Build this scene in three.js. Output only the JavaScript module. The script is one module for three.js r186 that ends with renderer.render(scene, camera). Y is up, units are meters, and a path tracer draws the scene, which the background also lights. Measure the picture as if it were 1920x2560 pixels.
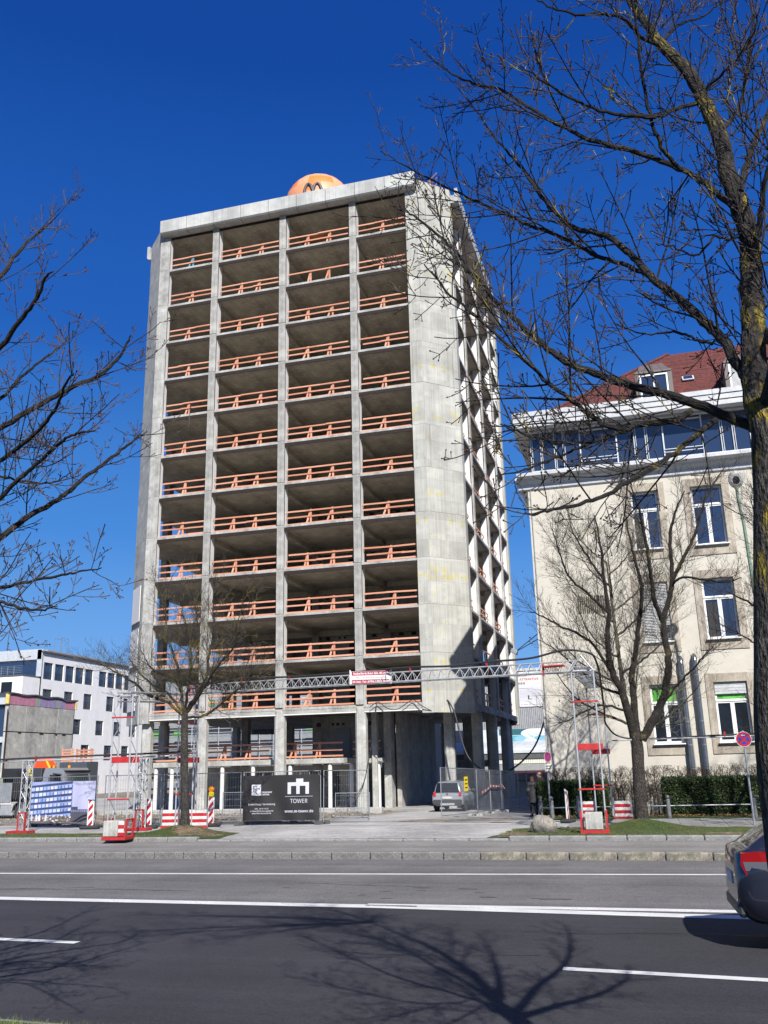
import * as THREE from 'three';

// ------------------------------------------------------------------ camera, sky, sun, exposure
const scene = new THREE.Scene();
const RAD = Math.PI / 180;
const camera = new THREE.PerspectiveCamera(59.2, 3 / 4, 0.1, 1200);
{
  const p = 15.81 * RAD, r = 1.39 * RAD, a = 15.53 * RAD;
  const f = new THREE.Vector3(-Math.sin(a) * Math.cos(p), Math.sin(p), -Math.cos(a) * Math.cos(p));
  const rt = new THREE.Vector3(Math.cos(a), 0, -Math.sin(a));
  const up = new THREE.Vector3().crossVectors(rt, f);
  const up2 = up.clone().multiplyScalar(Math.cos(r)).addScaledVector(rt, Math.sin(r));
  const rt2 = rt.clone().multiplyScalar(Math.cos(r)).addScaledVector(up, -Math.sin(r));
  camera.position.set(0, 2.3, 0);
  camera.quaternion.setFromRotationMatrix(new THREE.Matrix4().makeBasis(rt2, up2, f.clone().negate()));
  camera.updateMatrixWorld();
}
const SUN = new THREE.Vector3(Math.sin(28 * RAD) * Math.cos(39.5 * RAD), Math.sin(39.5 * RAD), Math.cos(28 * RAD) * Math.cos(39.5 * RAD));
{
  const W = 512, H = 256, d = new Float32Array(W * H * 4);
  const stops = [[-90, .1, .105, .11], [-2, .11, .13, .15], [0, .165, .275, .44], [6, .094, .222, .452], [14, .037, .141, .382], [26, .01, .065, .268], [42, .004, .035, .183], [90, .0024, .023, .128]];
  for (let j = 0; j < H; j++) for (let i = 0; i < W; i++) {
    const el = ((j + .5) / H - .5) * 180, ph = ((i + .5) / W - .5) * 2 * Math.PI, ce = Math.cos(el * RAD);
    let k = 0; while (k < stops.length - 2 && el > stops[k + 1][0]) k++;
    const A = stops[k], B = stops[k + 1]; let t = Math.min(1, Math.max(0, (el - A[0]) / (B[0] - A[0]))); if (k > 1) t = t * (.75 + .25 * t);
    const dot = ce * Math.cos(ph) * SUN.x + Math.sin(el * RAD) * SUN.y + ce * Math.sin(ph) * SUN.z;
    const g = el > -1 ? Math.pow(Math.max(0, dot), 12) * .2 + Math.pow(Math.max(0, dot), 90) * .8 : 0;   // air glow round the sun
    const o = (j * W + i) * 4;
    d[o] = A[1] + (B[1] - A[1]) * t + g; d[o + 1] = A[2] + (B[2] - A[2]) * t + g * .98; d[o + 2] = A[3] + (B[3] - A[3]) * t + g * .95; d[o + 3] = 1;
  }
  const sky = new THREE.DataTexture(d, W, H, THREE.RGBAFormat, THREE.FloatType);
  sky.mapping = THREE.EquirectangularReflectionMapping; sky.magFilter = sky.minFilter = THREE.LinearFilter; sky.needsUpdate = true;
  scene.background = sky; scene.environment = sky;
}
const sun = new THREE.DirectionalLight(new THREE.Color(1, .97, .92), 4.3);
sun.position.copy(SUN).multiplyScalar(150).add(new THREE.Vector3(-15, 0, -40));
sun.target.position.set(-15, 0, -40); sun.castShadow = true;
Object.assign(sun.shadow.camera, { left: -90, right: 90, top: 90, bottom: -90, near: 1, far: 400 });
sun.shadow.mapSize.set(4096, 4096); sun.shadow.radius = 1;
scene.add(sun, sun.target);
const renderer = new THREE.WebGLRenderer({ antialias: true });
renderer.toneMapping = THREE.LinearToneMapping; renderer.toneMappingExposure = 1.9; renderer.shadowMap.enabled = true;

// ------------------------------------------------------------------ helpers
function rngOf(s) { return () => { s |= 0; s = s + 0x6D2B79F5 | 0; let t = Math.imul(s ^ s >>> 15, 1 | s); t = t + Math.imul(t ^ t >>> 7, 61 | t) ^ t; return ((t ^ t >>> 14) >>> 0) / 4294967296; }; }
const R0 = rngOf(11);
const rr = (a, b, r = R0) => a + (b - a) * r();
const V = (x, y, z) => new THREE.Vector3(x, y, z);
const taken = {};
function numbered(n) { const k = taken[n] = (taken[n] ?? -1) + 1; return k ? n + '_' + String(k).padStart(3, '0') : n; }
function tag(o, label, category, group, kind) { o.userData.label = label; o.userData.category = category; if (group) o.userData.group = group; if (kind) o.userData.kind = kind; return o; }
function thing(name, label, category, pos = [0, 0, 0], ry = 0, group) {
  const o = new THREE.Group(); o.name = numbered(name); o.position.set(...pos); o.rotation.y = ry; scene.add(o);
  return tag(o, label, category, group);
}
function part(name, geo, mat, parent) { const m = new THREE.Mesh(geo, mat); m.name = name; m.castShadow = m.receiveShadow = true; parent.add(m); return m; }
function single(name, geo, mat, label, category, group) { const m = new THREE.Mesh(geo, mat); m.name = numbered(name); m.castShadow = m.receiveShadow = true; scene.add(m); return tag(m, label, category, group); }
function struct(name, geo, mat) { const m = new THREE.Mesh(geo, mat); m.name = numbered(name); m.castShadow = m.receiveShadow = true; m.userData.kind = 'structure'; scene.add(m); return m; }
function setGroup(name) { const g = new THREE.Group(); g.name = numbered(name); g.userData.kind = 'structure'; scene.add(g); return g; }
const _a = V(), _b = V(), _n = V();
class MB {                                            // mesh builder: collects shapes, uv in metres
  constructor(col) { this.p = []; this.n = []; this.u = []; this.c = col ? [] : null; this.col = [1, 1, 1]; }
  vert(x, y, z, nx, ny, nz, u, v, c) { this.p.push(x, y, z); this.n.push(nx, ny, nz); this.u.push(u, v); if (this.c) { const k = c || this.col; this.c.push(k[0], k[1], k[2]); } }
  tri(A, B, C) {
    _a.set(B[0] - A[0], B[1] - A[1], B[2] - A[2]); _b.set(C[0] - A[0], C[1] - A[1], C[2] - A[2]); _n.crossVectors(_a, _b).normalize();
    const ax = Math.abs(_n.x), ay = Math.abs(_n.y), az = Math.abs(_n.z);
    for (const P of [A, B, C]) { let u, v; if (ay > ax && ay > az) { u = P[0]; v = P[2]; } else if (ax > az) { u = P[2]; v = P[1]; } else { u = P[0]; v = P[1]; } this.vert(P[0], P[1], P[2], _n.x, _n.y, _n.z, u, v); }
  }
  quad(A, B, C, D) { this.tri(A, B, C); this.tri(A, C, D); return this; }
  quadUV(A, B, C, D, u0 = 0, v0 = 0, u1 = 1, v1 = 1) {
    _a.set(B[0] - A[0], B[1] - A[1], B[2] - A[2]); _b.set(D[0] - A[0], D[1] - A[1], D[2] - A[2]); _n.crossVectors(_a, _b).normalize();
    const q = [[A, u0, v0], [B, u1, v0], [C, u1, v1], [A, u0, v0], [C, u1, v1], [D, u0, v1]];
    for (const [P, u, v] of q) this.vert(P[0], P[1], P[2], _n.x, _n.y, _n.z, u, v); return this;
  }
  box(cx, cy, cz, w, h, d, o = {}) {                  // bevelled box, o: b bevel, ry, rx, rz
    const b = Math.min(o.b ?? 0, w / 2.2, h / 2.2, d / 2.2), H = [w / 2, h / 2, d / 2];
    const e = (o.ry || o.rx || o.rz) ? new THREE.Euler(o.rx || 0, o.ry || 0, o.rz || 0, 'YXZ') : null, t = V();
    const P = (s, a) => { t.set(s[0] * (H[0] - (a === 0 ? 0 : b)), s[1] * (H[1] - (a === 1 ? 0 : b)), s[2] * (H[2] - (a === 2 ? 0 : b))); if (e) t.applyEuler(e); return [t.x + cx, t.y + cy, t.z + cz]; };
    for (let a = 0; a < 3; a++) { const i = (a + 1) % 3, j = (a + 2) % 3;
      for (const s of [-1, 1]) { const q = (u, v) => { const k = [0, 0, 0]; k[a] = s; k[i] = u; k[j] = v; return P(k, a); };
        s > 0 ? this.quad(q(-1, -1), q(1, -1), q(1, 1), q(-1, 1)) : this.quad(q(-1, -1), q(-1, 1), q(1, 1), q(1, -1)); }
      if (b > 0) for (const s of [-1, 1]) for (const w2 of [-1, 1]) {  // edge along axis a between faces i (s) and j (w2)
        const q = (u, f) => { const k = [0, 0, 0]; k[a] = u; k[i] = s; k[j] = w2; return P(k, f); };
        s * w2 > 0 ? this.quad(q(-1, i), q(1, i), q(1, j), q(-1, j)) && 0 : this.quad(q(-1, j), q(1, j), q(1, i), q(-1, i));
      } }
    if (b > 0) for (const x of [-1, 1]) for (const y of [-1, 1]) for (const z of [-1, 1]) { const k = [x, y, z]; x * y * z > 0 ? this.tri(P(k, 0), P(k, 1), P(k, 2)) : this.tri(P(k, 0), P(k, 2), P(k, 1)); }
    return this;
  }
  tube(pts, rad, n = 6, o = {}) {                     // smooth tapered tube along Vector3 points
    const N = pts.length, T = [], t = V(); let ref = V(0, 0, 1); let len = 0; const rings = [];
    for (let i = 0; i < N; i++) { T[i] = V().subVectors(pts[Math.min(N - 1, i + 1)], pts[Math.max(0, i - 1)]).normalize(); }
    if (Math.abs(T[0].z) > .8) ref.set(1, 0, 0);
    let nx = V().crossVectors(ref, T[0]).normalize();
    for (let i = 0; i < N; i++) {
      nx.addScaledVector(T[i], -nx.dot(T[i])).normalize(); const ny = V().crossVectors(T[i], nx); if (i) len += pts[i].distanceTo(pts[i - 1]);
      const r = Array.isArray(rad) ? rad[i] : rad, ring = [];
      for (let k = 0; k <= n; k++) { const a = k / n * 2 * Math.PI, c = Math.cos(a), s = Math.sin(a); const q = [nx.x * c + ny.x * s, nx.y * c + ny.y * s, nx.z * c + ny.z * s]; let R = r; if (o.disp) R += o.disp(pts[i], q, a, len, r);
        ring.push([pts[i].x + q[0] * R, pts[i].y + q[1] * R, pts[i].z + q[2] * R, q[0], q[1], q[2], k / n * (o.us ?? 2 * Math.PI * r), len]); }
      rings.push(ring);
    }
    const cf = o.color;
    const pv = (q) => this.vert(q[0], q[1], q[2], q[3], q[4], q[5], q[6], q[7], cf && this.c ? cf(q) : undefined);
    for (let i = 0; i < N - 1; i++) for (let k = 0; k < n; k++) { const A = rings[i][k], B = rings[i][k + 1], C = rings[i + 1][k + 1], D = rings[i + 1][k]; pv(A); pv(B); pv(C); pv(A); pv(C); pv(D); }
    if (o.cap !== false) for (const [i, s] of [[0, -1], [N - 1, 1]]) { const c = pts[i], d = T[i], R = rings[i];
      for (let k = 0; k < n; k++) { const A = R[k], B = R[k + 1]; const q = s > 0 ? [A, B] : [B, A]; for (const w of [null, ...q]) { const P = w || [c.x, c.y, c.z]; this.vert(P[0], P[1], P[2], d.x * s, d.y * s, d.z * s, P[0], P[2], cf && this.c ? cf(R[k]) : undefined); } } }
    return this;
  }
  bar(a, b, r, n = 8) { return this.tube([V(...a), V(...b)], r, n); }
  beam(a, b, w, h, bev = 0) {                          // rectangular beam from a to b: w across, h in the upright plane
    const d = V(b[0] - a[0], b[1] - a[1], b[2] - a[2]), L = d.length(); const yaw = Math.atan2(d.x, d.z), pitch = -Math.asin(d.y / L);
    return this.box((a[0] + b[0]) / 2, (a[1] + b[1]) / 2, (a[2] + b[2]) / 2, w, h, L, { b: bev, ry: yaw, rx: pitch });
  }
  prism(poly, y0, y1, map = (x, z, y) => [x, y, z]) { // polygon [x,z] extruded in y; counter-clockwise or not, both work
    let A = 0; for (let i = 0; i < poly.length; i++) { const [x, z] = poly[i], [u, w] = poly[(i + 1) % poly.length]; A += x * w - u * z; }
    const q = A > 0 ? poly.slice().reverse() : poly;  // clockwise in (x,z) seen from above gives outward normals
    const tris = THREE.ShapeUtils.triangulateShape(q.map(k => new THREE.Vector2(k[0], k[1])), []);
    const f = (k, y) => map(k[0], k[1], y), fl = this._flip(map);
    const T = (a, b, c) => fl ? this.tri(a, c, b) : this.tri(a, b, c);
    for (const [a, b, c] of tris) { const up = ((q[b][0] - q[a][0]) * (q[c][1] - q[a][1]) - (q[b][1] - q[a][1]) * (q[c][0] - q[a][0])) < 0; const [i, j, k] = up ? [a, b, c] : [a, c, b]; T(f(q[i], y1), f(q[j], y1), f(q[k], y1)); T(f(q[i], y0), f(q[k], y0), f(q[j], y0)); }
    for (let i = 0; i < q.length; i++) { const a = q[i], b = q[(i + 1) % q.length]; T(f(a, y0), f(b, y0), f(b, y1)); T(f(a, y0), f(b, y1), f(a, y1)); }
    return this;
  }
  _flip(map) { const o = map(0, 0, 0), x = map(1, 0, 0), z = map(0, 1, 0), y = map(0, 0, 1); const s = (p) => V(p[0] - o[0], p[1] - o[1], p[2] - o[2]); return s(x).cross(s(y)).dot(s(z)) < 0; }
  profX(poly, x0, x1) { return this.prism(poly, x0, x1, (a, b, x) => [x, b, a]); }   // polygon in (z,y) run along x
  profZ(poly, z0, z1) { return this.prism(poly, z0, z1, (a, b, z) => [a, b, z]); }   // polygon in (x,y) run along z
  lathe(prof, n, cx, cy, cz, axis = 'y') {             // prof [[r,h]...]
    for (let i = 0; i < prof.length - 1; i++) for (let k = 0; k < n; k++) {
      const [r0, h0] = prof[i], [r1, h1] = prof[i + 1], L = Math.hypot(r1 - r0, h1 - h0) || 1, nr = (h1 - h0) / L, nh = -(r1 - r0) / L;
      const q = (r, h, m) => { const a = m / n * 2 * Math.PI, c = Math.cos(a), s = -Math.sin(a); return axis === 'y' ? [cx + r * c, cy + h, cz + r * s, nr * c, nh, nr * s] : axis === 'z' ? [cx + r * c, cy - r * s, cz + h, nr * c, -nr * s, nh] : [cx + h, cy + r * c, cz - r * s, nh, nr * c, -nr * s]; };
      const W = (v, uu, vv) => this.vert(...v, uu, vv), u0 = k / n * 6.28 * Math.max(r0, r1), u1 = (k + 1) / n * 6.28 * Math.max(r0, r1);
      const A = q(r0, h0, k), B = q(r0, h0, k + 1), C = q(r1, h1, k + 1), D = q(r1, h1, k);
      if (r0 > 1e-6) { W(A, u0, h0); W(B, u1, h0); W(C, u1, h1); } if (r1 > 1e-6) { W(A, u0, h0); W(C, u1, h1); W(D, u0, h1); }
    } return this;
  }
  geo() { const g = new THREE.BufferGeometry(); g.setAttribute('position', new THREE.Float32BufferAttribute(this.p, 3)); g.setAttribute('normal', new THREE.Float32BufferAttribute(this.n, 3)); g.setAttribute('uv', new THREE.Float32BufferAttribute(this.u, 2)); if (this.c) g.setAttribute('color', new THREE.Float32BufferAttribute(this.c, 3)); return g; }
  build(name, mat, parent) { return part(name, this.geo(), mat, parent); }
}
const B = (...a) => new MB().box(...a);
// tileable noise
function noiseTile(n, cell, seed) { const r = rngOf(seed), g = new Float32Array(cell * cell).map(() => r()), o = new Float32Array(n * n);
  for (let y = 0; y < n; y++) { const fy = y / n * cell, y0 = fy | 0, ty = fy - y0, sy = ty * ty * (3 - 2 * ty), ya = y0 * cell, yb = (y0 + 1) % cell * cell;
    for (let x = 0; x < n; x++) { const fx = x / n * cell, x0 = fx | 0, tx = fx - x0, sx = tx * tx * (3 - 2 * tx), x1 = (x0 + 1) % cell; const a = g[ya + x0], b = g[ya + x1], c = g[yb + x0], d = g[yb + x1]; o[y * n + x] = a + (b - a) * sx + (c - a) * sy + (a - b - c + d) * sx * sy; } } return o; }
function fbm(n, cells, amps, seed) { const o = new Float32Array(n * n); cells.forEach((c, i) => { const t = noiseTile(n, c, seed + i * 17); for (let k = 0; k < o.length; k++) o[k] += (t[k] - .5) * amps[i]; }); return o; }
function dataTex(n, fn, srgb = true, m = 1, metres = 2) { // fn(k,x,y) -> [r,g,b] 0..1 (display values)
  const d = new Uint8Array(n * n * 4); for (let y = 0; y < n; y++) for (let x = 0; x < n; x++) { const k = y * n + x, c = fn(k, x, y); d[k * 4] = Math.max(0, Math.min(255, c[0] * 255)); d[k * 4 + 1] = Math.max(0, Math.min(255, c[1] * 255)); d[k * 4 + 2] = Math.max(0, Math.min(255, c[2] * 255)); d[k * 4 + 3] = 255; }
  const t = new THREE.DataTexture(d, n, n); t.wrapS = t.wrapT = THREE.RepeatWrapping; t.magFilter = THREE.LinearFilter; t.minFilter = THREE.LinearMipmapLinearFilter; t.generateMipmaps = true; if (srgb) t.colorSpace = THREE.SRGBColorSpace; t.repeat.set(1 / metres, 1 / metres); t.needsUpdate = true; return t; }
function canvasTex(w, h, draw) { const c = document.createElement('canvas'); c.width = w; c.height = h; const g = c.getContext('2d'); draw(g, w, h); const t = new THREE.CanvasTexture(c); t.colorSpace = THREE.SRGBColorSpace; t.magFilter = THREE.LinearFilter; return t; }
const lin = (r, g, b) => new THREE.Color().setRGB(r, g, b);
function std(color, o = {}) { const m = new THREE.MeshStandardMaterial({ roughness: .85, metalness: 0, ...o }); m.color = Array.isArray(color) ? lin(...color) : new THREE.Color(color); return m; }
// ------------------------------------------------------------------ textures and materials
const N5 = 512;
const nF = fbm(N5, [256, 128, 64], [.5, .5, .4], 3), nM = fbm(N5, [8, 16, 32, 64], [.5, .35, .25, .2], 21), nC = fbm(N5, [3, 6, 12, 24], [.6, .4, .25, .15], 45), nV = new Float32Array(N5 * N5);
{ const t = fbm(N5, [64, 128], [.6, .6], 77); for (let y = 0; y < N5; y++) for (let x = 0; x < N5; x++) nV[y * N5 + x] = (t[x] * .7 + t[((y >> 4) * N5 + x) % (N5 * N5)] * .4); }   // vertical streaks
const g3 = (v, r = 1, g = 1, b = 1) => [v * r, v * g, v * b];
const tConc = dataTex(N5, (k, x, y) => { const v = .86 + nF[k] * .14 + nM[k] * .2 + nC[k] * .2 + nV[k] * .13 - (x % 128 < 1 ? .08 : 0); return g3(v, 1, .998 + nC[k] * .02, .985 + nM[k] * .04); }, true, 1, 3.1);
const tConcB = dataTex(N5, (k, x, y) => { const v = .5 + nF[k] * .35 + nM[k] * .4 - (x % 128 < 2 ? .25 : 0) + nV[k] * .3; return g3(v); }, false, 1, 3.1);
// cast facade panels with remains of yellow adhesive and tie holes
const tPanel = dataTex(1024, (() => { const m = fbm(1024, [24, 48, 96], [.9, .7, .35], 91), c = fbm(1024, [5, 9], [1, .6], 15), s = fbm(1024, [3, 7, 20, 200], [.5, .4, .3, .25], 33), vs = fbm(1024, [90, 180], [.5, .5], 61);
  return (k, x, y) => { let v = .87 + s[k] * .2 + vs[x + ((y >> 6) * 1024) % 1048576] * .13 + ((Math.sin(((x / 170) | 0) * 7.3 + ((y / 256) | 0) * 3.7)) * .03); if (x % 170 < 2) v -= .16; if (y % 256 < 2 && s[k] > -.15) v -= .14; const hx = x % 170 - 85, hy = y % 256 - 70; if (hx * hx + hy * hy < 12) v = .25;
    const yl = m[k] + c[k] * .9; if (yl > .56) return [Math.min(.95, v * 1.06), v * 1.0, v * .72]; return g3(v, 1, .998, .98); }; })(), true, 1, 5.4);
const tPlast = dataTex(N5, k => { const v = .94 + nF[k] * .06 + nM[k] * .04 + nC[k] * .045; return g3(v, 1, .995, .985); }, true, 1, 2.7);
const tAsph = dataTex(N5, k => { const v = .72 + nF[k] * .42 + nM[k] * .1 + nC[k] * .16; return g3(v); }, true, 1, 1.3);
const tRoad = dataTex(1024, (() => { const f = fbm(1024, [512, 256], [.7, .45], 211), c = fbm(1024, [4, 9, 20], [.5, .35, .3], 213), st = fbm(1024, [6, 40, 120], [.5, .35, .25], 217); return (k, x, y) => g3(.74 + f[k] * .4 + c[k] * .16 + st[y * 1024 + (x >> 7)] * .2); })(), true, 1, 5.3);
const tAsphC = dataTex(N5, (k, x, y) => { const q = nC[(k * 1) % nC.length], v = .82 + nF[k] * .22 + nM[k] * .12 + q * .25 + nV[(x * N5 + y)] * .1; return g3(v); }, true, 1, 7.3);
const tFine = dataTex(256, (() => { const a = fbm(256, [128, 64, 32], [.6, .5, .4], 8); return k => g3(.5 + a[k] * .8); })(), false, 1, .9);
const tDirt = dataTex(N5, k => { const v = .7 + nF[k] * .3 + nM[k] * .35 + nC[k] * .3; return [v, v * (.97 - nC[k] * .08), v * (.93 - nM[k] * .1)]; }, true, 1, 3.7);
const tGrass = dataTex(N5, k => { const a = nF[k] * .6 + nM[k] * .3, d = nC[k] + nM[k] * .7; if (d > .42) return [.55 + a * .3, .47 + a * .3, .33 + a * .2]; return [.36 + a * .4 + nC[k] * .1, .47 + a * .5, .16 + a * .25]; }, true, 1, 1.9);
const tBark = dataTex(N5, (() => { const r = fbm(N5, [40, 80, 160], [.8, .6, .3], 131); return (k, x, y) => { const kk = ((y >> 1) * N5 + x) % r.length; const v = .62 + r[kk] * .7 + nF[k] * .35 + nM[k] * .12; return g3(v, 1, .985, .96); }; })(), true, 1, .9);
const tBarkB = dataTex(N5, (() => { const r = fbm(N5, [40, 80, 160], [.8, .6, .3], 131); return (k, x, y) => g3(.5 + r[((y >> 1) * N5 + x) % r.length] * .8 + nF[k] * .25); })(), false, 1, .9);
const tRoof = dataTex(N5, (k, x, y) => { const row = y >> 4, off = (row % 2) * 8, cx = ((x + off) % 16) - 8, cyy = y % 16, hsh = Math.sin(((x + off) >> 4) * 12.9 + row * 78.2) * 43758.5, t = hsh - Math.floor(hsh); let v = .72 + t * .22 + nM[k] * .15; if (cyy < 3 || (Math.abs(cx) > 6 && cyy < 6)) v -= .28; return [v, v * .93, v * .9]; }, true, 1, 4.2);
const tRust = dataTex(256, (() => { const a = fbm(256, [16, 64, 128], [.7, .5, .4], 57); return k => { const v = .55 + a[k] * .6; return [v, v * .8, v * .66]; }; })(), true, 1, .8);
const tWood = dataTex(256, (() => { const a = fbm(256, [4, 64, 128], [.3, .35, .25], 58); return (k, x, y) => { const v = .86 + a[(y * 256 + (x >> 4)) % 65536] * .25 + a[k] * .1; return g3(v, 1, .99, .97); }; })(), true, 1, .9);
const tGrey = dataTex(256, (() => { const a = fbm(256, [6, 24, 96], [.4, .35, .3], 59); return k => g3(.88 + a[k] * .22); })(), true, 1, 1.5);
const tScuff = dataTex(256, (() => { const a = fbm(256, [8, 32, 100], [.6, .5, .45], 159), b = fbm(256, [5, 14], [.6, .5], 163); return k => { const s = a[k] > .42 ? .62 : 1; return g3(s * (.9 + b[k] * .2 + a[k] * .08), 1, .985, .965); }; })(), true, 1, .7);
const tWorn = dataTex(512, (() => { const a = fbm(512, [30, 90, 200], [.5, .5, .6], 259), b = fbm(512, [6, 14], [.6, .5], 263); return k => g3((a[k] + b[k] * .5 > .48 ? .45 : 1) * (.9 + b[k] * .12)); })(), true, 1, 1.7);
const tCorr = dataTex(256, (k, x) => g3(.5 + .45 * Math.sin(x / 256 * 2 * Math.PI * 8)), false, 1, 1.6);

const M = {
  conc: std([.49, .487, .465], { map: tConc, bumpMap: tConcB, bumpScale: .012, roughness: .92 }),
  concB: std([.445, .443, .425], { map: tConc, bumpMap: tConcB, bumpScale: .012, roughness: .92 }),
  panel: std([.465, .462, .435], { map: tPanel, bumpMap: tConcB, bumpScale: .01, roughness: .9 }),
  soffit: std([.5, .455, .39], { map: tConc, bumpMap: tConcB, bumpScale: .008, roughness: .95 }),
  fascia: std([.5, .505, .505], { map: tPanel, bumpMap: tConcB, bumpScale: .01, roughness: .88 }),
  white: std([.68, .675, .67], { map: tPlast, roughness: .8 }),
  rust: std([.1, .06, .045], { map: tRust, roughness: .95 }),
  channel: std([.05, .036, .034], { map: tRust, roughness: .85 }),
  wood: std([.66, .3, .195], { map: tWood, roughness: .75 }),
  woodB: std([.6, .255, .155], { map: tWood, roughness: .75 }),
  woodC: std([.7, .345, .23], { map: tWood, roughness: .75 }),
  blueWood: std([.1, .3, .42], { map: tWood, roughness: .7 }),
  core: std([.42, .405, .38], { map: tConc, roughness: .95 }),
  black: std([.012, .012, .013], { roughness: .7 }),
  rubber: std([.02, .02, .021], { roughness: .85 }),
  alu: std([.6, .61, .62], { metalness: .45, roughness: .38, map: tGrey }),
  galv: std([.48, .5, .52], { metalness: .7, roughness: .45, map: tGrey }),
  steelPipe: std([.36, .37, .39], { metalness: .92, roughness: .3, map: tGrey }),
  red: std([.42, .02, .022], { roughness: .5, map: tScuff }),
  redRefl: std([.44, .02, .026], { roughness: .4, map: tScuff }),
  whitePaint: std([.64, .64, .63], { roughness: .5, map: tScuff }),
  plaster: std([.52, .49, .425], { map: tPlast, bumpMap: tFine, bumpScale: .004, roughness: .92 }),
  stone: std([.46, .405, .335], { map: tConc, bumpMap: tFine, bumpScale: .004, roughness: .9 }),
  winFrame: std([.62, .62, .61], { roughness: .4 }),
  glass: new THREE.MeshPhysicalMaterial({ color: lin(.01, .012, .016), roughness: .05, metalness: 0, specularIntensity: .8 }),
  glassBlue: new THREE.MeshPhysicalMaterial({ color: lin(.02, .035, .075), roughness: .05, metalness: .15, clearcoat: 1, clearcoatRoughness: .03 }),
  zinc: std([.62, .65, .68], { map: tGrey, metalness: .2, roughness: .5 }),
  whiteClad: std([.54, .55, .56], { map: tGrey, roughness: .45 }),
  brownClad: std([.135, .11, .1], { map: tGrey, roughness: .5 }),
  roof: std([.15, .038, .032], { map: tRoof, bumpMap: tRoof, bumpScale: .02, roughness: .85 }),
  whiteRender: std([.76, .76, .775], { map: tPlast, roughness: .9 }),
  dark: std([.035, .037, .042], { roughness: .5 }),
  darkGrey: std([.09, .095, .1], { roughness: .6, map: tGrey }),
  midGrey: std([.3, .31, .32], { roughness: .7, map: tGrey }),
  pink: std([.5, .21, .32], { map: tGrey, roughness: .95 }), lilac: std([.3, .24, .43], { map: tGrey, roughness: .95 }), mint: std([.25, .36, .28], { map: tGrey, roughness: .95 }), yellowFoam: std([.7, .56, .16], { map: tGrey, roughness: .95 }),
  asphalt: std([.038, .036, .043], { map: tRoad, bumpMap: tFine, bumpScale: .006, roughness: .9 }),
  asphaltOld: std([.2, .19, .182], { map: tRoad, bumpMap: tFine, bumpScale: .006, roughness: .92 }),
  lane: std([.31, .29, .27], { map: tRoad, bumpMap: tFine, bumpScale: .005, roughness: .92 }),
  walk: std([.47, .455, .435], { map: tAsphC, bumpMap: tFine, bumpScale: .006, roughness: .93 }),
  slab: std([.37, .365, .35], { map: tAsph, bumpMap: tFine, bumpScale: .004, roughness: .9 }),
  dirt: std([.42, .37, .31], { map: tDirt, bumpMap: tFine, bumpScale: .03, roughness: 1 }),
  soil: std([.3, .22, .15], { map: tDirt, bumpMap: tFine, bumpScale: .03, roughness: 1 }),
  kerbGrey: std([.32, .31, .295], { map: tAsph, bumpMap: tFine, bumpScale: .02, roughness: .9 }),
  kerbPale: std([.5, .47, .42], { map: tDirt, bumpMap: tFine, bumpScale: .02, roughness: .9 }),
  line: std([.68, .67, .65], { map: tWorn, roughness: .8 }),
  grass: std([.42, .37, .27], { map: tGrass, bumpMap: tFine, bumpScale: .06, roughness: 1 }),
  blade: std([.11, .145, .03], { roughness: .8 }), bladeDry: std([.28, .24, .12], { roughness: .9 }),
  leafDark: std([.024, .044, .01], { roughness: .55 }), leafMid: std([.04, .068, .014], { roughness: .55 }),
  deadLeaf: std([.3, .16, .06], { roughness: .9 }),
  boulder: std([.5, .49, .47], { map: tDirt, bumpMap: tFine, bumpScale: .03, roughness: .95 }),
  block: std([.45, .45, .42], { map: tConc, roughness: .92 }),
  yellow: std([.62, .46, .01], { roughness: .5 }),
  orangeLamp: std([.8, .25, .01], { roughness: .25 }),
  orange: std([.75, .07, .012], { roughness: .4 }),
  cable: std([.02, .02, .022], { roughness: .55 }),
  green: std([.06, .25, .03], { roughness: .4 }),
  lampGreen: std([.16, .24, .17], { roughness: .5, map: tGrey }),
  bollard: std([.2, .2, .2], { roughness: .5, map: tGrey }),
  scaffold: std([.5, .52, .54], { metalness: .6, roughness: .45 }),
};
const barkMat = (o = {}) => new THREE.MeshStandardMaterial({ vertexColors: true, map: tBark, bumpMap: tBarkB, bumpScale: .02, roughness: .95, ...o });
M.bark = barkMat(); M.twig = new THREE.MeshStandardMaterial({ vertexColors: true, roughness: .8 });
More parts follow.
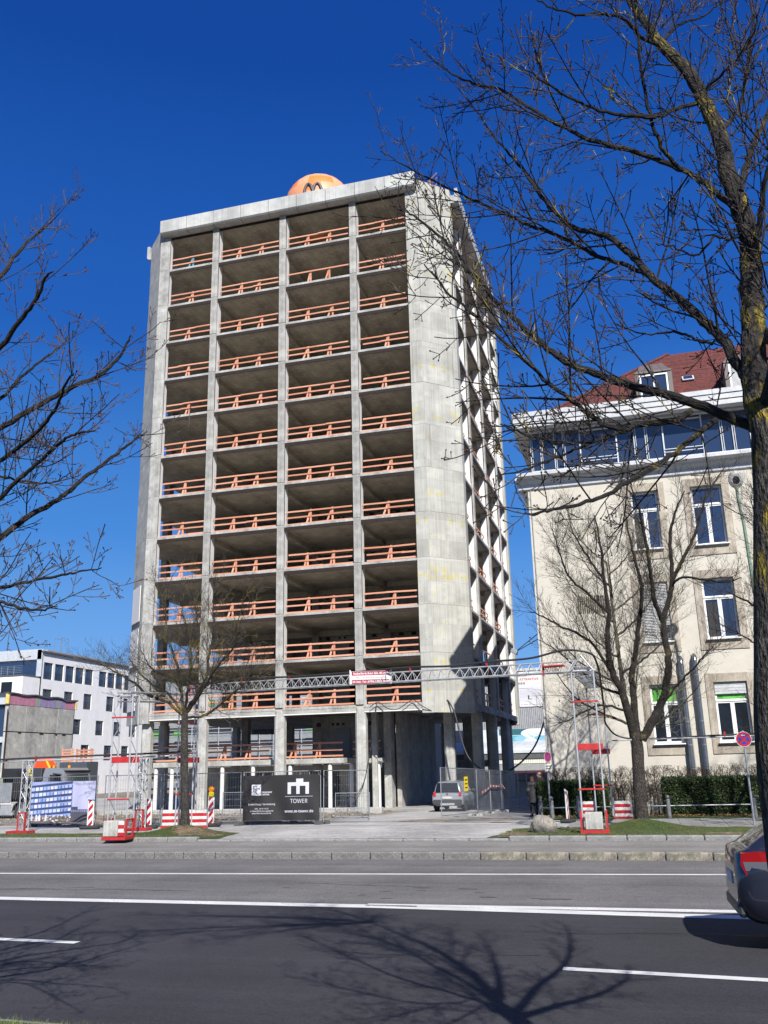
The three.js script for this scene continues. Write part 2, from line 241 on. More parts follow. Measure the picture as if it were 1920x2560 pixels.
// ------------------------------------------------------------------ ground, road, kerbs, verges
const yG = z => z > -36 ? .2 : Math.max(-.2, .2 - (-36 - z) * .4 / 18);
struct('ground', new MB().quad([-600, -.22, 60], [600, -.22, 60], [600, -.22, -900], [-600, -.22, -900]).geo(), M.dirt);
{ // near carriageway (new dark asphalt), far half (old asphalt), raised lane behind the first kerb
  const m = new MB(); for (let i = 0; i < 40; i++) { const x0 = -120 + i * 6, x1 = x0 + 6, e = x => -8.15 + .07 * (x + 6), f = x => -16.12 + .035 * (x + 8) * (x > -40 ? 1 : 0); m.quad([x0, 0, e(x0)], [x1, 0, e(x1)], [x1, 0, f(x1)], [x0, 0, f(x0)]); }
  struct('road', m.geo(), M.asphalt);
  const o = new MB(); for (let i = 0; i < 40; i++) { const x0 = -120 + i * 6, x1 = x0 + 6, f = x => -16.12 + .035 * (x + 8) * (x > -40 ? 1 : 0); o.quad([x0, 0, f(x0)], [x1, 0, f(x1)], [x1, 0, -23.95], [x0, 0, -23.95]); }
  struct('road', o.geo(), M.asphaltOld);
  struct('road', B(0, .02, -26.35, 240, .16, 4.5).geo(), M.lane);
  { const rc = rngOf(57); for (let i = 0; i < 16; i++) { let x = rr(-16, 3, rc), z = i < 5 ? rr(-15, -10, rc) : rr(-23, -17, rc); const along = rc() < .7, m = new MB(), n = 10 + (rc() * 26 | 0); let a = along ? (rc() < .5 ? 0 : Math.PI) : rr(1, 2, rc); for (let k = 0; k < n; k++) { a += rr(-.35, .35, rc); a += ((along ? Math.round(a / Math.PI) * Math.PI : 1.57) - a) * .3; const L = rr(.08, .2, rc), nx = x + Math.cos(a) * L, nz = z + Math.sin(a) * L * .8, w = rr(.006, .016, rc); m.quad([x, .004, z + w], [nx, .004, nz + w], [nx, .004, nz - w], [x, .004, z - w]); x = nx; z = nz; } struct('road_crack', m.geo(), M.cable); } }
  // patches and cracks repaired with bitumen
  const rg = rngOf(5);
  for (let i = 0; i < 11; i++) { const x = rr(-7.5, -1, rg), z = rr(-18.6, -17, rg), s = new MB(), n = 9 + (rg() * 6 | 0), L = Math.pow(rg(), 2) * .45 + .08; const P = []; for (let k = 0; k < n; k++) { const a = k / n * 6.283, r = rr(.25, 1, rg); P.push([x + Math.cos(a) * L * r, z + Math.sin(a) * L * .22 * r]); } s.prism(P, -.01, .004); struct('road_patch', s.geo(), M.asphalt); }
}
{ // markings
  const strip = (pts, w, nm = 'road_marking') => { const m = new MB(); for (let i = 0; i < pts.length - 1; i++) { const [x0, z0] = pts[i], [x1, z1] = pts[i + 1]; m.quad([x0, .005, z0 + w / 2], [x1, .005, z1 + w / 2], [x1, .005, z1 - w / 2], [x0, .005, z0 - w / 2]); } return struct(nm, m.geo(), M.line); };
  strip([[-60, -17.9], [-12.6, -16.28], [-4.65, -16.06], [0, -15.68], [1.2, -15.6], [30, -13.6]], .36);
  strip([[-5, -16.22], [-1.5, -16.2], [1.2, -16.16], [30, -15.6]], .28);
  strip([[-60, -18.2], [-15.6, -20.3], [1.4, -21.1], [30, -22.2]], .19);
  for (const [a, b] of [[[-12.2, -12.5], [-8.09, -12.26]], [[-1.21, -11.63], [2.9, -11.2]], [[-19.5, -13.1], [-16.2, -12.85]]]) strip([a, b], .17);
}
{ // first kerb: rough granite stones to the left, long pale stones to the right
  const k = setGroup('kerb'), rg = rngOf(9);
  let x = -42; while (x < 9) { const pale = x > -4.9, L = pale ? rr(1.05, 1.3, rg) : rr(.85, 1.15, rg), sag = rr(-.006, .006, rg);
    const m = new MB().box(0, 0, 0, L - .022, .24, .3, { b: .022, ry: rr(-.004, .004, rg), rz: rr(-.006, .006, rg) }); const q = m.build('kerb_stone', pale ? M.kerbPale : M.kerbGrey, k); q.position.set(x + L / 2, .06 + sag, -24.1 + (pale ? .02 : 0)); x += L; }
  const k2 = setGroup('kerb'); x = -44; const k2z = x => x < -14 ? -28.15 - (x + 14) * -.0 : -28.5;
  while (x < 9) { const L = rr(1.0, 1.25, rg); const c = x + L / 2; const drive = c > -14.2 && c < -4.9; const h = drive ? .065 : .135;
    const m = new MB().box(0, 0, 0, L - .018, .26, .26, { b: .03 }); const q = m.build('kerb_stone', M.slab, k2); q.position.set(c, .1 + h - .13 + rr(-.004, .004, rg), -28.62); x += L; }
}
function sheet(x0, x1, z0, z1, nx, nz, y, uvs) { const m = new MB(); for (let i = 0; i < nx; i++) for (let j = 0; j < nz; j++) { const a = x0 + (x1 - x0) * i / nx, b = x0 + (x1 - x0) * (i + 1) / nx, c = z0 + (z1 - z0) * j / nz, d = z0 + (z1 - z0) * (j + 1) / nz; m.quad([a, y(a, c), c], [b, y(b, c), c], [b, y(b, d), d], [a, y(a, d), d]); } return m; }
struct('pavement', sheet(-90, 60, -28.75, -34.4, 300, 4, (x, z) => { const d = x > -14.6 && x < -4.5 ? .03 : 0; return .196 - d * Math.max(0, 1 - (-28.75 - z) / 2.2); }).geo(), M.walk);
struct('lot', sheet(-90, 60, -34.4, -90, 30, 28, (x, z) => yG(z)).geo(), M.walk);
{ // churned rubble strip behind the fence on the left and thin dirt along the fences
  const nz = (x, z) => Math.sin(x * 3.1 + z * 1.7) * .05 + Math.sin(x * 7.3 - z * 4.1) * .035 + Math.sin(x * 17 + z * 11) * .02;
  struct('rubble_ground', sheet(-60, -13.2, -35.8, -53.4, 150, 50, (x, z) => { const e = Math.min(1, (-13.2 - x) / 1.5, (-35.8 - z) / .8 + .05, (z + 53.4) / .8); return yG(z) - .03 + Math.max(0, e) * (.1 + nz(x, z)); }).geo(), M.dirt);
  struct('dirt_strip', sheet(-10.6, -4.9, -36.8, -39.6, 24, 10, (x, z) => yG(z) - .01 + .035 * Math.min(1, (x + 10.6) / 1.5, (-4.9 - x) / 1, (-36.8 - z) / .6 + .1 + .2 * Math.sin(x * 3), (z + 39.6) / .6) + .008 * Math.sin(x * 9 + z * 5)).geo(), M.dirt);
  const rg = rngOf(15), st = new MB(); for (let i = 0; i < 700; i++) { const x = rr(-31, -13.5, rg), z = rr(-36.2, -48, rg), s = Math.pow(rg(), 3) * .2 + .03; st.box(x, yG(z) + .08 + nz(x, z), z, s * rr(.7, 1.6, rg), s * .7, s, { b: s * .22, ry: rg() * 6, rz: rr(-.4, .4, rg), rx: rr(-.3, .3, rg) }); }
  const o = struct('rubble', st.geo(), M.boulder); o.userData.kind = 'stuff'; tag(o, 'scattered pale rubble and broken stones behind the site fence', 'rubble');
  const sill = setGroup('concrete_edging'); for (let i = 0; i < 9; i++) B(-30.5 + i * 1.95, .08, -48.5, 1.9, .36, .4, { b: .03 }).build('edging_block', M.concB, sill);
}
{ // grass verges
  const mound = (x, z, cx, cz, r, h) => h * Math.exp(-((x - cx) ** 2 + ((z - cz) * 1.6) ** 2) / (r * r));
  const verge = (x0, x1, cx, cz, zb) => sheet(x0, x1, -28.76, zb, 90, 16, (x, z) => { const e = Math.max(0, Math.min(1, (x - x0) / .7, (x1 - x) / .9, (-28.72 - z) / .15, (z - zb) / .5 + .05)); return .17 + e * .055 + mound(x, z, cx, cz, 1.1, .3) * e + .012 * Math.sin(x * 11 + z * 7) * e; });
  struct('grass_verge', verge(-60, -13.9, -16.05, -30.3, -31.2).geo(), M.grass);
  struct('grass_verge', verge(-5, 30, -.45, -31.6, -32.7).geo(), M.grass);
  { const m = new MB(); for (let i = 0; i < 20; i++) { const x0 = -60 + i * 5, x1 = x0 + 5, e = x => -8.06 + .07 * (x + 6); m.quad([x0, .1, 6], [x1, .1, 6], [x1, .1, e(x1)], [x0, .1, e(x0)]); } struct('grass_verge', m.geo(), M.grass); }
  struct('kerb', new MB().beam([-70, -.01, -8.11 - .07 * 64], [50, -.01, -8.11 + .07 * 56], .12, .2, .02).geo(), M.kerbGrey);
  { const soil = (cx, cz, rx, rz, f, seed) => { const m = new MB(), n = 46, K = 6, rs = rngOf(seed), R = []; for (let i = 0; i < n; i++) R.push(rr(.6, 1, rs)); const Pq = (i, k) => { const a = i / n * 6.283, q = R[i % n] * k / K, x = cx + Math.cos(a) * rx * q, z = cz + Math.sin(a) * rz * q; return [x, f(x, z) + .012 + .012 * Math.sin(x * 17 + z * 23) - (k === K ? .03 : 0), z]; }; for (let i = 0; i < n; i++) for (let k = 0; k < K; k++) m.quad(Pq(i, k), Pq(i, k + 1), Pq(i + 1, k + 1), Pq(i + 1, k)); struct('bare_soil', m.geo(), M.soil); };
    const vy = (x0, x1, cx, cz, zb) => (x, z) => { const e = Math.max(0, Math.min(1, (x - x0) / .7, (x1 - x) / .9, (-28.72 - z) / .15, (z - zb) / .5 + .05)); return .17 + e * .055 + mound(x, z, cx, cz, 1.1, .3) * e; };
    soil(-15.2, -29.75, 1.15, .75, vy(-60, -13.9, -16.05, -30.3, -31.2), 3); soil(-18.9, -29.3, .5, .2, vy(-60, -13.9, -16.05, -30.3, -31.2), 7); soil(-4.2, -29.6, .65, .7, vy(-5, 30, -.45, -31.6, -32.7), 4); soil(1.9, -29.4, .7, .25, vy(-5, 30, -.45, -31.6, -32.7), 5); }
  // blades
  const bg = new THREE.BufferGeometry(); bg.setAttribute('position', new THREE.Float32BufferAttribute([-.5, 0, 0, .5, 0, 0, .2, .6, .12, -.5, 0, 0, .2, .6, .12, -.15, .55, .1, -.15, .55, .1, .2, .6, .12, .1, 1, .35], 3)); bg.computeVertexNormals();
  const rg = rngOf(31), D = new THREE.Object3D();
  const inst = (name, n, mat, f, label) => { const I = new THREE.InstancedMesh(bg, mat, n); for (let i = 0; i < n; i++) { f(D); D.updateMatrix(); I.setMatrixAt(i, D.matrix); } I.name = numbered(name); I.castShadow = I.receiveShadow = true; tag(I, label, 'grass', null, 'stuff'); scene.add(I); };
  const put = (x, y, z, h, w) => { D.position.set(x, y, z); D.rotation.set(rr(-.4, .4, rg), rg() * 6.28, rr(-.3, .3, rg)); D.scale.set(w, h, h); };
  inst('near_grass', 9000, M.blade, () => { const x = rr(-8.5, -1.5, rg), z = -8.01 + .07 * (x + 6) + Math.pow(rg(), 1.3) * 1.6; put(x, .1, z, rr(.04, .1, rg), rr(.004, .008, rg)); }, 'green grass blades along the near edge of the road');
  inst('verge_grass', 11000, M.blade, () => { const L = rg() < .5, x = L ? rr(-34, -14.6, rg) : rr(-4.3, 5, rg), z = L ? rr(-28.9, -31, rg) : rr(-28.9, -32.4, rg), b = L ? mound(x, z, -16.05, -30.3, 1.1, .3) : mound(x, z, -.45, -31.6, 1.1, .3); put(x, .2 + b, z, (Math.sin(x * 2.3 + z * 3) + Math.sin(x * 5.1 - z * 2) < -.5 || (L && x > -16.6 && rg() < .8)) ? .012 : rr(.04, .09, rg), rr(.008, .014, rg)); }, 'short grass on the verges behind the far kerb');
  inst('verge_dry_grass', 7000, M.bladeDry, () => { const L = rg() < .5, x = L ? rr(-34, -14.3, rg) : rr(-4.8, 5, rg), z = L ? rr(-28.9, -31, rg) : rr(-28.9, -32.4, rg), b = L ? mound(x, z, -16.05, -30.3, 1.1, .3) : mound(x, z, -.45, -31.6, 1.1, .3); put(x, .2 + b, z, rr(.03, .07, rg), rr(.008, .014, rg)); }, 'dry straw coloured grass among the green on the verges');
  inst('hedge_grass', 5000, M.blade, () => { const x = rr(-5, 6, rg), z = rr(-38, -42, rg); put(x, yG(z), z, rr(.04, .09, rg), rr(.008, .014, rg)); }, 'grass strip under the hedges and bollards');
}
{ // paving slabs of the walkway in front of the cream building
  const P = setGroup('paved_walkway'), rg = rngOf(41); const g = [0, 1, 2].map(i => new MB().box(0, 0, 0, .735, .05, .735, { b: .008 }).geo()); const mats = [M.slab, std([.4, .39, .37], { map: tAsph, roughness: .9 }), std([.34, .335, .325], { map: tAsphC, roughness: .9 })];
  for (let i = 0; i < 12; i++) for (let j = 0; j < 6; j++) { const q = part('paving_slab', g[(i + j) % 3], mats[rg() * 3 | 0], P); q.position.set(-2.6 + i * .75, .186 + rr(-.002, .003, rg), -32.95 - j * .75); }
  const soil = struct('planting_bed', sheet(-4.6, 12, -37.6, -44.2, 30, 10, (x, z) => yG(z) + .02 + .015 * Math.sin(x * 5 + z * 9)).geo(), M.grass);
}
// ------------------------------------------------------------------ the stripped tower
const S = i => 6.05 + 3 * i, FX = [-27.74, -22.33, -16.95], RZ = [-60.3, -66.5, -72.6];
const tower = thing('concrete_tower', 'tall gutted concrete tower with open floors and chamfered corners', 'building');
{
  const T = tower, rg = rngOf(101);
  const outline = (i) => [[-32.37, -54.3 - i], [-12.16, -54.3 - i], [-10.14 - i, -56.32], [-10.14 - i, -77.3], [-12.16, -79.3 + i], [-32.37, -79.3 + i], [-34.4 + i, -77.3], [-34.4 + i, -56.32]];
  const slabG = new MB().prism(outline(.1), -.2, 0).geo();
  for (let l = 0; l <= 12; l++) { const s = part('floor_slab', slabG, l === 12 ? M.soffit : M.soffit, T); s.position.y = l === 12 ? 42.05 : S(l); if (l === 12) s.userData.label = 'flat roof slab'; }
  // slab edge strips, dark channel below, per bay
  const fb = [[-31.56, -27.99], [-27.49, -22.58], [-22.08, -17.2], [-16.7, -12.98]], rb = [[-57.1, -60.05], [-60.55, -66.25], [-66.75, -72.35], [-72.85, -76.5]];
  for (let l = 0; l < 12; l++) {
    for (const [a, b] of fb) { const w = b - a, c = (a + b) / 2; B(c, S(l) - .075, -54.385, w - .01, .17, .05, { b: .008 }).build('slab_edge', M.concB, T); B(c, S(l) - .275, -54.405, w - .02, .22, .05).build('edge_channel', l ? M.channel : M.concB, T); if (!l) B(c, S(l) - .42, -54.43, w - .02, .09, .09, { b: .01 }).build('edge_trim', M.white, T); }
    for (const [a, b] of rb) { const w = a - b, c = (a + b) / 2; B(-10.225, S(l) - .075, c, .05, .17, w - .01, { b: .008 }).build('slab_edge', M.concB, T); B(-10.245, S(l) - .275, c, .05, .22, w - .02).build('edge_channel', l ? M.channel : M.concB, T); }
  }
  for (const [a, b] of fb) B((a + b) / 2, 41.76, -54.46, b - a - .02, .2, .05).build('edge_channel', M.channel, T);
  // columns, one piece for each storey
  const colG = B(0, 1.492, 0, .5, 2.984, .66, { b: .018 }).geo(), capG = B(0, 0, 0, .012, 2.76, .5).geo(), capR = B(0, 0, 0, .44, 2.74, .012).geo(), rustF = B(0, 0, 0, .016, 2.6, .06).geo(), rustR = B(0, 0, 0, .055, 2.3, .018).geo();
  for (let l = 0; l < 12; l++) {
    for (const x of FX) { const c = part('column', colG, rg() < .6 ? M.conc : M.concB, T); c.position.set(x + rr(-.008, .008, rg), S(l) + .008, -54.63 + rr(-.008, .008, rg));
      const w = part('painted_side', capG, M.white, T); w.position.set(x + .262, S(l) + 1.4, -54.71); if (rg() < .75) { const k = part('rust_strip', rustF, M.rust, T); k.position.set(x + .264, S(l) + 1.4, -54.40); }
      part('column', colG, M.concB, T).position.set(x, S(l) + .008, -79.05); }
    for (const z of RZ) { const c = part('column', colG, M.conc, T); c.rotation.y = Math.PI / 2; c.position.set(-10.47, S(l) + .008, z + rr(-.006, .006, rg));
      const w = part('painted_side', capR, M.white, T); w.position.set(-10.52, S(l) + 1.39, z + .262); if (l > 3) { const k = part('rust_strip', rustR, M.rust, T); k.position.set(-10.262, S(l) + 1.5, z + .264); }
      part('column', colG, M.concB, T).position.set(-34.15, S(l) + .008, z); }
    for (const x of FX) for (const z of [-61.4, -71.2]) { if (x > -23 && z < -62 && x > -22) continue; part('column', colG, M.core, T).position.set(x, S(l) + .008, z); }
    part('painted_side', capR, M.white, T).position.set(-10.52, S(l) + 1.39, -76.22);
    for (const x of [-31.8]) part('column', colG, M.core, T).position.set(x, S(l) + .008, -66.5);
  }
  // corner panels: pier, chamfer and return in one cast piece for each storey, joints open
  const corner = (fx, fz) => [[-12.98, -54.3], [-12.16, -54.3], [-10.14, -56.32], [-10.14, -57.1], [-10.55, -57.1], [-10.55, -56.5], [-12.34, -54.72], [-12.98, -54.72]].map(([x, z]) => [fx ? -44.53 - x : x, fz ? -133.6 - z : z]);
  for (const fx of [0, 1]) for (const fz of [0, 1]) {
    const y0 = l => l === 0 ? 5.42 : S(l) + .002, y1 = l => l === 11 ? 42.75 : S(l + 1) - .012;
    for (let l = 0; l < 12; l++) { const g = new MB().prism(corner(fx, fz), y0(l), y1(l)).geo(); const uv = g.attributes.uv, du = rg() * 5; for (let i = 0; i < uv.count; i++) uv.setX(i, uv.getX(i) + du); const q = part('corner_panel', g, fx ? M.concB : M.panel, T); q.position.set(rr(-.006, .006, rg), 0, rr(-.006, .006, rg)); }
  }
  for (let l = 0; l < 3; l++) B(-33.45, S(l) + 1.5, -55.24, 2.0, 2.5, .05, { ry: -45 * RAD, b: .01 }).build('render_patch', M.white, T);
  for (let l = 0; l < 12; l++) { B(-31.548, S(l) + 1.4, -54.56, .012, 2.76, .32).build('painted_side', M.white, T); B(-31.546, S(l) + 1.4, -54.36, .014, 2.6, .05).build('rust_strip', M.rust, T); }
  // ceiling beams
  const bmG = B(0, 0, 0, .34, .34, 6.5).geo(), bmE = B(0, 0, 0, 22, .4, .4).geo(), bmR = B(0, 0, 0, 6, .34, .34).geo();
  for (let l = 1; l <= 12; l++) { const y = (l === 12 ? 42.05 : S(l)) - .37; for (const x of FX) part('ceiling_beam', bmG, M.soffit, T).position.set(x, y, -58.0); part('ceiling_beam', bmE, M.soffit, T).position.set(-22.3, y - .03, -61.4); for (const z of RZ) part('ceiling_beam', bmR, M.soffit, T).position.set(-13.6, y, z); }
  // core with door openings; black boxes paint the shade of small wall holes
  for (let l = 0; l < 12; l++) { const y = S(l), h = 2.8;
    const m = new MB(); m.box(-21.1, y + h / 2, -61.9, 2.2, h, .3); m.box(-17.3, y + h / 2, -61.9, 3.2, h, .3); m.box(-19.45, y + 2.45, -61.9, 1.1, h - 2.1, .3); m.box(-22.2, y + h / 2, -67.5, .3, h, 11); m.box(-12.9, y + h / 2, -67.5, .3, h, 6.0); m.box(-17.5, y + h / 2, -72.9, 9.2, h, .3); m.box(-14.4, y + h / 2, -61.9, 2.6, h, .3);
    m.build('core_wall', M.core, T); for (const [dx, dy, s] of [[-21.6, 2.3, .3], [-20.7, 2.3, .16], [-20.3, 2.3, .16], [-18.1, 2.35, .3], [-16.1, 2.35, .34], [-15.2, 2.35, .34]]) B(dx, y + dy, -61.73, s, s * .9, .05).build('painted_hole_shade', M.black, T); }
  // ground hall: chamfered columns, podium, walls
  const oct = (x, z, w, d, c = .14) => [[x - w + c, z - d], [x + w - c, z - d], [x + w, z - d + c], [x + w, z + d - c], [x + w - c, z + d], [x - w + c, z + d], [x - w, z + d - c], [x - w, z - d + c]];
  for (const [x, z] of [...FX.map(x => [x, -54.63]), [-31.95, -55.0], [-12.0, -57.4], ...RZ.map(z => [-10.75, z]), [-11.2, -77.2], [-33.7, -60.3], [-33.7, -66.5], [-33.7, -72.6], ...FX.map(x => [x, -79]), [-31.6, -78.4]]) new MB().prism(oct(x, z, .335, .335), -.3, 5.55).prism(oct(x, z, .27, .27, .1), 5.55, 5.87).build('hall_column', M.conc, T);
  for (const x of FX) for (const z of [-61.4, -70]) B(x, 2.85, z, .52, 6, .52, { b: .02 }).build('hall_column', M.core, T);
  // podium slab on thin posts
  new MB().box(-25.6, 2.78, -59.0, 13.7, .33, 4.9, { b: .02 }).build('podium_slab', M.conc, T); new MB().box(-17.6, 2.76, -59.4, 2.3, .33, 4.2, { b: .02 }).build('podium_slab', M.concB, T);
  const thin = (x, z) => new MB().tube([V(x, -.25, z), V(x, 2.3, z), V(x, 2.5, z), V(x, 2.585, z)], [.14, .14, .125, .06], 12).build('round_post', M.white, T);
  for (const x of [-32.2, -31.0, -27.3, -25.1, -22.5, -19.77]) thin(x, -56.75); thin(-18.5, -57.3); thin(-16.75, -57.5);
  const lw = new MB(); lw.box(-30.2, 1.2, -60.6, 3.0, 2.7, .3); lw.box(-23.2, 1.2, -60.6, 1.2, 2.7, .3); lw.box(-19.9, 1.2, -60.6, .9, 2.7, .3); lw.box(-24.5, 2.4, -60.6, 14, .35, .28); lw.build('rear_wall', M.core, T); B(-24.5, 1, -64.5, 15, 2.6, .3).build('rear_wall', M.core, T);
  const hw = new MB(); hw.box(-19.8, 4.35, -61.0, 5.2, 2.9, .3); hw.build('rear_wall', M.core, T);
  { const d = B(-20.2, 4.0, -60.8, 1.1, 1.95, .1, { b: .01 }).build('hall_door', M.midGrey, T); B(-20.2, 4.05, -60.74, .9, 1.7, .03).build('door_leaf', std([.2, .22, .24], { roughness: .5 }), d); }
  for (const [x, s] of [[-22.0, .3], [-20.95, .16], [-20.6, .2], [-20.2, .16], [-18.2, .3]]) B(x, 5.25, -60.83, s, s * .9, .05).build('painted_hole_shade', M.black, T);  // black boxes paint the dark of holes in the hall wall
  new MB().box(-16.4, 2.8, -58.9, .5, 6.2, .9, { b: .02 }).box(-16.9, 2.8, -57.3, .35, 6, .35, { b: .02 }).build('hall_wall', M.concB, T);
  new MB().box(-15.9, 2.75, -64.6, .3, 6.1, 10.4).build('hall_wall', M.core, T);
  new MB().box(-13.4, 2.75, -71.9, 1.0, 6.1, .9).box(-12.2, 2.75, -74.4, .6, 6.1, .6).build('hall_wall', M.core, T);
  B(-14, 2.4, -77.6, 3.2, .5, .5).build('hall_beam', M.core, T);
  // roof fascia panels with open joints
  const prof = (o) => [[o + .55, 42.02], [o + .55, 43.04], [o + .33, 43.04], [o + .33, 42.5], [o - .3, 42.45], [o - .3, 41.86], [o + .28, 41.86], [o + .46, 41.92]];
  const fx0 = -32.2, fxw = 20.1 / 9; for (let i = 0; i < 9; i++) { const g = new MB().profX(prof(-54.3), fx0 + i * fxw + .02, fx0 + (i + 1) * fxw - .02).geo(); part('fascia_panel', g, M.fascia, T); const h = part('fascia_panel', g, M.fascia, T); h.rotation.y = Math.PI; h.position.set(-44.4, 0, -133.6); }
  const fz0 = -56.6, fzw = 20.4 / 9; for (let i = 0; i < 9; i++) { const poly = prof(-10.14).map(([a, b]) => [a, b]); const g = new MB().profZ(poly, fz0 - (i + 1) * fzw + .02, fz0 - i * fzw - .02).geo(); part('fascia_panel', g, M.fascia, T); const h = part('fascia_panel', g, M.fascia, T); h.rotation.y = Math.PI; h.position.set(-44.54, 0, -133.6); }
  B(-18.5, 44.2, -68, 5.5, 4.3, 7, { b: .03 }).build('lift_house', M.concB, T);
}
// orange timber guard rails, one in each bay
{
  const ord = ['first', 'second', 'third', 'fourth', 'fifth', 'sixth', 'seventh', 'eighth', 'ninth', 'tenth', 'eleventh', 'twelfth'], rg = rngOf(202);
  const mats = [M.wood, M.woodB, M.woodC], pick = () => mats[rg() * 3 | 0];
  const rail = (name, label, group, L, y, o = {}) => {      // built along x, then turned
    const t = thing(name, label, 'guard rail', [0, 0, 0], 0, group), h = [.12, .56, .98];
    for (const [i, nm] of [[0, 'toe_board'], [1, 'mid_rail'], [2, 'top_rail']]) { const cut = rr(.3, .7, rg), s1 = rr(-.03, .03, rg), s2 = rr(-.02, .02, rg); if (i === 1 && rg() < .05) continue; const a = -L / 2 + (rg() < .2 ? rr(0, .25, rg) : 0), m = a + L * cut, e = L / 2 - (rg() < .25 ? rr(.02, .3, rg) : 0); for (const [p, q, dz] of [[a, Math.min(e, m + rr(.05, .3, rg)), 0], [m - rr(.05, .3, rg), e, .028]]) B((p + q) / 2, h[i] + s1 + (dz ? rr(-.025, .025, rg) : 0), dz + .03, q - p, .108, .026, { b: .004, rz: s2 * rr(-1, 1, rg) }).build(nm, pick(), t); }
    for (const f of (L > 4.2 ? [-.16 + rr(-.03, .03, rg), .18 + rr(-.03, .03, rg)] : [.02 + rr(-.06, .06, rg)])) { const px = f * L; B(px, .53, -.02, .13, 1.06, .06, { b: .005 }).build('post', o.odd ? M.blueWood : pick(), t); new MB().beam([px - .06, .92, -.06], [px - rr(.22, .42, rg), .03, .02], .045, .12, .004).build('brace', o.odd ? M.blueWood : pick(), t); }
    return t;
  };
  const bays = ['leftmost bay', 'second bay from the left', 'third bay from the left', 'rightmost front bay'], fb = [[-31.5, -28.02], [-27.46, -22.6], [-22.05, -17.22], [-16.67, -13.0]];
  for (let l = 0; l < 12; l++) fb.forEach(([a, b], i) => { const t = rail('guard_rail', `orange timber guard rail, tower front, ${bays[i]}, ${ord[l]} floor up`, 'guard rails on the tower front', b - a - .02, S(l), { odd: l === 11 && i === 0 }); t.position.set((a + b) / 2, S(l), -54.72); });
  const rbay = ['nearest bay', 'second bay from the corner', 'third bay from the corner', 'farthest bay'], rb = [[-57.15, -60.02], [-60.58, -66.22], [-66.78, -72.32], [-72.88, -76.4]];
  for (let l = 0; l < 12; l++) rb.forEach(([a, b], i) => { const t = rail('guard_rail', `orange guard rail, tower's right side, ${rbay[i]}, ${ord[l]} floor up`, 'guard rails on the tower side', a - b - .02, S(l)); t.position.set(-10.62, S(l), (a + b) / 2); t.rotation.y = Math.PI / 2; });
  [[-31.6, -28.1], [-27.8, -23.2], [-22.9, -18.1]].forEach(([a, b], i) => { const t = rail('guard_rail', ['dull red timber rail on the podium edge, left end', 'dull red timber rail on the podium edge between the first two hall columns', 'dull red timber rail on the podium edge before the grey door'][i], 'guard rails on the podium', b - a, 2.9); t.position.set((a + b) / 2 - .75, 2.945, -56.75); });
  { const t = rail('guard_rail', 'short timber rail at the right end of the podium beside the dark passage', 'guard rails on the podium', 1.9, 2.9); t.position.set(-17.5, 2.925, -57.5); }
  { const t = rail('guard_rail', 'short orange rail on the roof edge above the chamfered corner', 'guard rail', 2.4, 42); t.position.set(-11.5, 42.35, -55.75); t.rotation.y = -45 * RAD; }
}
{ // orange balloon resting on the roof
  const t = thing('roof_balloon', 'large round orange inflatable ball showing above the roof edge', 'balloon', [-20.8, 44.42, -58.1]);
  const R = 2.72, nU = 16, nV = 10; const cols = [std([.62, .26, .13], { roughness: .5 }), std([.58, .17, .03], { roughness: .5 }), std([.64, .29, .15], { roughness: .5 })], rg = rngOf(61);
  for (let i = 0; i < nU; i++) for (let j = 0; j < nV; j++) { const m = new MB(); const K = 3; for (let a = 0; a < K; a++) for (let b = 0; b < K; b++) { const P = (u, v) => { const th = (i + u) / nU * 2 * Math.PI, ph = (j + v) / nV * Math.PI, rad = R + .03 * Math.sin(u * Math.PI) * Math.sin(v * Math.PI); return [Math.sin(ph) * Math.cos(th) * rad, Math.cos(ph) * rad, Math.sin(ph) * Math.sin(th) * rad]; }; const A = P(a / K, b / K), Bq = P((a + 1) / K, b / K), C = P((a + 1) / K, (b + 1) / K), Dq = P(a / K, (b + 1) / K); for (const w of [A, Bq, C, A, C, Dq]) m.vert(w[0], w[1], w[2], w[0] / R, w[1] / R, w[2] / R, w[0], w[1]); } m.build('fabric_gore', cols[rg() < .62 ? 0 : rg() < .5 ? 1 : 2], t); }
  // the rounded m on its side facing the street
  const pts = []; const q = (u, v) => { const th = (90 - u * 34) * RAD, ph = (91 - v * 34) * RAD, r = R + .05; return V(-Math.sin(ph) * Math.cos(th) * r * -1, Math.cos(ph) * r, Math.sin(ph) * Math.sin(th) * r); };
  for (let i = 0; i <= 40; i++) { const s = i / 40 * 2, k = s % 1; pts.push(q(-.42 + i / 40 * .84, (i === 40 ? 0 : Math.pow(Math.sin(k * Math.PI), .6)) * .5 - .15)); }
  pts.forEach(p => { p.applyAxisAngle(V(0, 1, 0), .16); });
  new MB().tube(pts, .12, 6).build('emblem', std([.06, .055, .07], { roughness: .5 }), t);
}
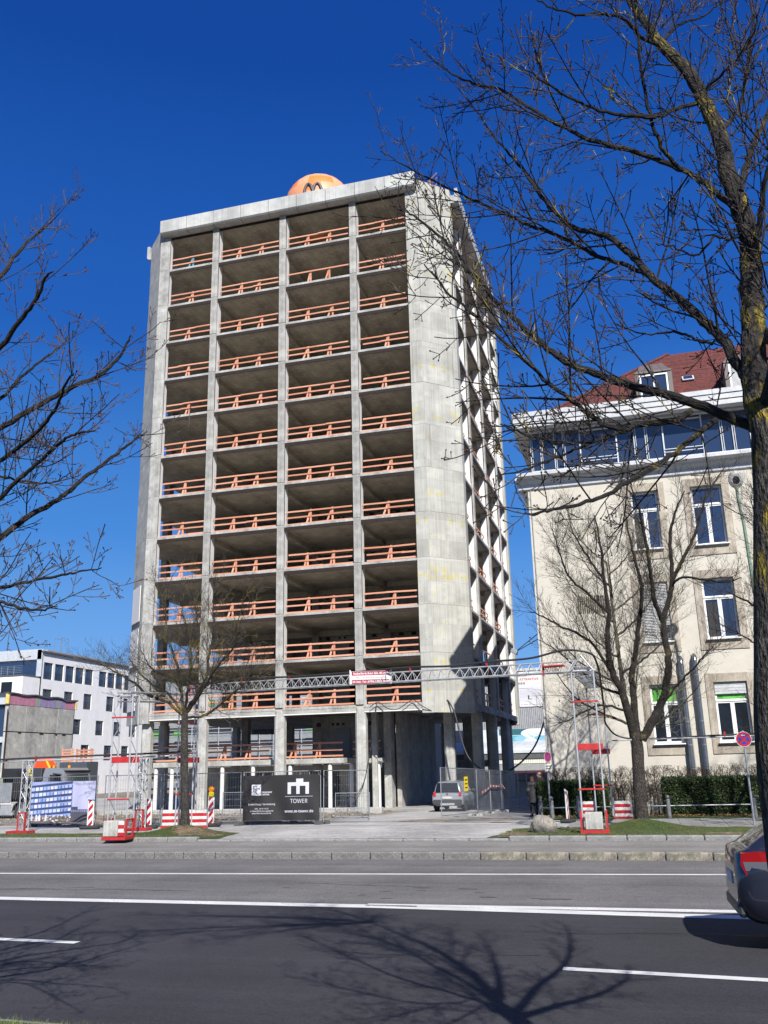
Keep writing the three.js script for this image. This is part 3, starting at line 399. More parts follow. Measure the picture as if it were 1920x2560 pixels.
// ------------------------------------------------------------------ cream building on the right with glazed attic and red tiled roof
{
  const t = thing('cream_building', 'cream plastered office building with glazed white attic and red tiled roof', 'building');
  const Zw = -44, X0 = -4.65, X1 = 24, Y0 = -.3, YT = 15.75;
  const cols = [[.27, 1.55], [3.08, 4.5], [6.3, 7.7], [9.2, 10.6]], rows = [[3.02, 5.66], [7.62, 10.44], [12.05, 14.95]];
  const xs = [X0, ...cols.flat(), X1], ys = [Y0, ...rows.flat(), YT]; const m = new MB();
  for (let i = 0; i < xs.length - 1; i++) for (let j = 0; j < ys.length - 1; j++) { if (i % 2 && j % 2) continue; m.quad([xs[i], ys[j], Zw], [xs[i + 1], ys[j], Zw], [xs[i + 1], ys[j + 1], Zw], [xs[i], ys[j + 1], Zw]); }
  for (const [a, b] of cols) for (const [c, d] of rows) { const z = Zw - .32; m.quad([a, c, Zw], [a, c, z], [a, d, z], [a, d, Zw]); m.quad([b, c, z], [b, c, Zw], [b, d, Zw], [b, d, z]); m.quad([a, d, z], [b, d, z], [b, d, Zw], [a, d, Zw]); m.quad([a, c, Zw], [b, c, Zw], [b, c, z], [a, c, z]); m.quad([a, c, z - .5], [b, c, z - .5], [b, d, z - .5], [a, d, z - .5]); }
  m.quad([X0, Y0, -62], [X0, Y0, Zw], [X0, YT, Zw], [X0, YT, -62]); m.quad([X1, Y0, Zw], [X1, Y0, -62], [X1, YT, -62], [X1, YT, Zw]);
  m.quad([X0, Y0, -62], [X1, Y0, -62], [X1, YT, -62], [X0, YT, -62]);
  m.build('wall', M.plaster, t);
  cols.forEach(([a, b], ci) => rows.forEach(([c, d], ri) => {
    const w = b - a, h = d - c, x = (a + b) / 2, z = Zw - .2;
    const sw = .34; const sm = new MB(); sm.box(a - sw / 2, (c + d) / 2 - .05, Zw + .02, sw - .004, h + .9, .05, { b: .01 }); sm.box(b + sw / 2, (c + d) / 2 - .05, Zw + .02, sw - .004, h + .9, .05, { b: .01 }); sm.box(x, d + .2, Zw + .02, w, .4, .05, { b: .01 }); sm.box(x, c - .27, Zw + .02, w, .45, .05, { b: .01 }); sm.build('stone_surround', M.stone, t);
    const f = new MB(), fw = .09, tr = c + h * .68; const fr = (x0, y0, x1, y1, zz = z, k = fw) => { f.box((x0 + x1) / 2, y1 - k / 2, zz, x1 - x0, k, .09, { b: .012 }); f.box((x0 + x1) / 2, y0 + k / 2, zz, x1 - x0, k, .09, { b: .012 }); f.box(x0 + k / 2, (y0 + y1) / 2, zz, k, y1 - y0 - 2 * k, .09, { b: .012 }); f.box(x1 - k / 2, (y0 + y1) / 2, zz, k, y1 - y0 - 2 * k, .09, { b: .012 }); };
    const W = new THREE.Group(); W.name = 'window'; t.add(W);
    fr(a + .01, c + .02, x, tr); fr(x + .004, c + .02, b - .01, tr); fr(a + .01, tr + .004, b - .01, d - .01); f.box(x, tr + .02, z + .05, w - .06, .07, .06, { b: .01 });
    f.build('frame', M.winFrame, W); B(x, c - .02, Zw + .05, w + .12, .06, .3, { b: .012 }).build('sill', M.winFrame, W);
    const dim = ri === 0 ? M.glass : M.glassBlue;
    for (const [p, q, r, s] of [[a + .09, x - .08, c + .1, tr - .08], [x + .09, b - .09, c + .1, tr - .08], [a + .09, b - .09, tr + .08, d - .09]]) { if (ri === 0 && s > tr && ci < 2) { B((p + q) / 2, (r + s) / 2, z - .01, q - p, s - r, .012).build('green_print', M.green, W); B((p + q) / 2 + .1, r + (s - r) * .25, z - .002, (q - p) * .75, (s - r) * .38, .006).build('green_print', std([.1, .38, .06], { roughness: .4 }), W); continue; }
      B((p + q) / 2, (r + s) / 2, z - .01, q - p, s - r, .012).build('pane', dim, W); }
    if (ci === 0 && ri === 2) { B(x - .3, c + .85, z + .02, .52, 1.5, .02).build('painted_gap_shade', M.black, W); }  // black sheet over the pane paints the dark of an open sash
    if (ci === 1 && ri === 1) { B(x - .36, c + .9, z + .02, .42, 1.6, .02).build('painted_gap_shade', M.black, W); }  // another black sheet, painting the shade inside an opened window
    if (ci === 0 && ri === 1) for (let k = 0; k < 38; k++) B(x, d - .06 - k * .073, Zw - .06, w - .04, .012, .06, { rx: .5 }).build('blind_slat', M.winFrame, W);
    if (ci === 1 && ri === 0) for (let k = 0; k < 4; k++) B(x, d - .08 - k * .13, Zw - .09, w - .06, .125, .03, { b: .01 }).build('shutter_slat', M.whiteClad, W);
  }));
  // cornice
  const cor = o => [[o, 15.55], [o + .1, 15.62], [o + .12, 15.85], [o + .3, 16.0], [o + .34, 16.1], [o + .62, 16.18], [o + .62, 16.34], [o - .3, 16.42], [o - .3, 15.55]];
  new MB().profX(cor(Zw), X0 - .45, X1).build('cornice', M.whiteClad, t);
  new MB().profZ(cor(-X0).map(([a, b]) => [-a, b]), -62, Zw - .02).build('cornice', M.whiteClad, t);
  // glazed attic storey
  new MB().box((X0 + X1) / 2, 16.52, -44.45, X1 - X0 - .5, .26, .5, { b: .02 }).build('attic_sill', M.zinc, t);
  const pv = [-4.4, -3.9, -3.2, -2.75, -1.9, -.1, .75, 1.3, 2.15, 4.0, 4.85, 5.4, 6.2, 8.0]; const gz = -44.5;
  for (let i = 0; i < pv.length - 1; i++) { B((pv[i] + pv[i + 1]) / 2, 17.7, gz, pv[i + 1] - pv[i] - .03, 2.1, .03).build('attic_pane', M.glassBlue, t); }
  B(16, 17.7, gz, 16, 2.1, .03).build('attic_pane', M.glassBlue, t);
  for (const x of pv) { const wide = [4, 5, 8, 9, 12, 13].includes(pv.indexOf(x)); B(x, 17.7, gz + .06, wide ? .07 : .05, 2.1, .1, { b: .01 }).build('mullion', wide ? M.zinc : M.whiteClad, t); if (!wide) B(x + .09, 17.7, gz + .1, .03, 2.1, .06).build('mullion', M.whiteClad, t); }
  for (const [a, b] of [[-1.9, -.1], [2.15, 4.0], [6.2, 8.0]]) { B((a + b) / 2, 16.95, gz + .14, b - a, .03, .03).build('attic_rail', M.zinc, t); B((a + b) / 2, 17.1, gz + .14, b - a, .03, .03).build('attic_rail', M.zinc, t); B((a + b) / 2, 18.6, gz + .07, b - a, .06, .08).build('mullion', M.zinc, t); }
  B(-4.45, 17.7, -53, .04, 2.1, 17).build('attic_pane', M.glassBlue, t); for (let k = 0; k < 8; k++) B(-4.43, 17.7, -44.6 - k * 2, .1, 2.1, .06).build('mullion', M.zinc, t);
  B(10, 17.6, -53.5, 27.5, 2.0, 16).build('attic_core', M.darkGrey, t);
  for (let k = 0; k < 3; k++) { const seams = [-5.15, -3.2, .2, 4.6, 9, 14, 19, 24]; for (let i = 0; i < seams.length - 1; i++) B((seams[i] + seams[i + 1]) / 2, 18.92 + k * .275, -43.75 + k * .05, seams[i + 1] - seams[i] - .012, .258, .5, { b: .012 }).build('fascia_board', M.whiteClad, t); B(-4.95 + k * .04, 18.92 + k * .275, -53, .5, .258, 17.9, { b: .012 }).build('fascia_board', M.whiteClad, t); }
  B(9.5, 18.9, -53, 28.6, .3, 17.6).build('attic_ceiling', M.whiteClad, t);
  // hipped roof in courses
  const e = { x0: -4.75, x1: 23.5, z0: -45.0, z1: -61, y: 19.5 }, sl = 1.0, slx = .47, n = 26, st = .2;
  const rm = new MB(); for (let k = 0; k < n; k++) { const a = k * st, b = (k + 1) * st + .03, y0 = e.y + a * sl + .035, y1 = e.y + b * sl, hx0 = a * sl / slx * .72, hx1 = b * sl / slx * .72; rm.quad([e.x0 + hx0, y0, e.z0 - a], [e.x1, y0, e.z0 - a], [e.x1, y1, e.z0 - b], [e.x0 + hx1, y1, e.z0 - b]); rm.quad([e.x0 + hx0, y0 - .035, e.z0 - a], [e.x1, y0 - .035, e.z0 - a], [e.x1, y0, e.z0 - a], [e.x0 + hx0, y0, e.z0 - a]); rm.quad([e.x0 + hx0, y0, e.z1 + a], [e.x0 + hx0, y0, e.z0 - a], [e.x0 + hx1, y1, e.z0 - b], [e.x0 + hx1, y1, e.z1 + b]); }
  const top = n * st; rm.quad([e.x0 + top / slx * .72, e.y + top, e.z0 - top], [e.x1, e.y + top, e.z0 - top], [e.x1, e.y + top, e.z1 + top], [e.x0 + top / slx * .72, e.y + top, e.z1 + top]);
  const roof = rm.build('roof', M.roof, t);
  { const P = []; for (let k = 0; k <= n; k++) P.push(V(e.x0 + k * st / slx * .72, e.y + k * st + .06, e.z0 - k * st)); new MB().tube(P, .1, 6).build('hip_ridge', M.roof, roof); }
  B(8.5, 25.2, -52, .9, 2, .9, { b: .02 }).build('chimney', M.roof, roof);
  { const g = new MB(); for (let x = -3.4; x < 12; x += .16) g.box(x, 19.72, -44.5, .025, .2, .02); g.box(4.3, 19.82, -44.5, 15.4, .025, .03).box(4.3, 19.64, -44.5, 15.4, .025, .03); g.build('snow_guard', M.galv, roof); }
  for (const dx of [2.05, 6.4]) { const D = new THREE.Group(); D.name = 'dormer'; t.add(D); D.position.set(dx, 19.6, -45.2);
    new MB().box(-.82, 1.0, -.7, .22, 2.2, 1.6, { b: .015 }).box(.82, 1.0, -.7, .22, 2.2, 1.6, { b: .015 }).build('dormer_cheek', M.brownClad, D);
    for (let k = 0; k < 4; k++) new MB().quad([-.93 + k * .465, 2.0, .12], [-.93 + (k + 1) * .465 - .015, 2.0, .12], [-.55 + (k + 1) * .275 - .01, 2.75, -.6], [-.55 + k * .275, 2.75, -.6]).box(-.7 + k * .465, 2.03, .1, .44, .1, .08, { b: .01 }).build('roof_sheet', M.brownClad, D);
    new MB().quad([-.93, 2.0, .12], [-.55, 2.75, -.6], [-.55, 2.75, -3], [-.93, 2.0, -3]).quad([.93, 2.0, .12], [.93, 2, -3], [.55, 2.75, -3], [.55, 2.75, -.6]).quad([-.55, 2.75, -.6], [.55, 2.75, -.6], [.55, 2.75, -3], [-.55, 2.75, -3]).build('roof_sheet', M.brownClad, D);
    new MB().box(-.66, .95, .02, .09, 1.95, .1).box(.66, .95, .02, .09, 1.95, .1).box(0, .95, .02, .08, 1.95, .1).box(0, 1.88, .02, 1.25, .08, .1).build('window_frame', M.winFrame, D);
    for (const s of [-.34, .34]) B(s, .95, 0, .58, 1.8, .02).build('pane', M.glassBlue, D);
    if (dx > 5) for (let k = 0; k < 20; k++) B(0, 1.85 - k * .06, .06, 1.25, .03, .03).build('blind_slat', M.winFrame, D); }
  { const sk = new THREE.Group(); sk.name = 'roof_window'; t.add(sk); sk.position.set(3.9, 21.9, -47.32); sk.rotation.x = -45 * RAD; B(0, 0, .05, .6, .5, .08, { b: .01 }).build('window_frame', M.zinc, sk); B(0, 0, .1, .45, .36, .02).build('pane', M.glassBlue, sk); }
  { const g = new MB(); for (let k = 0; k < 14; k++) g.box(-2.6 + k * .098, 9.6, Zw + .03, .045, .82, .06, { b: .01 }); g.build('vent_grille', M.black, t); }
  // drain at the left edge
  new MB().bar([-4.5, .1, Zw + .1], [-4.5, 15.6, Zw + .1], .015, 5).build('lightning_rod', M.galv, t);
}
// bare metal flue pipes on the wall
[[1.78, 'left'], [2.38, 'right']].forEach(([x, s], i) => { const t = thing('flue_pipe', `shiny metal flue pipe on the cream wall, ${s} one of the pair`, 'pipe', [x, 0, -43.72], 0, 'flue pipes'); const P = [V(0, .1, 0), V(0, 3, 0), V(0, 6.5 + i * .1, 0), V(0, 6.75 + i * .1, -.05), V(0, 6.85 + i * .1, -.35)]; new MB().tube(P, .1, 16).build('pipe', M.steelPipe, t); for (let k = 0; k < 6; k++) new MB().lathe([[.101, -.02], [.112, -.012], [.112, .012], [.101, .02]], 16, 0, .9 + k * 1.02, 0).build('clamp_ring', M.galv, t); for (const y of [1.6, 3.9, 6.0]) B(0, y, -.17, .05, .05, .2).build('bracket', M.galv, t); });
{ // floodlight on an arm fixed to the corner of the cream building
  const t = thing('flood_light', 'grey flood light on two black struts at the corner of the cream building', 'lamp', [-4.65, 8.05, -45.2]);
  const g = B(-1.35, -.35, 0, .34, .2, .3, { b: .02, rz: -.5 }).build('lamp_housing', M.galv, t); B(-1.3, -.47, 0, .26, .02, .24, { rz: -.5 }).build('lens', M.glass, g);
  new MB().bar([-1.2, -.3, 0], [0, .55, 0], .022, 6).build('strut', M.black, t); new MB().bar([-1.2, -.33, 0], [0, .25, .05], .022, 6).build('strut', M.black, t); B(-1.55, -.2, 0, .2, .14, .2, { b: .02 }).build('sensor', M.black, t);
}
// ------------------------------------------------------------------ buildings on the left and behind
{ // white office building
  const X = -72.2, Z0 = -98, Z1 = -124, t = thing('white_building', 'white rendered office building with dark square windows and zinc top storey, far left', 'building');
  const rows = [[13.95, 16.05], [10.7, 12.75], [7.4, 9.35], [4.1, 6.1]];
  const m = new MB(); const main = 17.2;
  const wins = [[], [], [], []];
  for (const z of [-98.35, -100.65, -102.9, -105.1, -107.3, -110.6, -112.75, -114.85, -117.1, -119.4]) wins[0].push(z);
  for (const z of [-98.5, -102.95, -107.3, -112.75, -117.1, -121.5]) wins[1].push(z);
  for (const z of [-100.8, -105.2, -110.5, -114.75, -119]) wins[2].push(z); for (const z of [-103, -107.4, -112.85, -117.2]) wins[3].push(z);
  const sq = 1.85; const ybs = [-.3, 4.1, 6.1, 7.4, 9.35, 10.7, 12.75, 13.95, 16.05, main];
  for (let j = 0; j < ybs.length - 1; j++) { const y0 = ybs[j], y1 = ybs[j + 1]; if (j % 2 === 0) { m.quad([X, y0, Z0], [X, y0, Z1], [X, y1, Z1], [X, y1, Z0]); continue; }
    const ws = wins[3 - (j - 1) / 2]; let z = Z0; for (const w of ws) { m.quad([X, y0, z], [X, y0, w], [X, y1, w], [X, y1, z]); z = w - sq; } m.quad([X, y0, z], [X, y0, Z1], [X, y1, Z1], [X, y1, z]);
    for (const w of ws) { const d = .25; m.quad([X, y0, w], [X - d, y0, w], [X - d, y1, w], [X, y1, w]); m.quad([X, y0, w - sq], [X - d, y0, w - sq], [X - d, y1, w - sq], [X, y1, w - sq]); m.quad([X, y1, w], [X - d, y1, w], [X - d, y1, w - sq], [X, y1, w - sq]); m.quad([X, y0, w], [X - d, y0, w], [X - d, y0, w - sq], [X, y0, w - sq]); } }
  const fw = [[-75.4, -73.85, 11.9, 13.4], [-79.0, -77.5, 12.1, 13.9], [-83, -81.5, 12, 13.6], [-76.5, -75, 7.4, 9.3], [-80, -78.5, 7.4, 9.3]];
  m.box(-83.5, 6.85, Z0 - 10, 20, 14.3, 19.9); m.box(-83.5, 15.0, Z0 - 18.5, 20, 3, 15);
  m.quad([X, main, Z0], [X, main, Z1], [-92, main, Z1], [-92, main, Z0]); m.quad([X - .3, -.3, Z1], [-92, -.3, Z1], [-92, main, Z1], [X, main, Z1]);
  m.build('wall', M.whiteRender, t);
  wins.forEach((ws, ri) => ws.forEach(z => { const w = new THREE.Group(); w.name = 'window'; t.add(w); w.position.set(X - .18, (rows[ri][0] + rows[ri][1]) / 2, z - sq / 2); const h = rows[ri][1] - rows[ri][0], g = new MB(); g.box(0, h / 2 - .06, 0, .1, .12, sq).box(0, -h / 2 + .06, 0, .1, .12, sq).box(0, 0, sq / 2 - .06, .1, h, .12).box(0, 0, -sq / 2 + .06, .1, h, .12).box(0, 0, .1, .08, h, .1); for (let k = 0; k < 5; k++) g.box(.05, -h / 2 + .25 + k * .17, 0, .02, .025, sq); g.build('frame', M.dark, w); B(-.03, 0, 0, .02, h - .1, sq - .1).build('pane', M.glassBlue, w); }));
  for (const [a, b, c, d] of fw) { B((a + b) / 2, (c + d) / 2, Z0 + .06, b - a, d - c, .12).build('window', M.glassBlue, t); }
  B(X - .1, main + .1, (Z0 + Z1) / 2, .7, .25, Z0 - Z1 + .4, { b: .03 }).build('parapet', M.darkGrey, t);
  // zinc clad set-back storey with terrace
  B(-83.0, 15.9, Z0 - 6.2, 20.2, 3.2, 12, { b: .02 }).build('attic_wall', M.zinc, t); B(-78.3, 15.2, Z0 - .12, 11, 1.95, .15).build('attic_window', M.glassBlue, t); B(-72.55, 15.9, Z0 + .05, .7, 3.4, .3, { b: .02 }).build('attic_wall', M.zinc, t); B(-82.4, 17.0, Z0 + .05, 20.3, 1.3, .3, { b: .02 }).build('attic_wall', M.zinc, t);
  B(-82, 14.12, Z0 + 1.6, 19, .22, 3.4, { b: .02 }).build('terrace', M.darkGrey, t); m.p.length;
  const tr = new MB(); for (let x = -91; x < -73; x += .9) tr.box(x, 14.75, Z0 + 3.1, .06, 1.1, .06); for (let k = 0; k < 5; k++) tr.box(-82, 14.5 + k * .2, Z0 + 3.1, 18.6, .03, .03); tr.build('terrace_railing', M.galv, t);
  B(-82, 6.9, Z0 + 1.6, 19.2, 14.2, 3.3).build('wall', M.whiteRender, t); for (const [a, b, c, d] of fw) { const g = new MB().box((a + b) / 2, (c + d) / 2, Z0 + 3.25, b - a, d - c, .06); g.build('window', M.glass, t); }
  B(-74.5, 17.6, -106, 3, .5, 12, { b: .03 }).build('roof_plant', M.midGrey, t); { const g = new MB(); for (const z of [-104, -105.6]) for (const x of [-74, -75]) g.box(x, 18.8, z, .06, 2.2, .06); g.box(-74, 19.9, -104.8, .06, .06, 1.6).box(-75, 19.9, -104.8, .06, .06, 1.6); g.build('roof_ladder', M.galv, t); }
}
{ // cut-open concrete annex with pink insulation
  const X = -48.5, t = thing('concrete_annex', 'cut concrete annex with pink and lilac insulation strip along its top, left edge', 'building');
  const zs = [-62, -64.25, -66.6, -68.5, -70.8], ys = [[-.3, 5.66], [5.74, 7.8]]; const rg = rngOf(71);
  for (let i = 0; i < 4; i++) for (const [a, b] of ys) B(X - .15 + rr(-.01, .01, rg), (a + b) / 2, (zs[i] + zs[i + 1]) / 2, .3, b - a, zs[i] - zs[i + 1] - .03, { b: .015 }).build('wall_panel', i % 2 ? std([.43, .43, .42], { map: tConc, roughness: .92 }) : std([.46, .455, .44], { map: tConc, roughness: .92 }), t);
  for (const [a, b, mt] of [[-62, -65.4, M.pink], [-65.4, -65.9, M.mint], [-65.9, -68.2, M.lilac], [-68.2, -68.6, M.mint], [-68.6, -69.4, M.lilac], [-69.4, -70.9, M.pink]]) { const n = Math.max(1, Math.round((a - b) / .6)); for (let k = 0; k < n; k++) B(X - .06, 8.2, a - (k + .5) * (a - b) / n, .16, .78, (a - b) / n - .01, { b: .01 }).build('insulation_board', mt, t); }
  for (const z of [-61.9, -70.95]) B(X - .05, 8.25, z, .3, .85, .18, { b: .03 }).build('foam_block', M.yellowFoam, t);
  { const P = []; for (let k = 0; k <= 16; k++) P.push([-61.7 - k * .59, 8.72 + Math.sin(k * 1.3) * .05 - (k > 12 ? .1 : 0)]); const g = new MB(); for (let k = 0; k < 16; k++) { const [z, y] = P[k], [w, v] = P[k + 1]; g.quad([X + .12, y, z], [X + .12, v, w], [X - 2, v + .05, w], [X - 2, y + .05, z]); g.quad([X + .12, y - .12, z], [X + .12, v - .12, w], [X + .12, v, w], [X + .12, y, z]); } g.build('roof_membrane', M.darkGrey, t); }
  B(X - 8, 8.3, -62.4, 15.6, .95, .6, { b: .02 }).build('front_fascia', M.zinc, t); B(X - 8, 4, -67, 15.4, 8.2, 8.6).build('front_wall', M.dark, t);
  for (const [y, h] of [[6.5, 2.3], [3.6, 2.3]]) for (let k = 0; k < 4; k++) B(X - 1.3 - k * 2, y, -62.55, 1.9, h, .1).build('front_window', M.glassBlue, t);
  B(X - 8, 5.1, -62.45, 15.4, .45, .4, { b: .02 }).build('front_band', M.zinc, t);
  const hole = new MB(); for (const [z, w] of [[-63.6, .35], [-66.4, .5], [-68.4, .3], [-69.5, .5]]) hole.box(X + .01, 5.66, z, .06, .14, w, { b: .02 }); hole.build('broken_joint', M.black, t);
  new MB().bar([X + .1, 1, -61.85], [X + .1, 7.4, -61.85], .05, 6).build('downpipe', M.rust, t);
}
{ // scaffolded building seen through the hall
  const t = thing('scaffolded_building', 'building wrapped in scaffolding, seen through the open ground hall of the tower', 'building', [-66, -.2, -128]);
  B(0, 8, -2, 66, 16, 3).build('wall', std([.26, .28, .31], { map: tGrey, roughness: .8 }), t); const rg = rngOf(81);
  for (let k = 0; k < 6; k++) B(0, 1 + k * 2.2, .9, 66, .08, 1.1).build('scaffold_deck', k % 2 ? M.galv : std([.36, .27, .17], { roughness: .8 }), t);
  const P = new MB(); for (let x = -33; x <= 33; x += 2.2) P.box(x, 6.5, 1.5, .11, 13, .11); for (let k = 0; k < 6; k++) for (const d of [.5, 1.05]) P.box(0, 1 + k * 2.2 + d, 1.5, 66, .08, .07); const pp = P.build('scaffold_tubes', M.scaffold, t); pp.userData.kind = 'stuff';
  for (let i = 0; i < 26; i++) B(rr(-32, 32, rg), 1.2 + (rg() * 6 | 0) * 2.2 + .3, 1.2, rr(.3, 1.6, rg), rr(.3, .9, rg), .3).build('material_stack', [M.whitePaint, M.orange, M.green, M.midGrey][rg() * 4 | 0], t);
}
{ // grey clad hall with poster and mural hall behind the right side
  const t = thing('grey_hall', 'tall grey corrugated hall with a large white poster behind the tower', 'building', [-10, -.2, -100]);
  B(2, 6.1, -4, 26, 12.3, 8).build('cladding', std([.34, .35, .37], { map: tGrey, bumpMap: tCorr, bumpScale: .05, roughness: .6 }), t);
  const px = canvasTex(512, 590, (g, w, h) => { g.fillStyle = '#f2f2f4'; g.fillRect(0, 0, w, h); g.fillStyle = '#222'; g.font = 'bold 56px sans-serif'; g.fillText('CHEN', 0, 78); g.fillText('HEN', 0, 215); g.fillStyle = '#c8402c'; g.fillText('ATTRAKTIVE – UR', 24, 146); g.fillStyle = '#e3e3ea'; g.fillRect(10, 262, 490, 250); g.strokeStyle = '#9a9aa8'; g.lineWidth = 8; g.beginPath(); g.moveTo(10, 275); g.lineTo(250, 300); g.lineTo(500, 345); g.stroke(); g.lineWidth = 3; for (let i = 0; i < 6; i++) { g.beginPath(); g.moveTo(10, 320 + i * 22); g.lineTo(500, 340 + i * 14); g.stroke(); } g.fillStyle = '#333'; g.fillRect(150, 400, 22, 70); g.fillRect(170, 460, 50, 10); g.fillRect(290, 420, 10, 30); g.fillRect(380, 410, 40, 14); g.beginPath(); g.arc(260, 390, 22, 0, 7); g.stroke(); g.font = '28px sans-serif'; g.fillText('Tel. 089 41120 / www.werk3.mu', 20, 565); });
  B(-1.4, 10.3, .05, 3.3, 3.75, .06).build('poster', M.whitePaint, t); new MB().quadUV([-3.05, 8.45, .09], [.25, 8.45, .09], [.25, 12.15, .09], [-3.05, 12.15, .09]).build('poster_print', new THREE.MeshStandardMaterial({ color: 0xcccccc, map: px, roughness: .6 }), t);
  B(2, 12.4, -4, 26.4, .3, 8.3, { b: .03 }).build('roof_edge', M.zinc, t);
}
{
  const t = thing('mural_hall', 'low hall with curved metal roof and teal mural behind the tower columns', 'building', [-12, -.25, -88]);
  const mu = canvasTex(1024, 150, (g, w, h) => { g.fillStyle = '#dfe8f2'; g.fillRect(0, 0, w, h); g.fillStyle = '#1f6b78'; g.fillRect(420, 0, 330, 70); g.fillStyle = '#5fb4c4'; g.fillRect(540, 75, 170, 75); g.fillStyle = '#2c4c74'; g.fillRect(450, 82, 90, 68); g.fillStyle = '#f2f6fb'; const bl = (x, y, a, b) => { g.beginPath(); g.ellipse(x, y, a, b, 0, 0, 7); g.fill(); }; bl(800, 52, 150, 56); bl(760, 112, 120, 38); g.fillStyle = '#8fc6dc'; bl(880, 112, 90, 30); bl(640, 112, 60, 30); g.strokeStyle = '#6f9fc0'; g.lineWidth = 3; for (let i = 0; i < 14; i++) { g.beginPath(); g.ellipse(700 + i * 20, 68 + (i % 4) * 15, 60 - i, 20, .2, 0, 5); g.stroke(); } });
  B(2, 5.2, -3, 30, 1.3, .3).build('mural_wall', M.whiteClad, t); new MB().quadUV([-6, 4.62, -2.84], [3.6, 4.62, -2.84], [3.6, 5.85, -2.84], [-6, 5.85, -2.84]).build('mural_print', new THREE.MeshStandardMaterial({ color: 0xcccccc, map: mu, bumpMap: tCorr, bumpScale: .02, roughness: .7 }), t); B(2, 2.9, -6, 30, 6.0, 5.5).build('rear_block', M.midGrey, t);
  { const P = []; for (let k = 0; k <= 8; k++) { const a = k / 8 * 1.3; P.push([-3 + Math.sin(a) * 3.2, 3.45 + Math.cos(a) * 1.25]); } P.push([.1, 3.55], [-3, 3.5]); new MB().profX(P, -7.3, 17).build('curved_roof', M.zinc, t); }
  B(5, 3.3, -.2, 24.4, .6, .4, { b: .02 }).build('dark_band', M.darkGrey, t); B(5, 2.8, -.25, 24.2, .42, .3).build('light_band', std([.55, .53, .45], { bumpMap: tCorr, bumpScale: .04, roughness: .7 }), t); B(5, 1.3, -.3, 24, 2.6, .3).build('base_wall', M.midGrey, t);
}
{
  const t = thing('site_shed', 'low shed with red tiled pent roof behind the white car', 'shed', [-12.5, -.2, -78.5]);
  B(2, .55, -1.5, 11, 1.1, 2.6).build('wall', std([.5, .56, .4], { map: tGrey, roughness: .8 }), t); new MB().profX([[.4, 1.12], [.4, 1.22], [-2.9, 1.95], [-2.9, 1.85]], -3.8, 7.8).build('roof', M.roof, t); B(2.1, .5, -.17, 1.1, 1.0, .05).build('notice_board', M.whitePaint, t); B(5.4, .5, -.17, 1.2, .9, .05).build('notice_board', M.darkGrey, t); B(5.4, 1.05, -.16, 1.3, .22, .05).build('name_board', M.whitePaint, t);
  const c = thing('advertising_post', 'white post with orange cap behind the tower columns', 'post', [-13.35, -.2, -74]); B(0, 1.1, 0, .4, 2.3, .25, { b: .02 }).build('shaft', M.whitePaint, c); B(0, 2.4, 0, .42, .26, .27, { b: .02 }).build('cap', M.orange, c); B(0, 2.68, 0, .36, .26, .25, { b: .02 }).build('top_box', M.black, c);
  const d = thing('pale_wall', 'pale wall seen through the dark passage under the tower', 'wall', [-19.2, -.2, -86.4]); B(0, 3.2, 0, 2.2, 6.4, .3).build('wall_face', M.whiteRender, d);
}
// ------------------------------------------------------------------ cable bridge: lattice pylons, truss, cables
function lattice(m, a, b, u, v, w, h, step, rC = .024, rD = .012) {    // box lattice between points a and b, u and v unit vectors across
  const A = V(...a), Bv = V(...b), L = A.distanceTo(Bv), n = Math.max(2, Math.round(L / step)), P = (t, s, q) => { const p = A.clone().lerp(Bv, t).addScaledVector(u, s * w / 2).addScaledVector(v, q * h / 2); return [p.x, p.y, p.z]; };
  return { P, n, chords: [[-1, -1], [1, -1], [1, 1], [-1, 1]] };
}
function lattice4(t, a, b, u, v, w, h, step, sides = [0, 1, 2, 3]) { const m = new MB(), q = lattice(m, a, b, u, v, w, h, step); for (const c of q.chords) new MB().bar(q.P(0, ...c), q.P(1, ...c), .026, 7).build('chord', M.alu, t); const d = new MB(); for (const s of sides) for (let i = 0; i < q.n; i++) { const c0 = q.chords[s], c1 = q.chords[(s + 1) % 4]; i % 2 ? d.bar(q.P(i / q.n, ...c0), q.P((i + 1) / q.n, ...c1), .013, 5) : d.bar(q.P(i / q.n, ...c1), q.P((i + 1) / q.n, ...c0), .013, 5); } const o = d.build('lacing', M.alu, t); return q; }
const UX = V(1, 0, 0), UZ = V(0, 0, 1), UY = V(0, 1, 0);
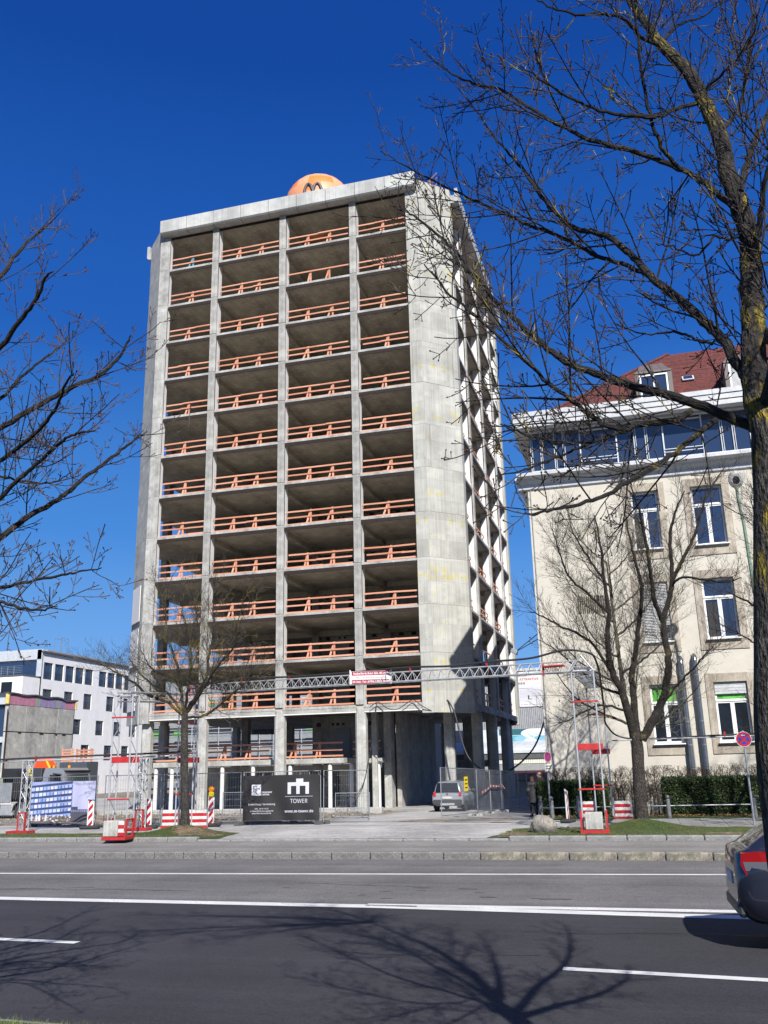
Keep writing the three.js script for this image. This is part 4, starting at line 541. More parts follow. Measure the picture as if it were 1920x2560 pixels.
function pylon(label, pos, ry, h, w, o = {}) {        // two ladder legs, red ties, red tray with concrete block
  const t = thing('cable_pylon', label, 'pylon', pos, ry, 'cable bridge pylons');
  const d = o.d ?? .3; for (const s of [-1, 1]) { const x = s * w / 2; for (const z of [-d / 2, d / 2]) new MB().bar([x, .15, z], [x, h, z], .028, 8).build('leg', M.alu, t); const g = new MB(), n = Math.round(h / .55); if (!o.plain) for (let i = 0; i < n; i++) { const y0 = .4 + i * (h - .5) / n, y1 = y0 + (h - .5) / n; i % 2 ? g.bar([x, y0, -d / 2], [x, y1, d / 2], .012, 5) : g.bar([x, y0, d / 2], [x, y1, -d / 2], .012, 5); } else for (let i = 0; i < 2; i++) g.bar([x, 1.2 + i * 2.5, -d / 2], [x, 1.2 + i * 2.5, d / 2], .012, 5); g.build('lacing', M.alu, t); }
  for (const y of [1.28, 3.95]) B(0, y, d / 2 + .02, w + .1, .05, .04, { b: .006 }).build('tie', M.red, t);
  const pl = B(0, 2.55, d / 2, w - .02, .2, .03, { b: .006 }).build('tie_plate', M.red, t); B(w * .35, 2.55, -d / 2, w * .6, .2, .03, { b: .006 }).build('tie_plate', M.red, t);
  new MB().bar([-w / 2 - .05, h - .03, 0], [w / 2 + .05, h - .03, 0], .03, 8).build('head_bar', M.alu, t);
  if (o.tray !== false) { const f = new MB(); f.box(0, .05, .1, w + .16, .1, .85, { b: .01 }); for (const s of [-1, 1]) { f.box(s * (w / 2 + .03), .35, .35, .06, .62, .07, { b: .006 }); f.box(s * (w / 2 + .03), .35, -.2, .06, .62, .07, { b: .006 }); f.box(s * (w / 2 + .03), .63, .08, .05, .05, .6, { b: .006 }); } f.build('tray', M.red, t); B((o.blk ?? 0), .36, .22, o.bw ?? .52, .5, .5, { b: .02 }).build('ballast_block', M.block, t);
    if (o.stripes) for (let k = 0; k < 4; k++) B(w / 2 - .08, .18 + k * .12, .5, .2, .115, .02).build('stripe', k % 2 ? M.whitePaint : M.redRefl, t); }
  return t;
}
pylon('lattice pylon with red and white tray on the left grass verge', [-17.25, .2, -28.2], 8 * RAD, 4.72, .66, { d: .55, blk: -.14, bw: .5, stripes: true });
pylon('lattice pylon half hidden behind the left pavement tree', [-17.65, .2, -33.5], 8 * RAD, 5.2, .66, { d: .4, tray: false });
pylon('tall pylon with red tray and pale concrete block on the right verge beside the boulder', [-1.84, .22, -29.95], 2 * RAD, 4.95, .7, { d: .1, plain: true });
pylon('rear pylon behind the red tray pylon, between two striped barriers', [-1.88, .15, -37.4], 2 * RAD, 5.2, .62, { d: .1, plain: true, tray: false });
{ // short head trusses that join the pylons front to back
  const a = thing('head_truss', 'short lattice truss joining the tops of the two left pylons', 'truss'); lattice4(a, [-17.25, 4.85, -28.0], [-17.6, 5.15, -33.6], UX, UY, .5, .3, .5);
  const b = thing('head_truss', 'short lattice truss joining the tops of the two right pylons', 'truss'); lattice4(b, [-1.84, 5.12, -29.8], [-1.88, 5.3, -37.5], UX, UY, .5, .3, .4); new MB().bar([-2.2, 5.14, -29.8], [-1.84, 5.62, -29.8], .025, 6).bar([-1.48, 5.14, -29.8], [-1.84, 5.62, -29.8], .025, 6).build('gable', M.alu, b);
}
const TL = [-17.7, 5.38, -33.6], TR = [-1.9, 5.18, -30.1];
{ // main truss, triangular
  const t = thing('truss_beam', 'long silver lattice truss carrying cables over the site entrance', 'truss'); const A = V(...TL), E = V(...TR), d = E.clone().sub(A).normalize(), side = V().crossVectors(d, UY).normalize();
  const P = (s, k) => { const p = A.clone().lerp(E, s); if (k === 0) p.y += .3; else { p.addScaledVector(side, k * .16); p.y -= .04; } return [p.x, p.y, p.z]; };
  for (const k of [0, -1, 1]) new MB().bar(P(0, k), P(1, k), .025, 8).build('chord', M.alu, t);
  const n = 44; for (let i = 0; i < n; i++) { const g = new MB(); for (const k of [-1, 1]) { g.bar(P(i / n, k), P((i + .5) / n, 0), .012, 5); g.bar(P((i + .5) / n, 0), P((i + 1) / n, k), .012, 5); } g.bar(P(i / n, -1), P((i + 1) / n, 1), .01, 5); g.build('lacing', M.alu, t); }
  for (const s of [.012, .93]) { const p = P(s, 1); B(p[0] + .3, p[1] + .2, p[2], .7, .04, .4, { b: .006, ry: -.22 }).build('end_bracket', M.red, t); B(p[0] - .05, p[1] + .1, p[2], .05, .4, .05, { b: .006 }).build('end_bracket', M.red, t); }
  for (const s of [.16, .3, .62, .8]) { const p = P(s, 0); B(p[0], p[1] + .06, p[2], .05, .14, .05).build('cable_clip', M.redRefl, t); }
}
{ // sign board on the truss
  const tx = canvasTex(1024, 320, (g, w, h) => { g.fillStyle = '#eeeef2'; g.fillRect(0, 0, w, h); g.fillStyle = '#a8182f'; g.fillRect(28, 0, w - 56, 104); g.fillRect(28, 214, w - 56, 106); g.textAlign = 'center'; g.fillStyle = '#fff'; g.font = 'bold 78px sans-serif'; g.fillText('Kabelbrücken bis 45 m !', w / 2, 80); g.font = 'bold 74px sans-serif'; g.fillText('24-Std.-Tel.:0700-112.0.2000', w / 2, 292, w - 80); g.fillStyle = '#a03a48'; g.font = '60px sans-serif'; g.fillText('KBS - Der Baustromspezialist', w / 2, 182, w - 80); });
  const t = thing('sign_board', 'red and white sign board with phone number hanging on the cable truss', 'sign', [-9.42, 5.43, -31.55], 12.5 * RAD);
  B(0, 0, 0, 1.44, .46, .04, { b: .004 }).build('panel', M.whitePaint, t); new MB().quadUV([-.72, -.22, .024], [.72, -.22, .024], [.72, .22, .024], [-.72, .22, .024]).build('print', new THREE.MeshStandardMaterial({ color: 0xcccccc, map: tx, roughness: .5 }), t); for (const s of [-.74, .74]) B(s, .02, .01, .05, .52, .06, { b: .01 }).build('edge_profile', M.whitePaint, t);
}
const cableObj = (label, pts, r = .022, name = 'cable') => { const c = new THREE.CatmullRomCurve3(pts.map(p => V(...p))); return single(name, new MB().tube(c.getPoints(pts.length * 10), r, 6).geo(), M.cable, label, 'cable'); };
{ const A = V(...TL), E = V(...TR), P = (s, dy) => { const p = A.clone().lerp(E, s); return [p.x, p.y + .37 + dy, p.z]; };
  cableObj('thick black cable lying on top of the long truss', [P(0, -.02), P(.1, 0), P(.16, .08), P(.3, .02), P(.45, .03), P(.62, .08), P(.72, .03), P(.8, .09), P(.9, .12), P(.97, .3), [-1.65, 5.75, -30.2], [-1.42, 5.5, -31.5], [-1.4, 4.2, -33.5], [-1.45, 3.6, -36.5], [-1.2, 3.3, -36.7], [-.6, 3.12, -36.7], [.5, 3.12, -36.7], [5, 3.2, -36.6], [9, 3.2, -36.6]], .035);
  cableObj('black cable hanging in a loop from the tower corner to the site hut', [[-13.0, 5.1, -55.4], [-12.4, 5.2, -54.6], [-11.6, 6.15, -54.9], [-11.2, 5.6, -54.8], [-10.2, 2.6, -54.4], [-8.6, 1.75, -54.2], [-6.6, 3.0, -54.5], [-5.2, 6.3, -55]], .05);
  cableObj('thin cable sagging below the first floor edge', [[-16.2, 5.9, -54.1], [-15.7, 6.15, -54.1], [-15.1, 5.75, -54.05], [-14.5, 5.68, -54.05], [-13.9, 6.0, -54.1], [-13.5, 6.2, -54.15], [-13, 5.85, -54.1], [-12.4, 5.5, -54.3]], .025);
  cableObj('cable running down from the first floor edge to the hall column foot', [[-15.8, 6.1, -54.1], [-16.0, 4.5, -54.1], [-16.35, 2.8, -54.05], [-16.7, 1.4, -54.0], [-17.3, .3, -53.9], [-17.2, -.05, -53.8]], .028);
  const ring = []; for (let i = 0; i <= 60; i++) { const a = i / 60 * 6.283 * 4; ring.push(V(-17.45 + Math.cos(a) * .28, .28 + Math.sin(a) * .42, -53.75 + i * .003)); } single('hose_coil', new MB().tube(ring, .03, 5).geo(), M.cable, 'coil of black hose leaning at the hall column foot', 'hose');
}
{ // low cable run along the pavement, left and right: tube, cable and small masts
  const mast = (label, x, z, ry = 0) => { const t = thing('cable_mast', label, 'mast', [x, .2, z], ry, 'small cable masts'); const q = lattice4(t, [0, .1, 0], [0, 2.65, 0], UX, UZ, .26, .26, .34); const f = new MB().box(-.1, .05, 0, .95, .1, .5, { b: .01 }).box(-.14, .42, .13, .06, .7, .05).box(.16, .42, .13, .06, .7, .05).box(0, .75, .13, .36, .05, .05); f.build('foot_tray', M.red, t); return t; };
  mast('slim lattice mast with red foot beside the printed banner', -23.2, -31.1); mast('slim lattice mast with red foot between the left pylons', -18.95, -32.4);
  const tb = thing('cable_tube', 'silver tube with black cable along the left pavement', 'tube'); new MB().bar([-34, 2.72, -31], [-23.2, 2.86, -31.1], .03, 7).bar([-23.2, 2.86, -31.1], [-18.95, 2.9, -32.2], .03, 7).bar([-18.95, 2.9, -32.2], [-17.4, 2.95, -33.4], .03, 7).build('tube', M.alu, tb); const c = [[-34, 2.8, -31], [-28, 2.86, -31.05], [-23.2, 2.96, -31.1], [-21, 3.0, -31.7], [-18.95, 3.02, -32.2], [-17.4, 3.1, -33.4]].map(p => V(...p)); new MB().tube(new THREE.CatmullRomCurve3(c).getPoints(40), .035, 6).build('cable', M.cable, tb);
  for (const [x, y, z] of [[-24.2, 2.9, -31.1], [-20.2, 2.98, -31.9], [-22.9, 2.95, -31.15]]) B(x, y, z, .06, .16, .06).build('clip', M.redRefl, tb);
  const tr = thing('cable_tube', 'silver tube along the cream wall with a small red clip', 'tube'); new MB().bar([-1.5, 3.08, -36.7], [9, 3.12, -36.6], .028, 7).build('tube', M.alu, tr); B(2.75, 3.2, -36.65, .06, .16, .06).build('clip', M.redRefl, tr);
}
// ------------------------------------------------------------------ barriers, beacons
function barrier(label, x, z, ry, w = .62) { const t = thing('striped_barrier', label, 'barrier', [x, yG(z), z], ry, 'short striped barriers'); for (let k = 0; k < 5; k++) B(0, .16 + k * .115, 0, w, .112, .04, { b: .006 }).build('board', k % 2 ? M.redRefl : M.whitePaint, t); new MB().beam([-w / 2 + .05, .1, -.05], [w / 2 - .08, .65, -.05], .03, .05).build('stay', M.red, t); B(0, .05, 0, w + .08, .09, .16, { b: .01 }).build('foot', M.red, t); for (const s of [-1, 1]) B(s * (w / 2 + .03), .4, 0, .04, .75, .05).build('post', M.galv, t); return t; }
barrier('striped barrier left of the pylon behind the tree', -18.28, -33.45, 8 * RAD); barrier('striped barrier right of the tree trunk', -17.08, -33.4, 8 * RAD, .75); barrier('striped barrier left of the rear right pylon', -2.55, -37.5, 0, .55); barrier('striped barrier between the rear right pylon and the tree', -1.2, -37.5, 0, .6);
const tBeac = canvasTex(64, 256, (g, w, h) => { g.fillStyle = '#f0f0f0'; g.fillRect(0, 0, w, h); g.fillStyle = '#c01822'; for (let k = -1; k < 4; k++) { g.beginPath(); g.moveTo(8, k * 84 + 84); g.lineTo(56, k * 84 + 30); g.lineTo(56, k * 84 + 72); g.lineTo(8, k * 84 + 126); g.fill(); } });
const mBeac = new THREE.MeshStandardMaterial({ color: 0xcccccc, map: tBeac, roughness: .4 });
function beacon(label, x, z, ry, lamp) { const t = thing('warning_beacon', label, 'beacon', [x, yG(z), z], ry, 'striped warning beacons'); B(0, .62, 0, .27, 1.0, .05, { b: .02 }).build('blade', M.whitePaint, t); new MB().quadUV([-.115, .14, .027], [.115, .14, .027], [.115, 1.1, .027], [-.115, 1.1, .027]).build('stripes', mBeac, t); B(0, .06, 0, .75, .12, .4, { b: .04 }).build('foot', M.rubber, t); B(-.1, 1.14, 0, .06, .07, .04, { b: .01 }).build('peg', M.whitePaint, t); if (lamp) { B(0, 1.22, .02, .2, .2, .12, { b: .03 }).build('lamp_body', M.yellow, t); new MB().lathe([[0, -.06], [.1, -.05], [.11, 0], [.1, .05], [0, .06]], 14, 0, 1.42, .02, 'z').build('lamp_lens', M.orangeLamp, t); } return t; }
beacon('red and white warning beacon at the right edge of the printed banner', -21.8, -33.4, .25); beacon('red and white warning beacon between the left pylons', -19.2, -33.4, .3); beacon('red and white warning beacon with a yellow lamp on top', -16.95, -34.3, .25, true); beacon('warning beacon seen edge-on beside the left hedge', -3.1, -35.2, 1.35);
// ------------------------------------------------------------------ mesh fence panels on concrete feet
const wireCache = {};
function wireGeo(L, H) { const k = L.toFixed(2) + H; if (wireCache[k]) return wireCache[k]; const m = new MB(), n = Math.round(L / .11), r = .0045; const w = (a, b) => m.bar(a, b, r, 3); for (let i = 1; i < n; i++) { const x = -L / 2 + L * i / n; w([x, .12, 0], [x, H - .02, 0]); } for (const f of [.2, .45, .7, .9]) w([-L / 2, .12 + (H - .14) * f, .006], [L / 2, .12 + (H - .14) * f, .006]); return wireCache[k] = m.geo(); }
function fence(label, a, b, o = {}) {
  const H = o.h ?? 2.0, dx = b[0] - a[0], dz = b[1] - a[1], L = Math.hypot(dx, dz) - .05, cx = (a[0] + b[0]) / 2, cz = (a[1] + b[1]) / 2, ya = o.y ?? yG(a[1]), yb = o.y ?? yG(b[1]);
  const t = thing('mesh_fence', label, 'fence', [cx, (ya + yb) / 2 + .05, cz], -Math.atan2(dz, dx), 'mesh fence panels'); const tilt = o.lean || 0; t.rotation.order = 'YXZ'; t.rotation.z = Math.atan2(yb - ya, L); t.rotation.x = tilt;
  for (const s of [-1, 1]) new MB().bar([s * L / 2, .0, 0], [s * L / 2, H, 0], .021, 8).build('upright', M.galv, t);
  for (const y of [.12, H - .02]) new MB().bar([-L / 2, y, 0], [L / 2, y, 0], .017, 8).build('rail', M.galv, t);
  const wm = part('wire_mesh', wireGeo(L, H), M.galv, t); wm.userData.kind = 'stuff'; return t;
}
function fenceFoot(label, x, z, ry, m = M.concB) { const t = thing('ballast_stone', label, 'ballast', [x, yG(z), z], ry, 'ballast stones under the fence'); new MB().profZ([[-.36, 0], [.36, 0], [.34, .13], [.14, .14], [.1, .09], [-.1, .09], [-.14, .14], [-.34, .13]], -.11, .11).build('block', m, t); B(0, .06, .112, .1, .05, .01).build('painted_grip_shade', M.black, t); return t; }  // grip hole is a black block, its shade painted on the side
fence('mesh fence panel at the left edge before the truck', [-29.0, -34.75], [-25.5, -34.6]); 
fence('mesh fence panel carrying the printed building banner', [-25.45, -34.55], [-22.05, -34.2]);
fence('mesh fence panel right of the printed banner', [-21.85, -34.4], [-19.4, -34.7]); fence('mesh fence panel behind the left tree trunk', [-19.35, -34.75], [-15.98, -35.0]);
fence('mesh fence panel carrying the black banner', [-15.92, -35.03], [-12.68, -35.32]); fence('mesh gate leaf standing open right of the black banner', [-12.62, -35.35], [-11.3, -37.2]);
fence('second inner mesh panel behind the open gate leaf', [-13.1, -38.2], [-11.6, -38.4], { h: 1.1 }); fence('low inner mesh panel left of the black banner', [-19.2, -40], [-16.1, -40.3], { h: 1.2 });
const rf = [[-8.5, -38.3], [-7.9, -43.4], [-7.85, -46.8], [-7.65, -49.1], [-7.6, -51.6], [-7.5, -54.6], [-7.3, -57], [-7.0, -59]];
rf.slice(0, -1).forEach((p, i) => fence(['mesh gate leaf standing open in front of the white car', 'mesh fence panel right of the white car, second from the gate', 'mesh fence panel in the receding right run, third from the gate', 'mesh fence panel in the receding right run, fourth from the gate', 'mesh fence panel in the receding right run, fifth from the gate', 'mesh fence panel in the receding right run, sixth from the gate', 'last mesh fence panel of the receding right run'][i], p, rf[i + 1], { h: 2.05 }));
fence('mesh fence panel behind the two people', [-6.9, -59], [-4.8, -58.8]);
[[-25.48, -34.6, 1.5, 'dark fence foot under the left end of the printed banner'], [-21.95, -34.3, 1.5, 'dark fence foot by the warning beacon beside the printed banner'], [-19.38, -34.75, 1.4, 'dark fence foot left of the tree trunk'], [-15.95, -35.0, 1.4, 'dark fence foot under the left end of the black banner'], [-12.65, -35.35, 1.2, 'grey fence foot at the right end of the black banner']].forEach(([x, z, r, l]) => fenceFoot(l, x, z, r, M.darkGrey));
[[-7.95, -43.0, .1, 'grey fence foot at the gate hinge beside the white car'], [-7.85, -46.6, .1, 'grey fence foot in the receding right run'], [-7.65, -49, .1, 'second grey fence foot in the receding right run']].forEach(([x, z, r, l]) => fenceFoot(l, x, z, r));
// ------------------------------------------------------------------ banners
function cloth(w, h, nx, ny, wob, mat, name, parent) { const m = new MB(), P = (i, j) => { const u = i / nx, v = j / ny; return [(u - .5) * w, v * h, wob(u, v)]; }; for (let i = 0; i < nx; i++) for (let j = 0; j < ny; j++) { const a = P(i, j), b = P(i + 1, j), c = P(i + 1, j + 1), d = P(i, j + 1); m.quadUV(a, b, c, d, i / nx, j / ny, (i + 1) / nx, (j + 1) / ny); m.quadUV([b[0], b[1], b[2] - .004], [a[0], a[1], a[2] - .004], [d[0], d[1], d[2] - .004], [c[0], c[1], c[2] - .004], (i + 1) / nx, j / ny, i / nx, (j + 1) / ny); } return m.build(name, mat, parent); }
{
  const tx = canvasTex(1024, 560, (g, w, h) => { g.fillStyle = '#222023'; g.fillRect(0, 0, w, h);
    g.fillStyle = '#e8e8ef'; g.fillRect(115, 115, 125, 135); g.fillStyle = '#222023'; g.font = '110px serif'; g.fillText('F', 124, 210); g.fillText('C', 160, 240); g.fillStyle = '#efeff4'; g.font = 'bold 27px sans-serif'; g.fillText('FIDUCIARY', 246, 222); g.fillText('CAPITAL', 246, 250);
    g.font = '31px sans-serif'; g.textAlign = 'center'; g.fillText('Entwicklung / Vermietung', 252, 372); g.font = '24px sans-serif'; g.fillText('089 - 64 99 19 03', 252, 424); g.fillText('m-tower@fiduciarycapital.de', 252, 452); g.fillText('www.fiduciarycapital.de', 252, 480);
    g.fillStyle = '#dcdde8'; g.fillRect(600, 95, 285, 45); g.fillRect(715, 50, 95, 48); g.fillRect(600, 95, 45, 145); g.fillRect(717, 95, 46, 145); g.fillRect(840, 95, 45, 145); g.fillRect(565, 268, 370, 4); g.font = '72px sans-serif'; g.fillText('TOWER', 752, 352); g.font = 'bold 47px sans-serif'; g.fillText('www.m-tower.de', 752, 468); });
  const t = thing('black_banner', 'black banner with white lettering and a white m emblem tied to the mesh fence', 'banner', [-14.3, .42, -35.14], -Math.atan2(-.29, 3.24)); t.position.y = .38;
  cloth(3.16, 1.72, 26, 10, (u, v) => .05 + .035 * Math.sin(u * 9 + v * 2) * (1 - v * .6) + .025 * Math.sin(u * 21 + v * 5) * (1 - v), new THREE.MeshStandardMaterial({ color: 0xcccccc, map: tx, roughness: .75 }), 'fabric', t);
  const e = new MB(); for (let k = 0; k < 9; k++) { e.bar([-1.55 + k * .388, 1.7, .04], [-1.55 + k * .388, 1.8, .0], .006, 4); } e.build('cable_ties', M.whitePaint, t);
  const t2 = thing('printed_banner', 'banner printed with a picture of a blue glass office block tied to the mesh fence', 'banner', [-23.75, .42, -34.32], -Math.atan2(.35, 3.4));
  const rg = rngOf(300); const p2 = canvasTex(1024, 640, (g, w, h) => { g.fillStyle = '#c9c9ea'; g.fillRect(0, 0, w, h); g.fillStyle = '#a9b4e6'; g.fillRect(0, 0, w * .66, h);
    g.save(); for (let r = 0; r < 6; r++) { const yl = 60 + r * 92, yr = 40 + r * 92 - 20; g.fillStyle = '#3d4a78'; g.beginPath(); g.moveTo(0, yl); g.lineTo(665, yr - 20); g.lineTo(665, yr + 18); g.lineTo(0, yl + 34); g.fill(); for (let k = 0; k < 11; k++) { const x0 = 6 + k * 60, t0 = k / 11; g.fillStyle = ['#cfdcf8', '#9db9ef', '#7d9fe2', '#dfe3fa', '#b9c9f4'][rg() * 5 | 0]; const y0 = yl + 34 - t0 * 40; g.fillRect(x0, y0, 50, 54 - (r > 4 ? 6 : 0)); g.fillStyle = 'rgba(255,255,255,.35)'; g.fillRect(x0 + 8 + rg() * 20, y0, 10, 54); g.fillStyle = '#43507e'; g.fillRect(x0 + 50, y0 - 6, 10, 66); } } g.restore();
    g.fillStyle = '#4a4f6c'; g.fillRect(660, 400, 110, 40); g.fillRect(650, 440, 374, 50); g.fillStyle = '#8d96bb'; for (let k = 0; k < 12; k++) g.fillRect(660 + k * 30, 448, 20, 34); g.fillStyle = '#5c5a64'; g.fillRect(650, 490, 374, 150); g.fillStyle = '#6f5f5c'; g.fillRect(0, 545, 650, 95); for (let k = 0; k < 140; k++) { g.fillStyle = ['#e9e6ec', '#56703a', '#9a6a5c', '#cfc9d2', '#3e3d48', '#7b8c4d'][rg() * 6 | 0]; g.fillRect(rg() * 640, 545 + rg() * 70, 6 + rg() * 30, 4 + rg() * 18); } for (const x of [20, 100, 145, 250]) { g.fillStyle = ['#dfe0ef', '#efeaf2', '#e4e4ee', '#2e2f3a'][x % 4]; g.fillRect(x, 540, 34, 80); g.beginPath(); g.arc(x + 17, 530, 12, 0, 7); g.fill(); } });
  cloth(3.3, 1.62, 26, 10, (u, v) => .05 + .03 * Math.sin(u * 8 + v * 3) * (1 - v * .5) + .015 * Math.sin(u * 25), new THREE.MeshStandardMaterial({ color: 0xcccccc, map: p2, roughness: .7 }), 'fabric', t2);
  const ySign = (label, x, y, z, ry, w = .42, h = .4) => { const s = thing('yellow_sign', label, 'sign', [x, y, z], ry, 'yellow warning signs'); B(0, 0, 0, w, h, .012, { b: .004 }).build('plate', M.yellow, s); const tx2 = new MB(); for (let k = 0; k < 3; k++) tx2.box(0, h * .28 - k * h * .27, .008, w * .72, h * .08, .004); tx2.build('lettering', M.black, s); };
  ySign('small yellow warning sign on the fence between the left pylons', -18.45, 1.42, -34.75, .08, .4, .3); ySign('small yellow warning sign on the open gate before the white car', -8.05, 1.5, -41.6, 1.4, .45, .62); ySign('yellow warning sign on the far right fence', -5.9, 1.2, -58.85, 0, .4, .45);
  const tape = thing('barrier_tape', 'red and white barrier tape tied along the receding right fence', 'tape'); const pts = [[-7.82, 1.05, -43.5], [-7.8, 1.3, -46.6], [-7.6, 1.28, -48.8], [-7.55, 1.0, -50]]; for (let i = 0; i < 3; i++) for (let k = 0; k < 8; k++) { const f = s => { const p = V(...pts[i]).lerp(V(...pts[i + 1]), s); return [p.x + .06, p.y - .05 * Math.sin(s * 3.14), p.z]; }; new MB().beam(f(k / 8), f((k + 1) / 8), .006, .09).build('strip', k % 2 ? M.whitePaint : M.redRefl, tape); }
}
// ------------------------------------------------------------------ street furniture on the right
{
  for (const [x, z, l] of [[-4.65, -40.4, 'grey ball-topped bollard beside the two people'], [-4.0, -38.6, 'grey ball-topped bollard at the no-stopping sign'], [.5, -38.0, 'grey ball-topped bollard left of the right hedge'], [3.62, -38.2, 'grey ball-topped bollard right of the right hedge'], [-2.9, -38.0, 'grey bollard behind the left striped barrier']]) { const t = thing('bollard', l, 'bollard', [x, yG(z), z], 0, 'bollards with rail'); new MB().lathe([[.085, 0], [.08, .02], [.075, .68], [.06, .7], [.045, .72], [.07, .76], [.075, .8], [.06, .85], [0, .875]], 16, 0, 0, 0).build('post', M.bollard, t); }
  const t = thing('tube_rail', 'low horizontal steel tube rail running between the bollards', 'rail'); new MB().tube([V(-4.65, .5, -40.4), V(-4.0, .56, -38.6), V(-2.9, .6, -38.05), V(.5, .62, -38.0), V(3.62, .63, -38.2), V(9, .63, -38.4)], .025, 8).build('tube', M.galv, t);
}
function noStop(name, label, pos, postH, discY, r, postMat, ry = 0, extra) {
  const tx = canvasTex(256, 256, (g, w) => { g.fillStyle = '#e9e9ec'; g.beginPath(); g.arc(128, 128, 127, 0, 7); g.fill(); g.fillStyle = '#cc2430'; g.beginPath(); g.arc(128, 128, 119, 0, 7); g.fill(); g.fillStyle = '#2348b4'; g.beginPath(); g.arc(128, 128, 88, 0, 7); g.fill(); g.strokeStyle = '#cc2430'; g.lineWidth = 32; g.beginPath(); g.moveTo(55, 55); g.lineTo(201, 201); g.moveTo(201, 55); g.lineTo(55, 201); g.stroke(); if (extra !== 'old') { g.strokeStyle = g.fillStyle = '#fff'; g.lineWidth = 9; g.beginPath(); g.moveTo(158, 62); g.lineTo(108, 62); g.stroke(); g.beginPath(); g.moveTo(92, 62); g.lineTo(116, 46); g.lineTo(116, 78); g.fill(); } });
  const t = thing(name, label, 'road sign', pos, ry); new MB().bar([0, 0, -.05], [0, postH, -.05], .035, 10).build('post', postMat, t); new MB().lathe([[0, -.012], [r, -.012], [r, .0]], 32, 0, discY, 0, 'z').build('disc', M.galv, t);
  const g = new THREE.CircleGeometry(r, 36); const f = part('face', g, new THREE.MeshStandardMaterial({ color: 0xcccccc, map: tx, roughness: .35 }), t); f.position.set(0, discY, .004); return t;
}
noStop('no_stopping_sign', 'round blue and red no-stopping sign with a white arrow beside the mossy trunk', [3.05, .2, -33], 3.0, 2.72, .25, M.galv, -.05);
{ const t = noStop('no_stopping_sign', 'round no-stopping sign with a small plate below, beside the two people', [-4.05, .15, -38.8], 2.7, 2.4, .21, M.galv, .9, 'old'); B(0, 1.98, 0, .4, .3, .015, { b: .004 }).build('plate', M.whitePaint, t); const l = new MB(); for (let k = 0; k < 2; k++) l.box(0, 2.04 - k * .1, .009, .3, .035, .004); l.build('lettering', M.darkGrey, t); }
{ // street lamp
  const t = thing('street_lamp', 'tall green street lamp pole with round grey head in front of the cream building', 'lamp', [4.75, .1, -38.6]); const P = [V(0, 0, 0), V(-.02, 3, 0), V(-.05, 8, 0), V(-.12, 11.5, .05), V(-.22, 12.6, .12), V(-.24, 13.0, .25)]; new MB().tube(P, [.1, .085, .075, .065, .06, .055], 10).build('pole', M.lampGreen, t);
  const h = new MB().lathe([[0, .1], [.2, .09], [.29, .05], [.31, 0], [.29, -.05], [.18, -.09], [0, -.1]], 20, 0, 0, 0, 'z').build('head', std([.3, .29, .28], { roughness: .4 }), t); h.position.set(-.22, 13.35, .3); h.scale.set(1, 1.2, 1); h.rotation.x = .25; const g = new MB().lathe([[0, .11], [.14, .1], [.15, .08]], 16, 0, -.03, 0, 'z').build('lens', M.glass, h); B(0, -.34, 0, .12, .16, .12, { b: .02 }).build('neck', std([.3, .29, .28], { roughness: .4 }), h);
}
{ // boulder
  const g = new THREE.IcosahedronGeometry(1, 5), p = g.attributes.position, v = V(); const n3 = (x, y, z) => Math.sin(x * 2.1 + z) * Math.cos(y * 2.3 + x) * .12 + Math.sin(x * 5 + y * 4) * Math.cos(z * 6) * .05 + Math.sin(x * 13 + z * 9) * Math.cos(y * 12) * .02; for (let i = 0; i < p.count; i++) { v.fromBufferAttribute(p, i); const k = 1 + n3(v.x, v.y, v.z); v.multiplyScalar(k); v.x *= .42 + .05 * v.y; v.y = v.y * .34; v.z *= .33; p.setXYZ(i, v.x, v.y, v.z); } g.computeVertexNormals(); const uv = g.attributes.uv; for (let i = 0; i < p.count; i++) uv.setXY(i, p.getX(i) * 2, p.getY(i) * 2 + p.getZ(i));
  const m = single('boulder', g, M.boulder, 'rough grey boulder on the grass verge left of the red tray pylon', 'boulder'); m.position.set(-3.45, .4, -30.2);
}
single('manhole_cover', new MB().lathe([[0, .012], [.3, .012], [.31, 0]], 24, .95, .205, -32.2).geo(), M.darkGrey, 'round dark manhole cover in the paved walkway', 'manhole cover');
